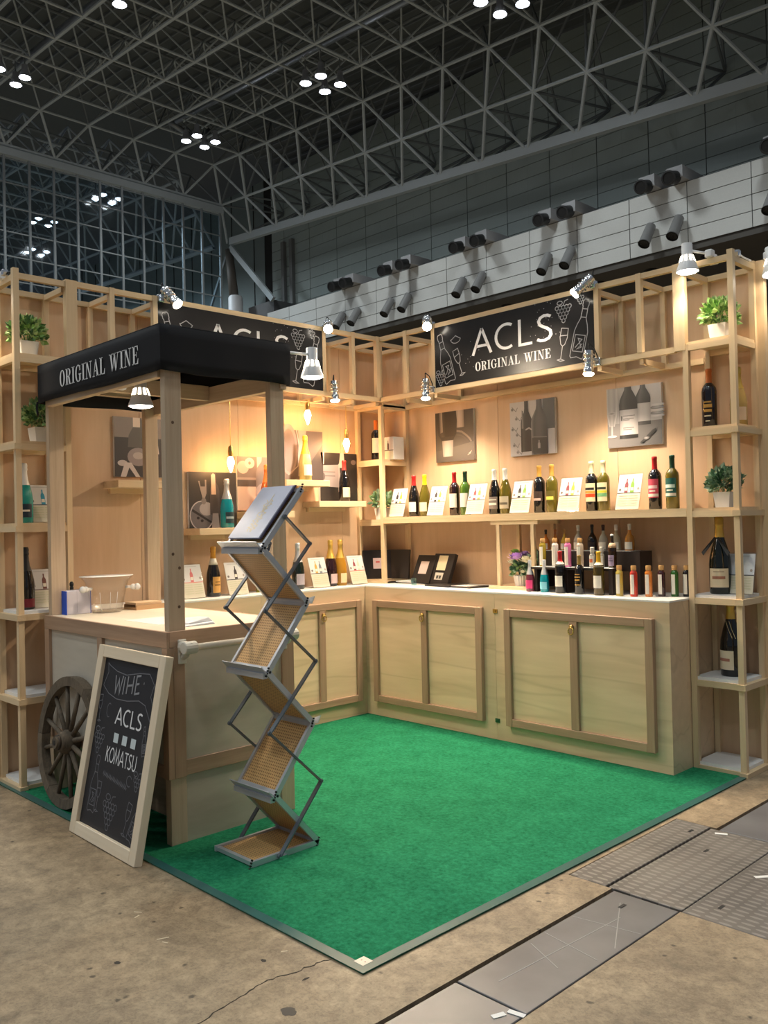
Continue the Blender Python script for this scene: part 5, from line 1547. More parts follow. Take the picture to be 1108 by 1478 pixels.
for a in (-0.75, -0.2, 0.2):
    x, y = math.cos(a), math.sin(a)
    rb.tube((x * 0.086 * TS[0], y * 0.086 * TS[1], 0.01), (x * 0.107 * TS[0], y * 0.107 * TS[1], 0.11), 0.0012, 0.0012, 6)
rb.build('moulded_ribs', plain('clear_rib', (0.85, 0.84, 0.82), 0.1), tub, True)
tr = thing('serving_tray', 'flat pale wooden tray stacked on the cart beside the rear post', 'tray', (0.44, -2.285, HC))
MB().box(-0.05, -0.10, 0, 0.09, 0.10, 0.012).box(-0.05, -0.10, 0.012, -0.04, 0.10, 0.026).box(0.08, -0.10, 0.012, 0.09, 0.10, 0.026).build('lower_tray', plain('tray_wood', srgb(196, 158, 118), 0.5), tr)
MB().box(-0.045, -0.095, 0.026, 0.075, 0.06, 0.038).build('upper_tray', plain('tray_wood_b', srgb(210, 182, 148), 0.5), tr)
bag = thing('folded_bag', 'folded white plastic bag lying on the cart next to the front post', 'bag', (1.395, -2.585, HC))
m = MB()
for (x0, y0, x1, y1, z0, z1, sk) in ((-0.07, -0.07, 0.07, 0.09, 0.0, 0.012, 0.01), (-0.055, -0.05, 0.06, 0.085, 0.012, 0.030, 0.02)):
    n = len(m.v)
    m.v += [(x0, y0, z0), (x1, y0, z0), (x1, y1, z0), (x0, y1, z0), (x0 + sk, y0 + sk * 2, z1), (x1 - sk, y0 + sk * 1.5, z1 * 0.8), (x1 - sk / 2, y1 - sk, z1 * 1.15), (x0 + sk, y1 - sk, z1)]
    m.f += [(n, n + 3, n + 2, n + 1), (n + 4, n + 5, n + 6, n + 7), (n, n + 1, n + 5, n + 4), (n + 1, n + 2, n + 6, n + 5), (n + 2, n + 3, n + 7, n + 6), (n + 3, n, n + 4, n + 7)]
m.build('plastic_folds', plain('bag_white', (0.85, 0.85, 0.87), 0.3), bag, False, 0.004)
sh = thing('paper_sheet', 'thin pale paper sheet lying flat on the cart top', 'paper', (1.12, -2.58, HC))
MB().box(-0.16, -0.10, 0, 0.16, 0.10, 0.0012).build('sheet', plain('sheet_white', (0.80, 0.77, 0.72), 0.5), sh)

# ================================================================== FOLDING BROCHURE STAND
rk = thing('brochure_stand', 'zigzag folding brochure stand with perforated panels on the green carpet', 'brochure stand', (1.875, -2.52, 0.006))
XA, XB = -0.125, 0.125
J = [(-0.185, 0.012), (0.154, 0.012), (-0.062, 0.250), (0.139, 0.510), (-0.087, 0.748), (0.121, 1.012), (-0.10, 1.246), (0.107, 1.486)]
PERF, nt, b_ = nodes('perforated_tan')
tc = nt.nodes.new('ShaderNodeTexCoord')
vo = nt.nodes.new('ShaderNodeTexVoronoi'); vo.inputs['Scale'].default_value = 80; vo.inputs['Randomness'].default_value = 0.0
vo.voronoi_dimensions = '2D'; vo.feature = 'F1'
nt.links.new(tc.outputs['Object'], vo.inputs['Vector'])
rp = nt.nodes.new('ShaderNodeValToRGB')
rp.color_ramp.elements[0].position = 0.22; rp.color_ramp.elements[0].color = (*srgb(134, 98, 58), 1)
rp.color_ramp.elements[1].position = 0.34; rp.color_ramp.elements[1].color = (*srgb(206, 164, 108), 1)
nt.links.new(vo.outputs['Distance'], rp.inputs[0]); nt.links.new(rp.outputs['Color'], b_.inputs['Base Color'])
b_.inputs['Roughness'].default_value = 0.5
for a, c in zip(J[:-1], J[1:]):
    a3 = Vector((0, a[0], a[1])); c3 = Vector((0, c[0], c[1])); d = (c3 - a3).normalized()
    nrm = Vector((1, 0, 0)).cross(d).normalized()
    for x in (XA, XB):
        MB().beam(a3 + Vector((x, 0, 0)), c3 + Vector((x, 0, 0)), 0.014, 0.022, nrm).build('side_rail', ALU, rk)
    ln_ = (c3 - a3).length - 0.012
    pp = MB().box(-0.118, -ln_ / 2, -0.0025, 0.118, ln_ / 2, 0.0025).build('perforated_panel', PERF, rk)
    ctr = (a3 + c3) / 2
    pp.matrix_local = Matrix(((1, 0, 0, ctr.x), (0, d.y, nrm.y, ctr.y), (0, d.z, nrm.z, ctr.z), (0, 0, 0, 1)))
    MB().beam(a3 + d * 0.012 + Vector((XA, 0, 0)), a3 + d * 0.012 + Vector((XB, 0, 0)), 0.018, 0.016, nrm).build('cross_rail', ALU, rk)
    MB().beam(c3 - d * 0.012 + Vector((XA, 0, 0)), c3 - d * 0.012 + Vector((XB, 0, 0)), 0.018, 0.016, nrm).build('cross_rail', ALU, rk)
for k, (y, z) in enumerate(J):
    if k in (2, 4, 6):        # lips that hold the brochures
        m = MB().beam((XA - 0.012, y - 0.026, z + 0.012), (XB + 0.012, y - 0.026, z + 0.012), 0.004, 0.040, Vector((0, -0.9, 1)))
        m.beam((XA - 0.004, y - 0.014, z - 0.012), (XB + 0.004, y - 0.014, z - 0.012), 0.022, 0.022)
        m.build('lip', ALU, rk)
    if k in (3, 5):
        m = MB()
        m.v = [(XB - 0.02, y + 0.012, z + 0.012), (XB + 0.012, y + 0.034, z + 0.026), (XB + 0.006, y + 0.022, z - 0.006), (XB - 0.02, y + 0.008, z - 0.004), (XB - 0.02, y + 0.016, z + 0.012), (XB + 0.012, y + 0.038, z + 0.026), (XB + 0.006, y + 0.026, z - 0.006), (XB - 0.02, y + 0.012, z - 0.004)]
        m.f = [(0, 1, 2, 3), (7, 6, 5, 4), (0, 4, 5, 1), (1, 5, 6, 2), (2, 6, 7, 3), (3, 7, 4, 0)]
        m.build('end_cap', plain('cap_white', (0.75, 0.74, 0.72), 0.4), rk)
    bl = MB()
    for q in range(4):
        bl.tube((XB + 0.004, y - 0.012 + 0.004 * q, z - 0.012 + 0.010 * q), (XB + 0.010, y - 0.012 + 0.004 * q, z - 0.012 + 0.010 * q), 0.004, 0.004, 8)
    bl.build('hinge_bolts', BLACK, rk)
AR = [(-0.055, 0.012), (0.166, 0.264), (-0.093, 0.508), (0.150, 0.766), (-0.102, 0.995), (0.132, 1.257), (0.006, 1.371)]
for x in (XB + 0.014, XA - 0.014):
    for a, c in zip(AR[:-1], AR[1:]):
        MB().beam((x, a[0], a[1]), (x, c[0], c[1]), 0.006, 0.020, (1, 0, 0)).build('scissor_arm', DARKALU, rk)
    for a in AR:
        MB().tube((x - 0.005, a[0], a[1]), (x + 0.005, a[0], a[1]), 0.009, 0.009, 10).build('pivot', DARKALU, rk)
hk = MB().path([(0.11, -0.08, 1.262), (0.11, -0.05, 1.262), (0.11, -0.06, 1.235), (0.11, -0.085, 1.225)], 0.006, 6)
hk.build('lock_hook', DARKALU, rk)
MB().box(XB - 0.02, -0.06, 0.0, XB + 0.02, -0.02, 0.012).build('foot_clip', CHROME, rk)
# brochure on the top panel
br = thing('brochure', 'pale lilac brochure with gold script on the top of the folding stand', 'brochure', (1.868, -2.52 - 0.088, 1.284))
d = (Vector((0, J[7][0], J[7][1])) - Vector((0, J[6][0], J[6][1]))).normalized()
nrm = Vector((1, 0, 0)).cross(d).normalized()
off = nrm * 0.0115
m = MB()
for k in range(2):
    m.beam(off + d * 0.0 + nrm * (0.003 * k), off + d * (0.284 - 0.002 * k) + nrm * (0.003 * k), 0.216, 0.0022, nrm)
m.build('pages', plain('brochure_lilac', srgb(222, 222, 238), 0.35), br)
MB().beam(off - nrm * 0.004 + Vector((0.006, 0, 0)), off + d * 0.288 - nrm * 0.004 + Vector((0.006, 0, 0)), 0.218, 0.004, nrm).build('dark_backing', plain('backing_dark', srgb(58, 52, 78), 0.5), br)
gold = []
rg = random.Random(9)
for row, x in ((0, 0.105), (1, 0.135)):
    yy = 0.03
    pts = []
    while yy < 0.21:
        pts.append((x + rg.uniform(-0.014, 0.014), yy)); yy += 0.006
    gold.append(pts)
gold.append([(0.12, 0.03), (0.12, 0.235)])
strokes('gold_script', br, plain('gold_ink', srgb(244, 222, 180), 0.3), [[(a - 0.1025 , b) for a, b in ln] for ln in gold], off + nrm * 0.0042, Vector((1, 0, 0)), d, 0.004, 0.001)

# ================================================================== LAMPS OF THE BOOTH
def silver_spot(loc, aim, lab, clampv, power=SPOT_W, size=2.1):
    """chrome clip spotlight; loc = centre of the bulb face"""
    t = thing('clip_spotlight', lab, 'spotlight', loc)
    d = Vector(aim).normalized()
    brl = MB().lathe([(0.012, -0.135), (0.026, -0.132), (0.027, -0.10), (0.024, -0.095), (0.024, -0.04), (0.028, -0.035), (0.032, -0.006), (0.030, -0.002)], 16, (0, 0, 0), d).build('barrel', CHROME, t, True, auto=0.6)
    r = MB()
    for z in (-0.112, -0.086, -0.062):
        r.lathe([(0.029, z), (0.034, z + 0.002), (0.034, z + 0.006), (0.029, z + 0.008)], 16, (0, 0, 0), d)
    r.build('heat_fins', CHROME, brl, True)
    MB().lathe([(0.0295, -0.004), (0.031, 0.004), (0.024, 0.012), (0.0001, 0.016)], 16, (0, 0, 0), d).build('bulb', LENS, t, True)
    b = -d * 0.09
    c = Vector(clampv)
    MB().path([b, b + (c - b) * 0.5 + Vector((0, 0, 0.012)), c], 0.006, 8).build('arm', CHROME, t, True)
    MB().box(c.x - 0.018, c.y - 0.018, c.z - 0.022, c.x + 0.018, c.y + 0.018, c.z + 0.022).build('clamp', CHROME, t, False, 0.004)
    top = -d * 0.135
    MB().path([top, top + Vector((0, 0, 0.03)) - d * 0.01, top * 0.5 + c * 0.5 + Vector((0, 0, 0.055)), c + Vector((0, 0, 0.02))], 0.0035, 6).build('cable', BLACK, t)
    lamp_light('spot_glow', 'SPOT', tuple(d * 0.03), power, WARM, 0.03, size, 0.7, d, t)
    return t
dR = (0.30, -0.45, -0.75); dL = (0.45, -0.30, -0.75)
silver_spot((0.845, -0.375, 2.665), (0.55, -0.62, -0.62), 'chrome clip spotlight on the top edge of the unobstructed sign, corner end', (-0.04, 0.09, 0.03))
silver_spot((2.015, -0.375, 2.650), (-0.55, -0.45, -0.62), 'chrome clip spotlight on the top edge of the unobstructed sign, shelf-tower end', (0.07, 0.09, 0.05))
silver_spot((0.790, -0.345, 2.190), (0.05, -0.06, -1), 'chrome clip spotlight under the unobstructed sign, corner end', (0.02, 0.06, 0.06), 54, 2.3)
silver_spot((2.075, -0.345, 2.178), (0.0, -0.06, -1), 'chrome clip spotlight under the unobstructed sign, shelf-tower end', (0.03, 0.06, 0.07), 54, 2.3)
silver_spot((0.375, -2.005, 2.650), (0.60, 0.30, -0.72), 'chrome clip spotlight above the canopy at the far sign end', (-0.09, -0.06, 0.04))
silver_spot((0.375, -0.850, 2.665), (0.62, -0.55, -0.50), 'chrome clip spotlight at the corner end of the partly hidden sign top', (-0.09, 0.05, 0.03))
silver_spot((0.345, -0.775, 2.192), (0.06, 0.0, -1), 'chrome clip spotlight hanging under the partly hidden sign', (-0.06, 0.03, 0.06), 54, 2.3)

def white_lamp(loc, lab, armv, power=WHITE_W, aim=(0, 0, -1), scale=1.0, size=2.0):
    """white bell-shaped clamp lamp; loc = centre of the open mouth"""
    t = thing('white_clamp_lamp', lab, 'lamp', loc)
    d = Vector(aim).normalized(); k = scale
    up_ = -d
    pr = [(0.0001, 0.150), (0.026, 0.149), (0.028, 0.144), (0.028, 0.092), (0.031, 0.086), (0.047, 0.035), (0.056, 0.012), (0.058, 0.0), (0.054, 0.001), (0.045, 0.035), (0.028, 0.084)]
    shd = MB().lathe([(r * k, z * k) for r, z in pr], 22, (0, 0, 0), up_).build('shade', ENAMEL, t, True, auto=0.7)
    s = MB()
    q = up_.to_track_quat('Z', 'Y')
    for i in range(10):
        a = 2 * PI * i / 10
        r0, r1 = 0.0365 * k, 0.0325 * k
        for r_, z_ in ((r0, 0.070), (r1, 0.084)):
            pass
        w = 0.16
        n = len(s.v)
        for aa, rr, zz in ((a - w, 0.0423, 0.052), (a + w, 0.0423, 0.052), (a + w, 0.0322, 0.084), (a - w, 0.0322, 0.084)):
            s.v.append(tuple(q @ Vector((rr * k * math.cos(aa) * 1.02, rr * k * math.sin(aa) * 1.02, zz * k))))
        s.f.append((n, n + 1, n + 2, n + 3))
    s.build('vent_slots', SLOT, shd)
    MB().lathe([(0.053 * k, 0.004 * k), (0.045 * k, -0.004 * k), (0.0001, -0.010 * k)], 20, (0, 0, 0), up_).build('bulb', LENS, t, True)
    c = Vector(armv); b = up_ * 0.115 * k
    MB().path([b, c], 0.007, 8).build('arm', ENAMEL, t, True)
    MB().box(c.x - 0.02, c.y - 0.02, c.z - 0.02, c.x + 0.02, c.y + 0.02, c.z + 0.02).build('clamp', ENAMEL, t, False, 0.005)
    lamp_light('lamp_glow', 'SPOT', tuple(d * 0.03), power, WARM, 0.045, size, 0.6, d, t)
    return t
white_lamp((2.691, -0.345, 2.628), 'white bell lamp clamped on the top front rail of the magnum tower', (0.095, 0.06, 0.085), 14)
white_lamp((3.018, -0.045, 2.60), 'white bell lamp at the outer rear post of the magnum tower', (-0.04, 0.03, 0.11), 8, (0.15, -0.1, -1))
white_lamp((1.14, -2.67, 1.912), 'white bell lamp glowing under the black cart canopy', (-0.15, -0.02, 0.115), 18)
white_lamp((1.45, -1.888, 2.085), 'white bell lamp on an arm beside the black canopy', (0.0, -0.215, 0.105), 10)
white_lamp((0.10, -3.075, 2.60), 'white bell lamp at the outer end of the tower behind the cart', (0.05, 0.15, 0.095), 8)
# wires and connector blocks lying on the tower tops
wr = thing('power_strip', 'white power connector and tangled leads on the top of the magnum tower', 'power strip', (2.77, -0.13, 2.692))
MB().box(-0.05, -0.05, 0.0, 0.0, -0.01, 0.035).box(-0.04, -0.045, 0.035, -0.005, -0.015, 0.05).build('socket_block', ENAMEL, wr, False, 0.004)
MB().path([(-0.06, -0.10, 0.002), (-0.02, -0.12, 0.0), (0.05, -0.10, 0.003), (0.09, -0.05, 0.002), (0.11, 0.03, 0.001)], 0.004, 6).build('lead', ENAMEL, wr)
MB().path([(0.0, -0.13, -0.001), (0.04, -0.13, 0.004), (0.10, -0.10, 0.0), (0.12, -0.02, 0.0)], 0.004, 6).build('lead', BLACK, wr)
pl = thing('power_plug', 'small silver plug with white lead on the outer rail of the magnum tower', 'plug', (2.90, -0.20, 2.684))
MB().box(-0.012, -0.03, 0.0, 0.015, 0.0, 0.035).build('body', CHROME, pl, False, 0.004)
MB().path([(0, 0, 0.02), (0.0, 0.06, 0.012), (0.0, 0.15, 0.012)], 0.005, 6).build('lead', ENAMEL, pl)
pl = thing('power_plug', 'small silver plug with black lead on the tower behind the cart', 'plug', (0.20, -2.915, 2.684))
MB().box(-0.012, -0.03, 0.0, 0.015, 0.0, 0.035).build('body', CHROME, pl, False, 0.004)
MB().path([(0, 0, 0.02), (0.03, 0.0, 0.015), (0.07, 0.01, 0.018)], 0.006, 6).build('lead', BLACK, pl)

# filament pendants hanging from the left header
def pendant(y, zc, lab):
    x = 0.16
    t = thing('pendant_bulb', lab, 'pendant lamp', (x, y, 2.19))
    z = zc - 2.19
    MB().tube((0, 0, z + 0.105), (0, 0, 0.012), 0.0028, 0.0028, 6).build('cord', BRASS, t)
    MB().lathe([(0.006, z + 0.110), (0.013, z + 0.104), (0.015, z + 0.085), (0.0165, z + 0.080), (0.0165, z + 0.060), (0.0145, z + 0.056), (0.0145, z + 0.040), (0.012, z + 0.038)], 14).build('socket', BRASS, t, True, auto=0.6)
    MB().lathe([(0.0001, z - 0.062), (0.006, z - 0.056), (0.011, z - 0.040), (0.021, z - 0.010), (0.024, z + 0.003), (0.020, z + 0.020), (0.012, z + 0.040), (0.0001, z + 0.042)], 16).build('bulb', BULB, t, True)
    return t
pendant(-1.510, 1.751, 'glowing filament bulb hanging before the photo with plate and flute')
pendant(-1.194, 1.846, 'glowing filament bulb beside the canopy post nearest the folding stand')
pendant(-0.868, 2.098, 'highest glowing filament bulb, on the shortest cord')
pendant(-0.514, 1.919, 'glowing filament bulb hanging above the red-capped bottle')

# ================================================================== BOTTLES
PROF = {
    'bordeaux': (0.300, [(0.0001, 0.0), (0.034, 0.0), (0.037, 0.005), (0.0372, 0.185), (0.0345, 0.202), (0.024, 0.218), (0.0155, 0.228), (0.0142, 0.240), (0.0138, 0.282), (0.0152, 0.284), (0.0152, 0.296), (0.013, 0.30), (0.0001, 0.30)], 0.228, 0.0372),
    'burgundy': (0.298, [(0.0001, 0.0), (0.036, 0.0), (0.0395, 0.006), (0.040, 0.135), (0.036, 0.165), (0.026, 0.198), (0.0185, 0.222), (0.0150, 0.24), (0.0142, 0.28), (0.0155, 0.282), (0.0155, 0.294), (0.013, 0.298), (0.0001, 0.298)], 0.226, 0.040),
    'champagne': (0.315, [(0.0001, 0.0), (0.039, 0.0), (0.0435, 0.006), (0.044, 0.120), (0.041, 0.150), (0.031, 0.192), (0.0205, 0.225), (0.0165, 0.250), (0.0150, 0.275), (0.0172, 0.278), (0.0172, 0.288), (0.0160, 0.290), (0.0178, 0.302), (0.0150, 0.313), (0.0001, 0.315)], 0.195, 0.044),
    'slim': (0.172, [(0.0001, 0.0), (0.0185, 0.0), (0.0205, 0.003), (0.0205, 0.128), (0.0185, 0.136), (0.0135, 0.140), (0.0135, 0.150), (0.0001, 0.150)], 0.146, 0.0205),
    'round': (0.152, [(0.0001, 0.0), (0.025, 0.0), (0.0275, 0.004), (0.0275, 0.060), (0.023, 0.078), (0.012, 0.095), (0.0088, 0.105), (0.0082, 0.135), (0.0095, 0.136), (0.0095, 0.150), (0.0001, 0.152)], 0.118, 0.0275),
    'jar': (0.118, [(0.0001, 0.0), (0.0155, 0.0), (0.017, 0.003), (0.017, 0.070), (0.012, 0.082), (0.010, 0.086), (0.010, 0.106), (0.0001, 0.108)], 0.088, 0.017),
}
def bottle(lab, loc, kind, glass, capc, label=None, scale=1.0, face=-90, name='wine_bottle', accents=(), capz=None, capmetal=False, wood_cap=False, neck=None, group=None, captr=0.0):
    t = thing(name, lab, 'bottle', loc, 0, group)
    Ht, pr, cz, R = PROF[kind]
    k = scale
    gl_ = MB().lathe([(r * k, z * k) for r, z in pr], 22).build('glass', glass, t, True, auto=0.9)
    def rad(z):
        for (r0, z0), (r1, z1) in zip(pr[:-1], pr[1:]):
            if z0 <= z <= z1 and z1 > z0: return r0 + (r1 - r0) * (z - z0) / (z1 - z0)
        return R
    c0 = capz if capz is not None else cz
    if kind in ('slim',):
        MB().lathe([(0.0138 * k, 0.145 * k), (0.0148 * k, 0.147 * k), (0.0148 * k, 0.168 * k), (0.0135 * k, 0.171 * k)], 16).build('cap', capc, t, True, auto=0.6)
    elif kind == 'jar':
        MB().lathe([(0.0115 * k, 0.086 * k), (0.0125 * k, 0.088 * k), (0.0125 * k, 0.116 * k), (0.010 * k, 0.118 * k)], 14).build('cap', capc, t, True, auto=0.6)
    else:
        cp_ = [(rad(c0) + 0.0007, c0)] + [(r + 0.0008, z) for r, z in pr if c0 + 0.003 < z and r > 0.001] + [(pr[-2][0] * 0.9, Ht + 0.0008)]
        MB().lathe([(r * k, z * k) for r, z in cp_], 18).build('foil', capc, t, True, auto=0.9)
    fa = math.radians(face); lo = gl_
    if label:
        z0, z1, lc, ha = label
        lo = MB().patch((max(rad(z0), rad(z1)) + 0.0006) * k, z0 * k, z1 * k, fa - ha, fa + ha, 10).build('label', lc, t, True)
    for q, (z0, z1, lc, ha) in enumerate(accents):
        MB().patch((max(rad(z0), rad(z1)) + 0.0011) * k, z0 * k, z1 * k, fa - ha, fa + ha, 8).build('label_print', lc, lo, True)
    if neck:
        z0, z1, lc = neck
        MB().lathe([((rad(z0) + 0.0009) * k, z0 * k), ((rad((z0 + z1) / 2) + 0.0009) * k, (z0 + z1) / 2 * k), ((rad(z1) + 0.0009) * k, z1 * k)], 18).build('neck_label', lc, t, True)
    return t
DARK = glass_col((16, 14, 15)); MAROON = glass_col((34, 14, 18)); OLIVE = glass_col((96, 88, 22), 0.25); GREENG = glass_col((70, 108, 30), 0.25)
BROWNG = glass_col((44, 24, 12)); BLUEG = glass_col((10, 150, 165), 0.25); AMBERG = glass_col((178, 120, 34), 0.2); PALE = glass_col((206, 196, 128), 0.35)
ORANGEG = glass_col((214, 110, 48), 0.25); CLEARG = glass_col((200, 196, 184), 0.55); PINKG = glass_col((206, 120, 150), 0.2); WHITEG = glass_col((214, 208, 196), 0.2)
CM = lambda r, g_, b, ro=0.4, **kw: col_mat((r, g_, b), ro, **kw)
RED, YEL, GRN, WHT, GLD, CRE = CM(168, 26, 30, .35), CM(232, 200, 24, .35), CM(22, 58, 40, .35), CM(226, 224, 220, .35), CM(198, 152, 74, .3), CM(218, 216, 178, .4)
LWH, LCR, LPINK, LGRN = CM(222, 216, 202, .5), CM(226, 214, 178, .5), CM(196, 72, 92, .5), CM(20, 84, 78, .5)
GOLDF, SILV, ORNF = CM(222, 184, 92, .34, metal=0.7), CM(206, 210, 214, .3, metal=0.6), CM(214, 110, 34, .35)
ROSE = CM(214, 160, 84, .3)
SZ, SY = 1.386, -0.14
# right wall shelf, pairs of wines
bottle('dark wine bottle with plain red capsule, nearest the corner on the long shelf', (0.462, SY, SZ), 'burgundy', DARK, RED, (0.035, 0.105, LWH, 1.05))
bottle('olive wine bottle with a bright yellow capsule', (0.569, SY, SZ), 'burgundy', OLIVE, YEL, (0.035, 0.100, LCR, 1.05))
bottle('dark wine bottle with red capsule and tall white label, beside the green bottle', (0.851, SY, SZ), 'bordeaux', MAROON, RED, (0.055, 0.150, LWH, 1.1))
bottle('bright green wine bottle with dark green capsule and white label', (0.949, SY, SZ), 'bordeaux', GREENG, GRN, (0.055, 0.150, LWH, 1.1))
bottle('dark wine bottle with a white capsule on the long shelf', (1.204, SY, SZ), 'burgundy', DARK, WHT, (0.035, 0.115, CM(120, 110, 104, .5), 1.1), accents=((0.06, 0.075, LWH, 0.9), (0.092, 0.098, LWH, 0.9)))
bottle('olive wine bottle with a white capsule on the long shelf', (1.294, SY, SZ), 'burgundy', OLIVE, WHT, (0.035, 0.115, CM(168, 160, 140, .5), 1.1), accents=((0.06, 0.075, CM(90, 84, 70, .5), 0.9),))
bottle('dark wine bottle with gold capsule and slanted pale label', (1.564, SY, SZ), 'bordeaux', DARK, GLD, (0.075, 0.135, CM(60, 46, 40, .5), 1.1), accents=((0.078, 0.092, CM(196, 170, 160, .5), 0.8),))
bottle('olive wine bottle with gold capsule and slanted yellow label', (1.659, SY, SZ), 'bordeaux', OLIVE, GLD, (0.075, 0.135, CM(96, 86, 30, .5), 1.1), accents=((0.080, 0.100, CM(220, 214, 96, .5), 0.8),))
bottle('dark wine bottle with cream capsule and orange-banded white label', (1.946, SY, SZ), 'bordeaux', DARK, CRE, (0.058, 0.168, LCR, 1.1), accents=((0.085, 0.105, CM(206, 70, 28, .5), 1.05), (0.108, 0.122, CM(226, 150, 60, .5), 1.05), (0.128, 0.142, CM(40, 36, 34, .5), 0.9)))
bottle('olive wine bottle with cream capsule and green-banded white label', (2.027, SY, SZ), 'bordeaux', OLIVE, CRE, (0.058, 0.168, LCR, 1.1), accents=((0.085, 0.105, CM(110, 168, 120, .5), 1.05), (0.108, 0.122, CM(206, 206, 60, .5), 1.05), (0.128, 0.142, CM(52, 60, 46, .5), 0.9)))
bottle('dark wine bottle with red capsule and arched pink label', (2.361, SY, SZ), 'bordeaux', DARK, RED, (0.066, 0.172, LPINK, 1.0), accents=((0.072, 0.088, LWH, 0.95), (0.118, 0.136, CM(228, 190, 190, .5), 0.8), (0.10, 0.108, LWH, 0.5)))
bottle('olive wine bottle with dark green capsule and arched green label', (2.467, SY, SZ), 'bordeaux', OLIVE, GRN, (0.066, 0.172, LGRN, 1.0), accents=((0.072, 0.088, LWH, 0.95), (0.118, 0.136, CM(196, 214, 206, .5), 0.8), (0.10, 0.108, LWH, 0.5)))
# corner unit and left floating shelves
bottle('dark wine bottle with orange capsule on the corner shelf', (0.145, -0.205, 1.812), 'bordeaux', DARK, ORNF, (0.055, 0.165, LWH, 0.9), face=-45)
bottle('bright blue sparkling wine bottle with silver foil before the dark plate photo', (0.10, -1.505, 1.336), 'champagne', BLUEG, SILV, (0.03, 0.10, CM(40, 60, 66, .4), 0.8), face=0, name='sparkling_wine_bottle', capz=0.185, accents=((0.058, 0.072, CM(150, 168, 172, .4), 0.7),))
bottle('orange sparkling wine bottle half hidden behind the cart post', (0.10, -1.185, 1.438), 'champagne', ORANGEG, CM(226, 128, 62, .35), None, face=0, name='sparkling_wine_bottle')
bottle('pale gold sparkling wine bottle with yellow foil on the highest floating shelf', (0.10, -0.849, 1.652), 'champagne', PALE, CM(236, 184, 50, .35), (0.035, 0.11, CM(226, 214, 190, .5), 0.9), face=0, name='sparkling_wine_bottle', capz=0.185)
bottle('dark wine bottle with red wax cap on a floating shelf by the corner', (0.10, -0.490, 1.508), 'burgundy', DARK, CM(190, 52, 44, .45), (0.03, 0.10, LCR, 1.0), face=0)
# left counter
bottle('dark champagne bottle with gold neck and shield-shaped gold label', (0.135, -1.640, 0.905), 'champagne', DARK, CM(196, 138, 46, .35), (0.025, 0.125, CM(206, 156, 84, .45), 0.75), face=5, name='sparkling_wine_bottle', capz=0.24, neck=(0.200, 0.240, LWH), accents=((0.07, 0.078, CM(120, 84, 34, .5), .5), (0.09, 0.096, CM(120, 84, 34, .5), .4)))
bottle('small yellow-green bottle seen through the folding stand', (0.12, -1.285, 0.905), 'bordeaux', glass_col((150, 150, 40), 0.2), CM(226, 222, 90, .4), (0.04, 0.12, LPINK if False else CM(220, 190, 170, .5), 1.0), face=0, scale=0.42)
bottle('dark champagne bottle with silver foil behind the folding stand', (0.12, -0.950, 0.905), 'champagne', glass_col((14, 26, 20)), SILV, (0.03, 0.105, CM(176, 168, 176, .5), 0.9), face=0, name='sparkling_wine_bottle', capz=0.185)
bottle('dark red sparkling bottle with gold foil and round pink label', (0.115, -0.650, 0.905), 'champagne', glass_col((40, 16, 22)), GOLDF, (0.02, 0.085, CM(214, 186, 184, .5), 0.75), scale=1.04, face=5, name='sparkling_wine_bottle', capz=0.19)
bottle('amber sparkling bottle with gold foil and round cream label', (0.115, -0.558, 0.905), 'champagne', glass_col((176, 124, 36), 0.1), GOLDF, (0.02, 0.085, CM(226, 206, 160, .5), 0.75), scale=1.04, face=5, name='sparkling_wine_bottle', capz=0.19)
# left tower
bottle('turquoise champagne bottle with white foil on the tower behind the cart', (0.150, -2.825, LEV[3]), 'champagne', glass_col((24, 150, 142), 0.15), WHT, (0.03, 0.10, CM(30, 50, 66, .4), 0.9), face=-20, name='sparkling_wine_bottle', capz=0.20, scale=1.02, accents=((0.06, 0.07, LWH, 0.6),))
bottle('black champagne bottle with dark red label on the tower behind the cart', (0.150, -2.825, LEV[2]), 'champagne', DARK, BLACK, (0.012, 0.055, CM(110, 28, 40, .4), 1.2), face=-20, name='sparkling_wine_bottle', scale=1.05)
# right tower
bottle('black wine bottle with gold lettering and orange capsule', (2.705, -0.165, LEV[4]), 'bordeaux', glass_col((24, 18, 26)), CM(196, 104, 40, .35), None, face=-80, scale=1.06, accents=((0.125, 0.133, GLD, 0.5), (0.100, 0.118, GLD, 0.6), (0.078, 0.092, GLD, 0.55), (0.055, 0.062, LCR, 0.45), (0.03, 0.036, LCR, 0.3)))
bottle('clear golden sparkling bottle with gold foil beside the gold-lettered black bottle', (2.835, -0.10, LEV[4]), 'champagne', glass_col((214, 176, 96), 0.3), GOLDF, (0.03, 0.10, CM(226, 196, 160, .5), 0.9), face=-60, name='sparkling_wine_bottle', capz=0.20)
MAG = 1.30
def ribbon(t, k):
    # white neck band with a dark ribbon falling over the shoulders
    MB().lathe([(0.0250 * k, 0.198 * k), (0.0225 * k, 0.216 * k), (0.0195 * k, 0.228 * k)], 18).build('neck_band', LWH, t, True)
t = bottle('magnum champagne bottle with a dark paper collar beside a blank card', (2.735, -0.155, LEV[2]), 'champagne', glass_col((12, 20, 14)), GOLDF, (0.028, 0.105, CM(226, 208, 176, .5), 0.95), scale=MAG, face=-75, name='magnum_bottle', capz=0.232, accents=((0.062, 0.074, CM(168, 112, 88, .5), 0.6), (0.090, 0.094, CM(176, 150, 120, .5), 0.5)))
ribbon(t, MAG)
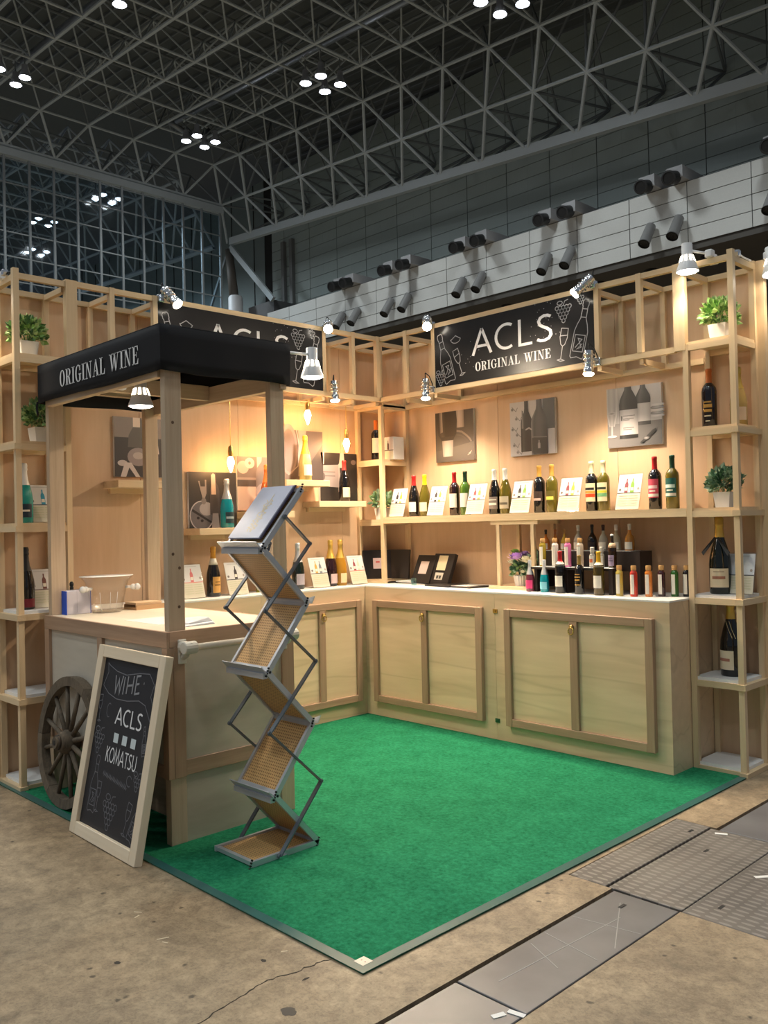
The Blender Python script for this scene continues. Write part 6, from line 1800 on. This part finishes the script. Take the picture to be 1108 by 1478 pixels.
for s in (-1, 1):
    m = MB()
    m.v = [(-0.004, -0.028, 0.300), (s * 0.012, -0.036, 0.304), (s * 0.078, -0.050, 0.222), (s * 0.066, -0.056, 0.206), (-0.004, -0.024, 0.300), (s * 0.012, -0.032, 0.304), (s * 0.078, -0.046, 0.222), (s * 0.066, -0.052, 0.206)]
    m.f = [(0, 1, 2, 3), (7, 6, 5, 4), (0, 4, 5, 1), (1, 5, 6, 2), (2, 6, 7, 3), (3, 7, 4, 0)]
    m.build('collar_flap', BLACK, t)
t = bottle('magnum champagne bottle with a diagonal striped ribbon, alone above the lowest tower shelf', (2.775, -0.135, LEV[1]), 'champagne', glass_col((12, 14, 16)), GOLDF, (0.028, 0.105, CM(222, 204, 176, .5), 0.95), scale=MAG, face=-110, name='magnum_bottle', capz=0.232, accents=((0.062, 0.074, CM(168, 112, 96, .5), 0.6),))
ribbon(t, MAG)
sb_ = []
m = MB()
for dx in (0.0, 0.018):
    m.path([(-0.012 + dx, -0.034, 0.292), (0.010 + dx, -0.052, 0.250), (0.032 + dx, -0.058, 0.205)], 0.0016, 6)
m.build('ribbon_stripes', CM(190, 170, 130, .5), t)

# small bottles in three rows on the right counter
CZ = 0.905
WCAP = CM(196, 150, 92, .6)
bottle('mini sparkling bottle with silver foil and magenta label', (1.615, -0.330, CZ), 'champagne', glass_col((96, 40, 52)), SILV, (0.03, 0.115, CM(196, 54, 110, .45), 1.15), scale=0.61, name='mini_sparkling_bottle', capz=0.17)
bottle('mini sparkling bottle of bright blue wine with silver foil', (1.722, -0.330, CZ), 'champagne', BLUEG, SILV, (0.03, 0.10, CM(120, 190, 206, .45), 1.1), scale=0.62, name='mini_sparkling_bottle', capz=0.17)
bottle('black bottle with thick red wax top and white collar', (1.852, -0.353, CZ), 'bordeaux', DARK, CM(166, 20, 30, .4), (0.05, 0.125, LWH, 0.95), scale=0.83, capz=0.222, neck=(0.195, 0.226, LWH))
bottle('black bottle with gold script and a dull gold top', (1.985, -0.355, CZ), 'bordeaux', DARK, CM(140, 112, 52, .4), None, scale=0.755, accents=((0.15, 0.155, GLD, 0.6), (0.13, 0.136, GLD, 0.7), (0.105, 0.115, GLD, 0.55), (0.07, 0.076, GLD, 0.7)))
bottle('olive bottle with thick yellow wax top and white collar', (2.118, -0.360, CZ), 'bordeaux', glass_col((70, 56, 18)), CM(222, 170, 30, .4), (0.05, 0.135, LWH, 0.95), scale=0.83, capz=0.222, neck=(0.195, 0.226, LWH))
for x, y, rgb, nm in ((2.240, -0.345, (196, 172, 78), 'yellow'), (2.329, -0.345, (196, 48, 26), 'red'), (2.397, -0.305, (214, 124, 48), 'orange'), (2.455, -0.270, (58, 14, 22), 'dark maroon'), (2.514, -0.235, (42, 104, 30), 'green'), (2.566, -0.200, (30, 16, 22), 'almost black')):
    bottle('slim %s bottle with wooden cap in the front row' % nm, (x, y, CZ), 'slim', glass_col(rgb, 0.1), WCAP, (0.014, 0.122, LWH, 0.55), name='slim_bottle')
RISER = plain('riser_brown', srgb(46, 36, 33), 0.45)
rs = thing('display_riser', 'dark brown stepped riser carrying two rows of small bottles', 'riser', (1.95, -0.2, CZ))
sbox('R', 'lower_step', RISER, rs, 1.625, 0.225, 1.042, 2.19, 0.335, 1.056)
sbox('R', 'upper_step', RISER, rs, 1.60, 0.085, 1.035, 2.300, 0.222, 1.150)
for s0, s1, d0, d1, z1 in ((1.64, 1.66, 0.24, 0.32, 1.042), (1.86, 1.88, 0.24, 0.32, 1.042), (2.165, 2.19, 0.23, 0.335, 1.042), (1.62, 1.64, 0.09, 0.21, 1.035), (2.27, 2.296, 0.09, 0.215, 1.035)):
    sbox('R', 'leg', RISER, rs, s0, d0, CZ, s1, d1, z1)
for s0, s1 in ((1.635, 1.715), (1.74, 1.83), (1.855, 1.915), (1.93, 2.02), (2.03, 2.185)):
    sbox('R', 'paper_doily', WHITE, rs, s0, 0.232, 1.056, s1, 0.340, 1.0575)
for s0, s1 in ((1.61, 1.69), (1.72, 1.80), (1.82, 1.90), (1.92, 2.05), (2.09, 2.24)):
    sbox('R', 'paper_doily', WHITE, rs, s0, 0.10, 1.150, s1, 0.2225, 1.1515)
MZ = 1.0575
for x, rgb, nm in ((1.685, (150, 130, 40), 'olive-yellow'), (1.775, (206, 200, 190), 'milky white'), (1.866, (206, 110, 160), 'pink'), (1.951, (200, 180, 160), 'beige')):
    bottle('slim %s bottle with wooden cap on the lower step' % nm, (x, -0.290, MZ), 'slim', glass_col(rgb, 0.1), WCAP, (0.010, 0.120, LWH, 0.6), name='slim_bottle')
bottle('tiny clear bottle with orange-and-white label, front of a pair on the lower step', (2.040, -0.300, MZ), 'jar', CLEARG, CM(206, 200, 190, .4), (0.008, 0.068, LWH, 1.0), name='tiny_bottle', accents=((0.03, 0.05, CM(206, 110, 70, .5), 0.6),))
bottle('tiny clear bottle with pale cap, rear of a pair on the lower step', (2.080, -0.265, MZ), 'jar', CLEARG, CM(214, 210, 200, .4), (0.008, 0.068, CM(206, 200, 190, .5), 1.0), name='tiny_bottle')
bottle('brown beer bottle with lavender oval label and pale neck label', (2.165, -0.288, MZ), 'bordeaux', BROWNG, CM(206, 206, 206, .3), (0.02, 0.115, CM(168, 150, 176, .5), 0.85), scale=0.64, name='beer_bottle', capz=0.285, neck=(0.180, 0.222, CM(206, 172, 138, .5)), accents=((0.06, 0.068, CM(96, 80, 104, .5), 0.6), (0.085, 0.09, CM(96, 80, 104, .5), 0.5)))
UZ = 1.1515
for x, y, rgb, cap_, nm, sc in ((1.622, -0.165, (206, 120, 40), (40, 30, 26), 'orange liquor bottle with dark cap, first on the upper step', .84), (1.668, -0.130, (206, 130, 50), (168, 104, 50), 'orange liquor bottle with tan cap behind the dark-capped one', .84),
                        (1.752, -0.155, (196, 160, 50), (166, 126, 60), 'amber yellow liquor bottle on the upper step', .84), (1.852, -0.155, (206, 200, 186), (226, 224, 220), 'clear liquor bottle with slanted white cap on the upper step', 1.0),
                        (1.950, -0.155, (20, 16, 18), (24, 20, 22), 'all black sake bottle on the upper step', 1.02), (2.026, -0.155, (196, 190, 176), (52, 28, 30), 'clear liquor bottle with dark maroon cap on the upper step', 1.0),
                        (2.112, -0.155, (206, 196, 170), (226, 224, 220), 'clear liquor bottle with white cap behind the beer bottle', 1.0), (2.200, -0.155, (176, 120, 50), (226, 222, 214), 'amber liquor bottle with white cap at the riser end', 1.02)):
    bottle('small ' + nm, (x, y, UZ), 'round', glass_col(rgb, 0.35 if sum(rgb) > 540 else 0.1), CM(*cap_, .4), (0.008, 0.050, LWH if rgb[0] > 30 else CM(30, 24, 28, .4), 1.0), scale=sc, name='liquor_bottle')

# ================================================================== CARDS IN ACRYLIC STANDS
def card(side, s, d, z, lab, cols, band=(30, 28, 30), w=0.148, h=0.213, lean=17, tint=(206, 204, 201), yaw=0):
    f = SIDES[side]
    t = thing('card_stand', lab, 'card stand', f(s, d, z))
    rz = 0 if side == 'R' else PI / 2
    t.rotation_euler = (0, 0, rz + math.radians(yaw))
    a = math.radians(lean); V = Vector((0, math.sin(a), math.cos(a))); U = Vector((1, 0, 0)); n = U.cross(V)
    c = V * (h / 2 + 0.004)
    MB().beam(V * 0.002, V * (h + 0.010), w + 0.012, 0.002, n).build('acrylic_panel', ACRYL, t)
    m = MB().box(-w / 2, 0.0, 0.0, w / 2, 0.055, 0.002)
    m.build('acrylic_foot', ACRYL, t)
    cdo = MB().beam(V * 0.004 + n * 0.0022, V * (h + 0.002) + n * 0.0022, w, 0.0016, n).build('card', CARDW, t)
    p = Print(V * 0.004 + n * 0.0032 - U * (w / 2), U, V)
    p.rect(0.0, 0.0, w, h * 0.995, tint)
    p.rect(0.0, 0.0, w, h * 0.45, (204, 198, 178))
    p.rect(0.0, h * 0.45, w, h * 0.472, band)
    p.rect(0.02, h * 0.93, w - 0.03, h * 0.945, (176, 172, 168))
    n_ = len(cols)
    for i, cc in enumerate(cols):
        x = w / 2 + (i - (n_ - 1) / 2) * 0.038
        p.poly(bottle_poly(x, h * 0.475, h * 0.40, 0.022), cc)
        p.rect(x - 0.009, h * 0.53, x + 0.009, h * 0.62, (214, 206, 190))
    p.ell(0.016, h * 0.56, 0.008, 0.008, (110, 100, 96), 10); p.ell(w - 0.016, h * 0.58, 0.007, 0.008, (150, 140, 134), 10)
    for i in range(5):
        y = h * (0.38 - 0.065 * i)
        p.rect(0.012, y, w * 0.47, y + 0.003, (184, 186, 148)); p.rect(w * 0.52, y, w - 0.012, y + 0.003, (184, 186, 148))
    p.build('print', cdo, PRINTM)
    return t
DK, OL, GR, RD, BL, AM = (40, 26, 30), (176, 160, 60), (120, 160, 60), (130, 60, 66), (40, 140, 170), (196, 150, 70)
card('R', 0.345, 0.215, SZ, 'price card beside the first red-capped bottle on the long shelf', [DK, OL])
card('R', 0.720, 0.205, SZ, 'price card between the yellow-capped and tall-label bottles', [DK, AM])
card('R', 1.075, 0.205, SZ, 'price card with orange and yellow bottles beside the green bottle', [RD, AM])
card('R', 1.448, 0.205, SZ, 'price card between white-capped and gold-capped bottles', [DK, GR])
card('R', 1.812, 0.205, SZ, 'price card between gold-capped and cream-capped bottles', [RD, OL])
card('R', 2.215, 0.205, SZ, 'price card between cream-capped and arched-label bottles', [RD, GR])
card('L', 1.80, 0.175, CZ, 'price card with pink print beside the near cart post', [(206, 110, 110)], (206, 120, 110))
card('L', 1.475, 0.175, CZ, 'price card showing one dark bottle beside the shield-label champagne', [DK])
card('L', 1.165, 0.15, CZ, 'price card almost hidden behind the folding stand', [OL])
card('L', 0.785, 0.175, CZ, 'price card showing two bottles beside the dark red sparkling bottle', [AM, (110, 120, 130)])
card('L', 0.425, 0.175, CZ, 'price card with red line beside the amber sparkling bottle', [RD, (200, 190, 170)], (196, 96, 80))
card('L', 2.715, 0.165, LEV[3], 'price card with blue bottle beside the turquoise champagne', [BL], (40, 50, 66))
card('L', 2.715, 0.165, LEV[2], 'price card with brown bottle beside the black champagne', [(110, 60, 50)], (90, 50, 46))
card('R', 2.835, 0.165, LEV[2], 'blank grey-white card behind the upper magnum bottle', [], (60, 62, 70), 0.15, 0.215, 14, (206, 210, 216))
bxx = thing('gift_box', 'white box showing a wine bottle on the corner shelf', 'box', (0.262, -0.135, 1.812), 0)
MB().box(-0.06, -0.06, 0, 0.055, 0.05, 0.165).build('carton', CARDW, bxx, bevel=0.001)
p = Print((-0.06, -0.0604, 0), (1, 0, 0), (0, 0, 1)); p.rect(0.004, 0.07, 0.111, 0.162, (226, 216, 208)); p.rect(0.004, 0.004, 0.111, 0.064, (226, 216, 190)); p.rect(0, 0.064, 0.115, 0.070, (60, 50, 48)); p.poly(bottle_poly(0.06, 0.072, 0.068, 0.018), (60, 34, 40)); p.ell(0.018, 0.09, 0.006, 0.006, (120, 110, 106), 8); p.build('print', bxx, PRINTM)

# ================================================================== FOLDERS ON THE COUNTER
LEATH = plain('black_leatherette', (0.020, 0.016, 0.015), 0.38)
def folder(loc, w, h, lean, yaw, lab, prints, thick=0.018):
    t = thing('presentation_folder', lab, 'folder', loc)
    t.rotation_euler = (0, 0, yaw)
    a = math.radians(lean); V = Vector((0, math.sin(a), math.cos(a))); U = Vector((1, 0, 0)); n = U.cross(V)
    MB().beam(V * 0.0, V * h, w, thick, n).build('cover', LEATH, t, bevel=0.002)
    if prints:
        p = Print(n * (thick / 2 + 0.0006) - U * (w / 2), U, V)
        for q in prints: p.rect(*q)
        p.build('insert', t, PRINTM)
    return t
folder((0.118, -0.192, 0.93), 0.215, 0.215, 8, PI / 4 + 0.2, 'black folder with small pink label inside the corner shelf', [(0.075, 0.075, 0.145, 0.155, (214, 190, 190)), (0.095, 0.12, 0.125, 0.13, (190, 60, 60))])
folder((0.235, -0.095, 0.93), 0.20, 0.215, 6, 0.15, 'plain black folder behind the corner shelf post', [])
folder((0.520, -0.155, CZ), 0.205, 0.215, 24, -0.12, 'black folder with one cream label leaning on the wall', [(0.055, 0.07, 0.145, 0.165, (206, 186, 178))], 0.026)
folder((0.705, -0.165, CZ), 0.215, 0.225, 22, -0.12, 'black folder with a cream note and small photo leaning on the wall', [(0.055, 0.10, 0.150, 0.21, (216, 202, 164)), (0.06, 0.030, 0.145, 0.082, (196, 190, 176)), (0.078, 0.038, 0.100, 0.062, (60, 60, 56)), (0.106, 0.038, 0.128, 0.062, (70, 66, 60))], 0.03)
tbk = thing('open_folder', 'black folder lying flat and open on the white worktop', 'folder', (0.96, -0.245, CZ))
tbk.rotation_euler = (0, 0, -0.10)
MB().box(-0.235, -0.10, 0.0, 0.01, 0.085, 0.012).build('cover', LEATH, tbk, bevel=0.002)
MB().box(0.01, -0.09, 0.0, 0.20, 0.095, 0.010).build('cover', LEATH, tbk, bevel=0.002)
MB().box(0.02, -0.085, 0.010, 0.165, 0.085, 0.013).build('page', plain('page_grey', srgb(196, 190, 184), 0.5), tbk)
flt = thing('flat_folder', 'thin black folder with white pages lying before the corner shelf', 'folder', (0.36, -0.09, CZ))
MB().box(-0.06, -0.10, 0.0, 0.10, 0.06, 0.006).build('cover', LEATH, flt)
MB().box(-0.055, -0.097, 0.006, 0.095, 0.058, 0.016).build('pages', WHITE, flt)
gl = thing('small_glass', 'small clear shot glass before the leaning folders', 'glass', (0.595, -0.30, CZ))
MB().lathe([(0.016, 0), (0.018, 0.002), (0.021, 0.05), (0.0195, 0.05), (0.0165, 0.006), (0.0001, 0.006)], 16).build('cup', glass_clear('teal_glass', (0.72, 0.88, 0.88), 0.3), gl, True)

# ================================================================== PLANTS
LEAF = [col_mat((132, 164, 100), .6), col_mat((172, 192, 138), .6), col_mat((92, 128, 78), .6)]
LEAFL = [col_mat((146, 186, 104), .6), col_mat((188, 212, 146), .6), col_mat((104, 148, 78), .6)]
LEAFD = [col_mat((116, 152, 120), .6), col_mat((168, 192, 164), .6), col_mat((80, 118, 90), .6)]
def leaf_cluster(t, c, R_, n, mats, size, seed, up_bias=0.3, sy=1.0):
    rnd = random.Random(seed)
    for k, mat in enumerate(mats):
        m = MB()
        for _ in range(n // len(mats)):
            th_ = rnd.uniform(0, 2 * PI); ph = math.acos(rnd.uniform(-0.55, 1)); rr = R_ * rnd.uniform(0.45, 1.0)
            d = Vector((math.sin(ph) * math.cos(th_), math.sin(ph) * math.sin(th_), math.cos(ph)))
            p = Vector(c) + Vector((d.x * rr, d.y * rr, d.z * rr * sy))
            d2 = (d + Vector((rnd.uniform(-.6, .6), rnd.uniform(-.6, .6), rnd.uniform(-.2, .8)))).normalized()
            s = d2.cross(Vector((rnd.uniform(-1, 1), rnd.uniform(-1, 1), rnd.uniform(-1, 1)))).normalized()
            L_ = size * rnd.uniform(0.7, 1.3); w = L_ * 0.34
            nn = d2.cross(s) * (L_ * 0.15)
            i = len(m.v)
            m.v += [tuple(p), tuple(p + d2 * L_ * 0.5 + s * w + nn), tuple(p + d2 * L_), tuple(p + d2 * L_ * 0.5 - s * w + nn), tuple(p + d2 * L_ * 0.5 - nn * 0.3)]
            m.f += [(i, i + 1, i + 4), (i + 1, i + 2, i + 4), (i + 2, i + 3, i + 4), (i + 3, i, i + 4)]
        m.build('leaves', mat, t)
def pot_plant(loc, lab, mats, w=0.095, h=0.085, R_=0.085, n=420, size=0.035, seed=1, rot=0.0):
    t = thing('potted_plant', lab, 'plant', loc, rot)
    a, b = w / 2 * 0.80, w / 2
    m = MB()
    m.v = [(-a, -a, 0), (a, -a, 0), (a, a, 0), (-a, a, 0), (-b, -b, h), (b, -b, h), (b, b, h), (-b, b, h), (-b + .006, -b + .006, h), (b - .006, -b + .006, h), (b - .006, b - .006, h), (-b + .006, b - .006, h), (-b + .006, -b + .006, h - .012), (b - .006, -b + .006, h - .012), (b - .006, b - .006, h - .012), (-b + .006, b - .006, h - .012)]
    m.f = [(0, 3, 2, 1), (0, 1, 5, 4), (1, 2, 6, 5), (2, 3, 7, 6), (3, 0, 4, 7), (4, 5, 9, 8), (5, 6, 10, 9), (6, 7, 11, 10), (7, 4, 8, 11), (8, 9, 13, 12), (9, 10, 14, 13), (10, 11, 15, 14), (11, 8, 12, 15)]
    m.build('pot', REDB, t)
    MB().box(-b + .006, -b + .006, h - .02, b - .006, b - .006, h - .012).build('soil', plain('soil_dark', (0.05, 0.035, 0.02), 0.9), t)
    s = MB()
    rnd = random.Random(seed)
    for _ in range(9):
        a_ = rnd.uniform(0, 2 * PI); r_ = rnd.uniform(0.2, 0.7) * R_
        s.tube((0, 0, h - 0.014), (math.cos(a_) * r_, math.sin(a_) * r_, h + R_ * rnd.uniform(0.5, 1.1)), 0.002, 0.0015, 5)
    s.build('stems', LEAF[2], t)
    leaf_cluster(t, (0, 0, h + R_ * 0.62), R_, n, mats, size, seed, sy=0.92)
    return t
pot_plant((2.775, -0.16, LEV[5]), 'light green bushy plant in white pot atop the magnum tower', LEAFL, 0.098, 0.085, 0.086, 480, 0.036, 1)
pot_plant((2.775, -0.16, LEV[3]), 'blue-green plant in white pot halfway up the magnum tower', LEAFD, 0.092, 0.082, 0.078, 420, 0.036, 2)
pot_plant((0.15, -2.80, LEV[5]), 'yellow-green plant in white pot, highest on the tower behind the cart', LEAFL[:2] + [LEAF[2]], 0.10, 0.085, 0.085, 450, 0.036, 3)
pot_plant((0.16, -2.735, LEV[4]), 'darker green plant in white pot, second shelf behind the canopy', LEAF, 0.10, 0.085, 0.085, 450, 0.036, 4)
pot_plant((0.165, -0.175, 1.372), 'small round-leaved plant in white pot on the corner shelf', LEAFD[:2] + [LEAF[0]], 0.085, 0.085, 0.075, 220, 0.045, 5)
# flower arrangement under the support frame
fl = thing('flower_pot', 'purple and cream flowers in a ribbed white pot beside the riser', 'flower pot', (1.452, -0.205, 0.925))
prf = []
m = MB()
for z, r in ((0, 0.036), (0.068, 0.047)):
    for i in range(32):
        a = 2 * PI * i / 32; rr = r * (1 + (0.04 if i % 2 else -0.02))
        m.v.append((rr * math.cos(a), rr * math.sin(a), z))
m.f = [(i, (i + 1) % 32, 32 + (i + 1) % 32, 32 + i) for i in range(32)] + [tuple(reversed(range(32)))]
m.build('ribbed_pot', REDB, fl)
MB().lathe([(0.045, 0.062), (0.0001, 0.066)], 16).build('moss', LEAFD[2], fl, True)
leaf_cluster(fl, (0, 0, 0.10), 0.055, 240, LEAFD[1:] + [LEAF[0]], 0.034, 7)
def bloom(c, r, mat, seed, n=34):
    rnd = random.Random(seed); m = MB()
    for k in range(n):
        a = k * 2.399; q = (k + 0.5) / n
        ph = q * 1.5
        d = Vector((math.sin(ph) * math.cos(a), math.sin(ph) * math.sin(a), math.cos(ph)))
        s = d.cross(Vector((0.3, 0.2, 1))).normalized(); L_ = r * (0.55 + 0.45 * q); u_ = s.cross(d).normalized()
        b_ = Vector(c) + d * r * 0.35
        i = len(m.v)
        m.v += [tuple(b_ - s * L_ * .32), tuple(b_ + d * L_ * .5 - s * L_ * .42 + u_ * .15 * L_), tuple(b_ + d * L_ * .85 + u_ * .3 * L_), tuple(b_ + d * L_ * .5 + s * L_ * .42 + u_ * .15 * L_), tuple(b_ + s * L_ * .32)]
        m.f += [(i, i + 1, i + 3, i + 4), (i + 1, i + 2, i + 3)]
    m.build('blossom', mat, fl)
VIOL, CRM2, LIME = col_mat((196, 156, 216), .6), col_mat((240, 236, 210), .6), col_mat((168, 210, 104), .6)
bloom((0.0, -0.05, 0.170), 0.050, VIOL, 1); bloom((0.060, -0.035, 0.150), 0.048, CRM2, 2); bloom((-0.045, 0.0, 0.205), 0.034, LIME, 3); bloom((-0.055, -0.02, 0.14), 0.034, CRM2, 4); bloom((0.045, -0.045, 0.085), 0.022, CRM2, 5); bloom((0.01, 0.03, 0.19), 0.036, VIOL, 6); bloom((-0.062, 0.01, 0.165), 0.024, VIOL, 7)
leaf_cluster(fl, (0.07, 0.04, 0.15), 0.045, 90, LEAFD, 0.04, 9)

# ================================================================== NEIGHBOURING STAND AT THE RIGHT EDGE
nb_ = thing('neighbour_stand', 'white stand panel with a red band beyond the magnum tower', 'stand', (2.55, 3.4, 0))
MB().box(-0.65, 0, 0.0, 0.8, 0.06, 3.60).build('panel', plain('stand_grey', srgb(120, 116, 120), 0.6), nb_)
MB().box(-0.65, -0.012, 3.05, 0.8, 0, 3.62).build('fascia', plain('stand_white', srgb(226, 226, 228), 0.5), nb_)
MB().box(-0.66, -0.02, 2.90, 0.8, -0.001, 3.05).build('red_band', plain('stand_red', srgb(214, 54, 44), 0.5), nb_)
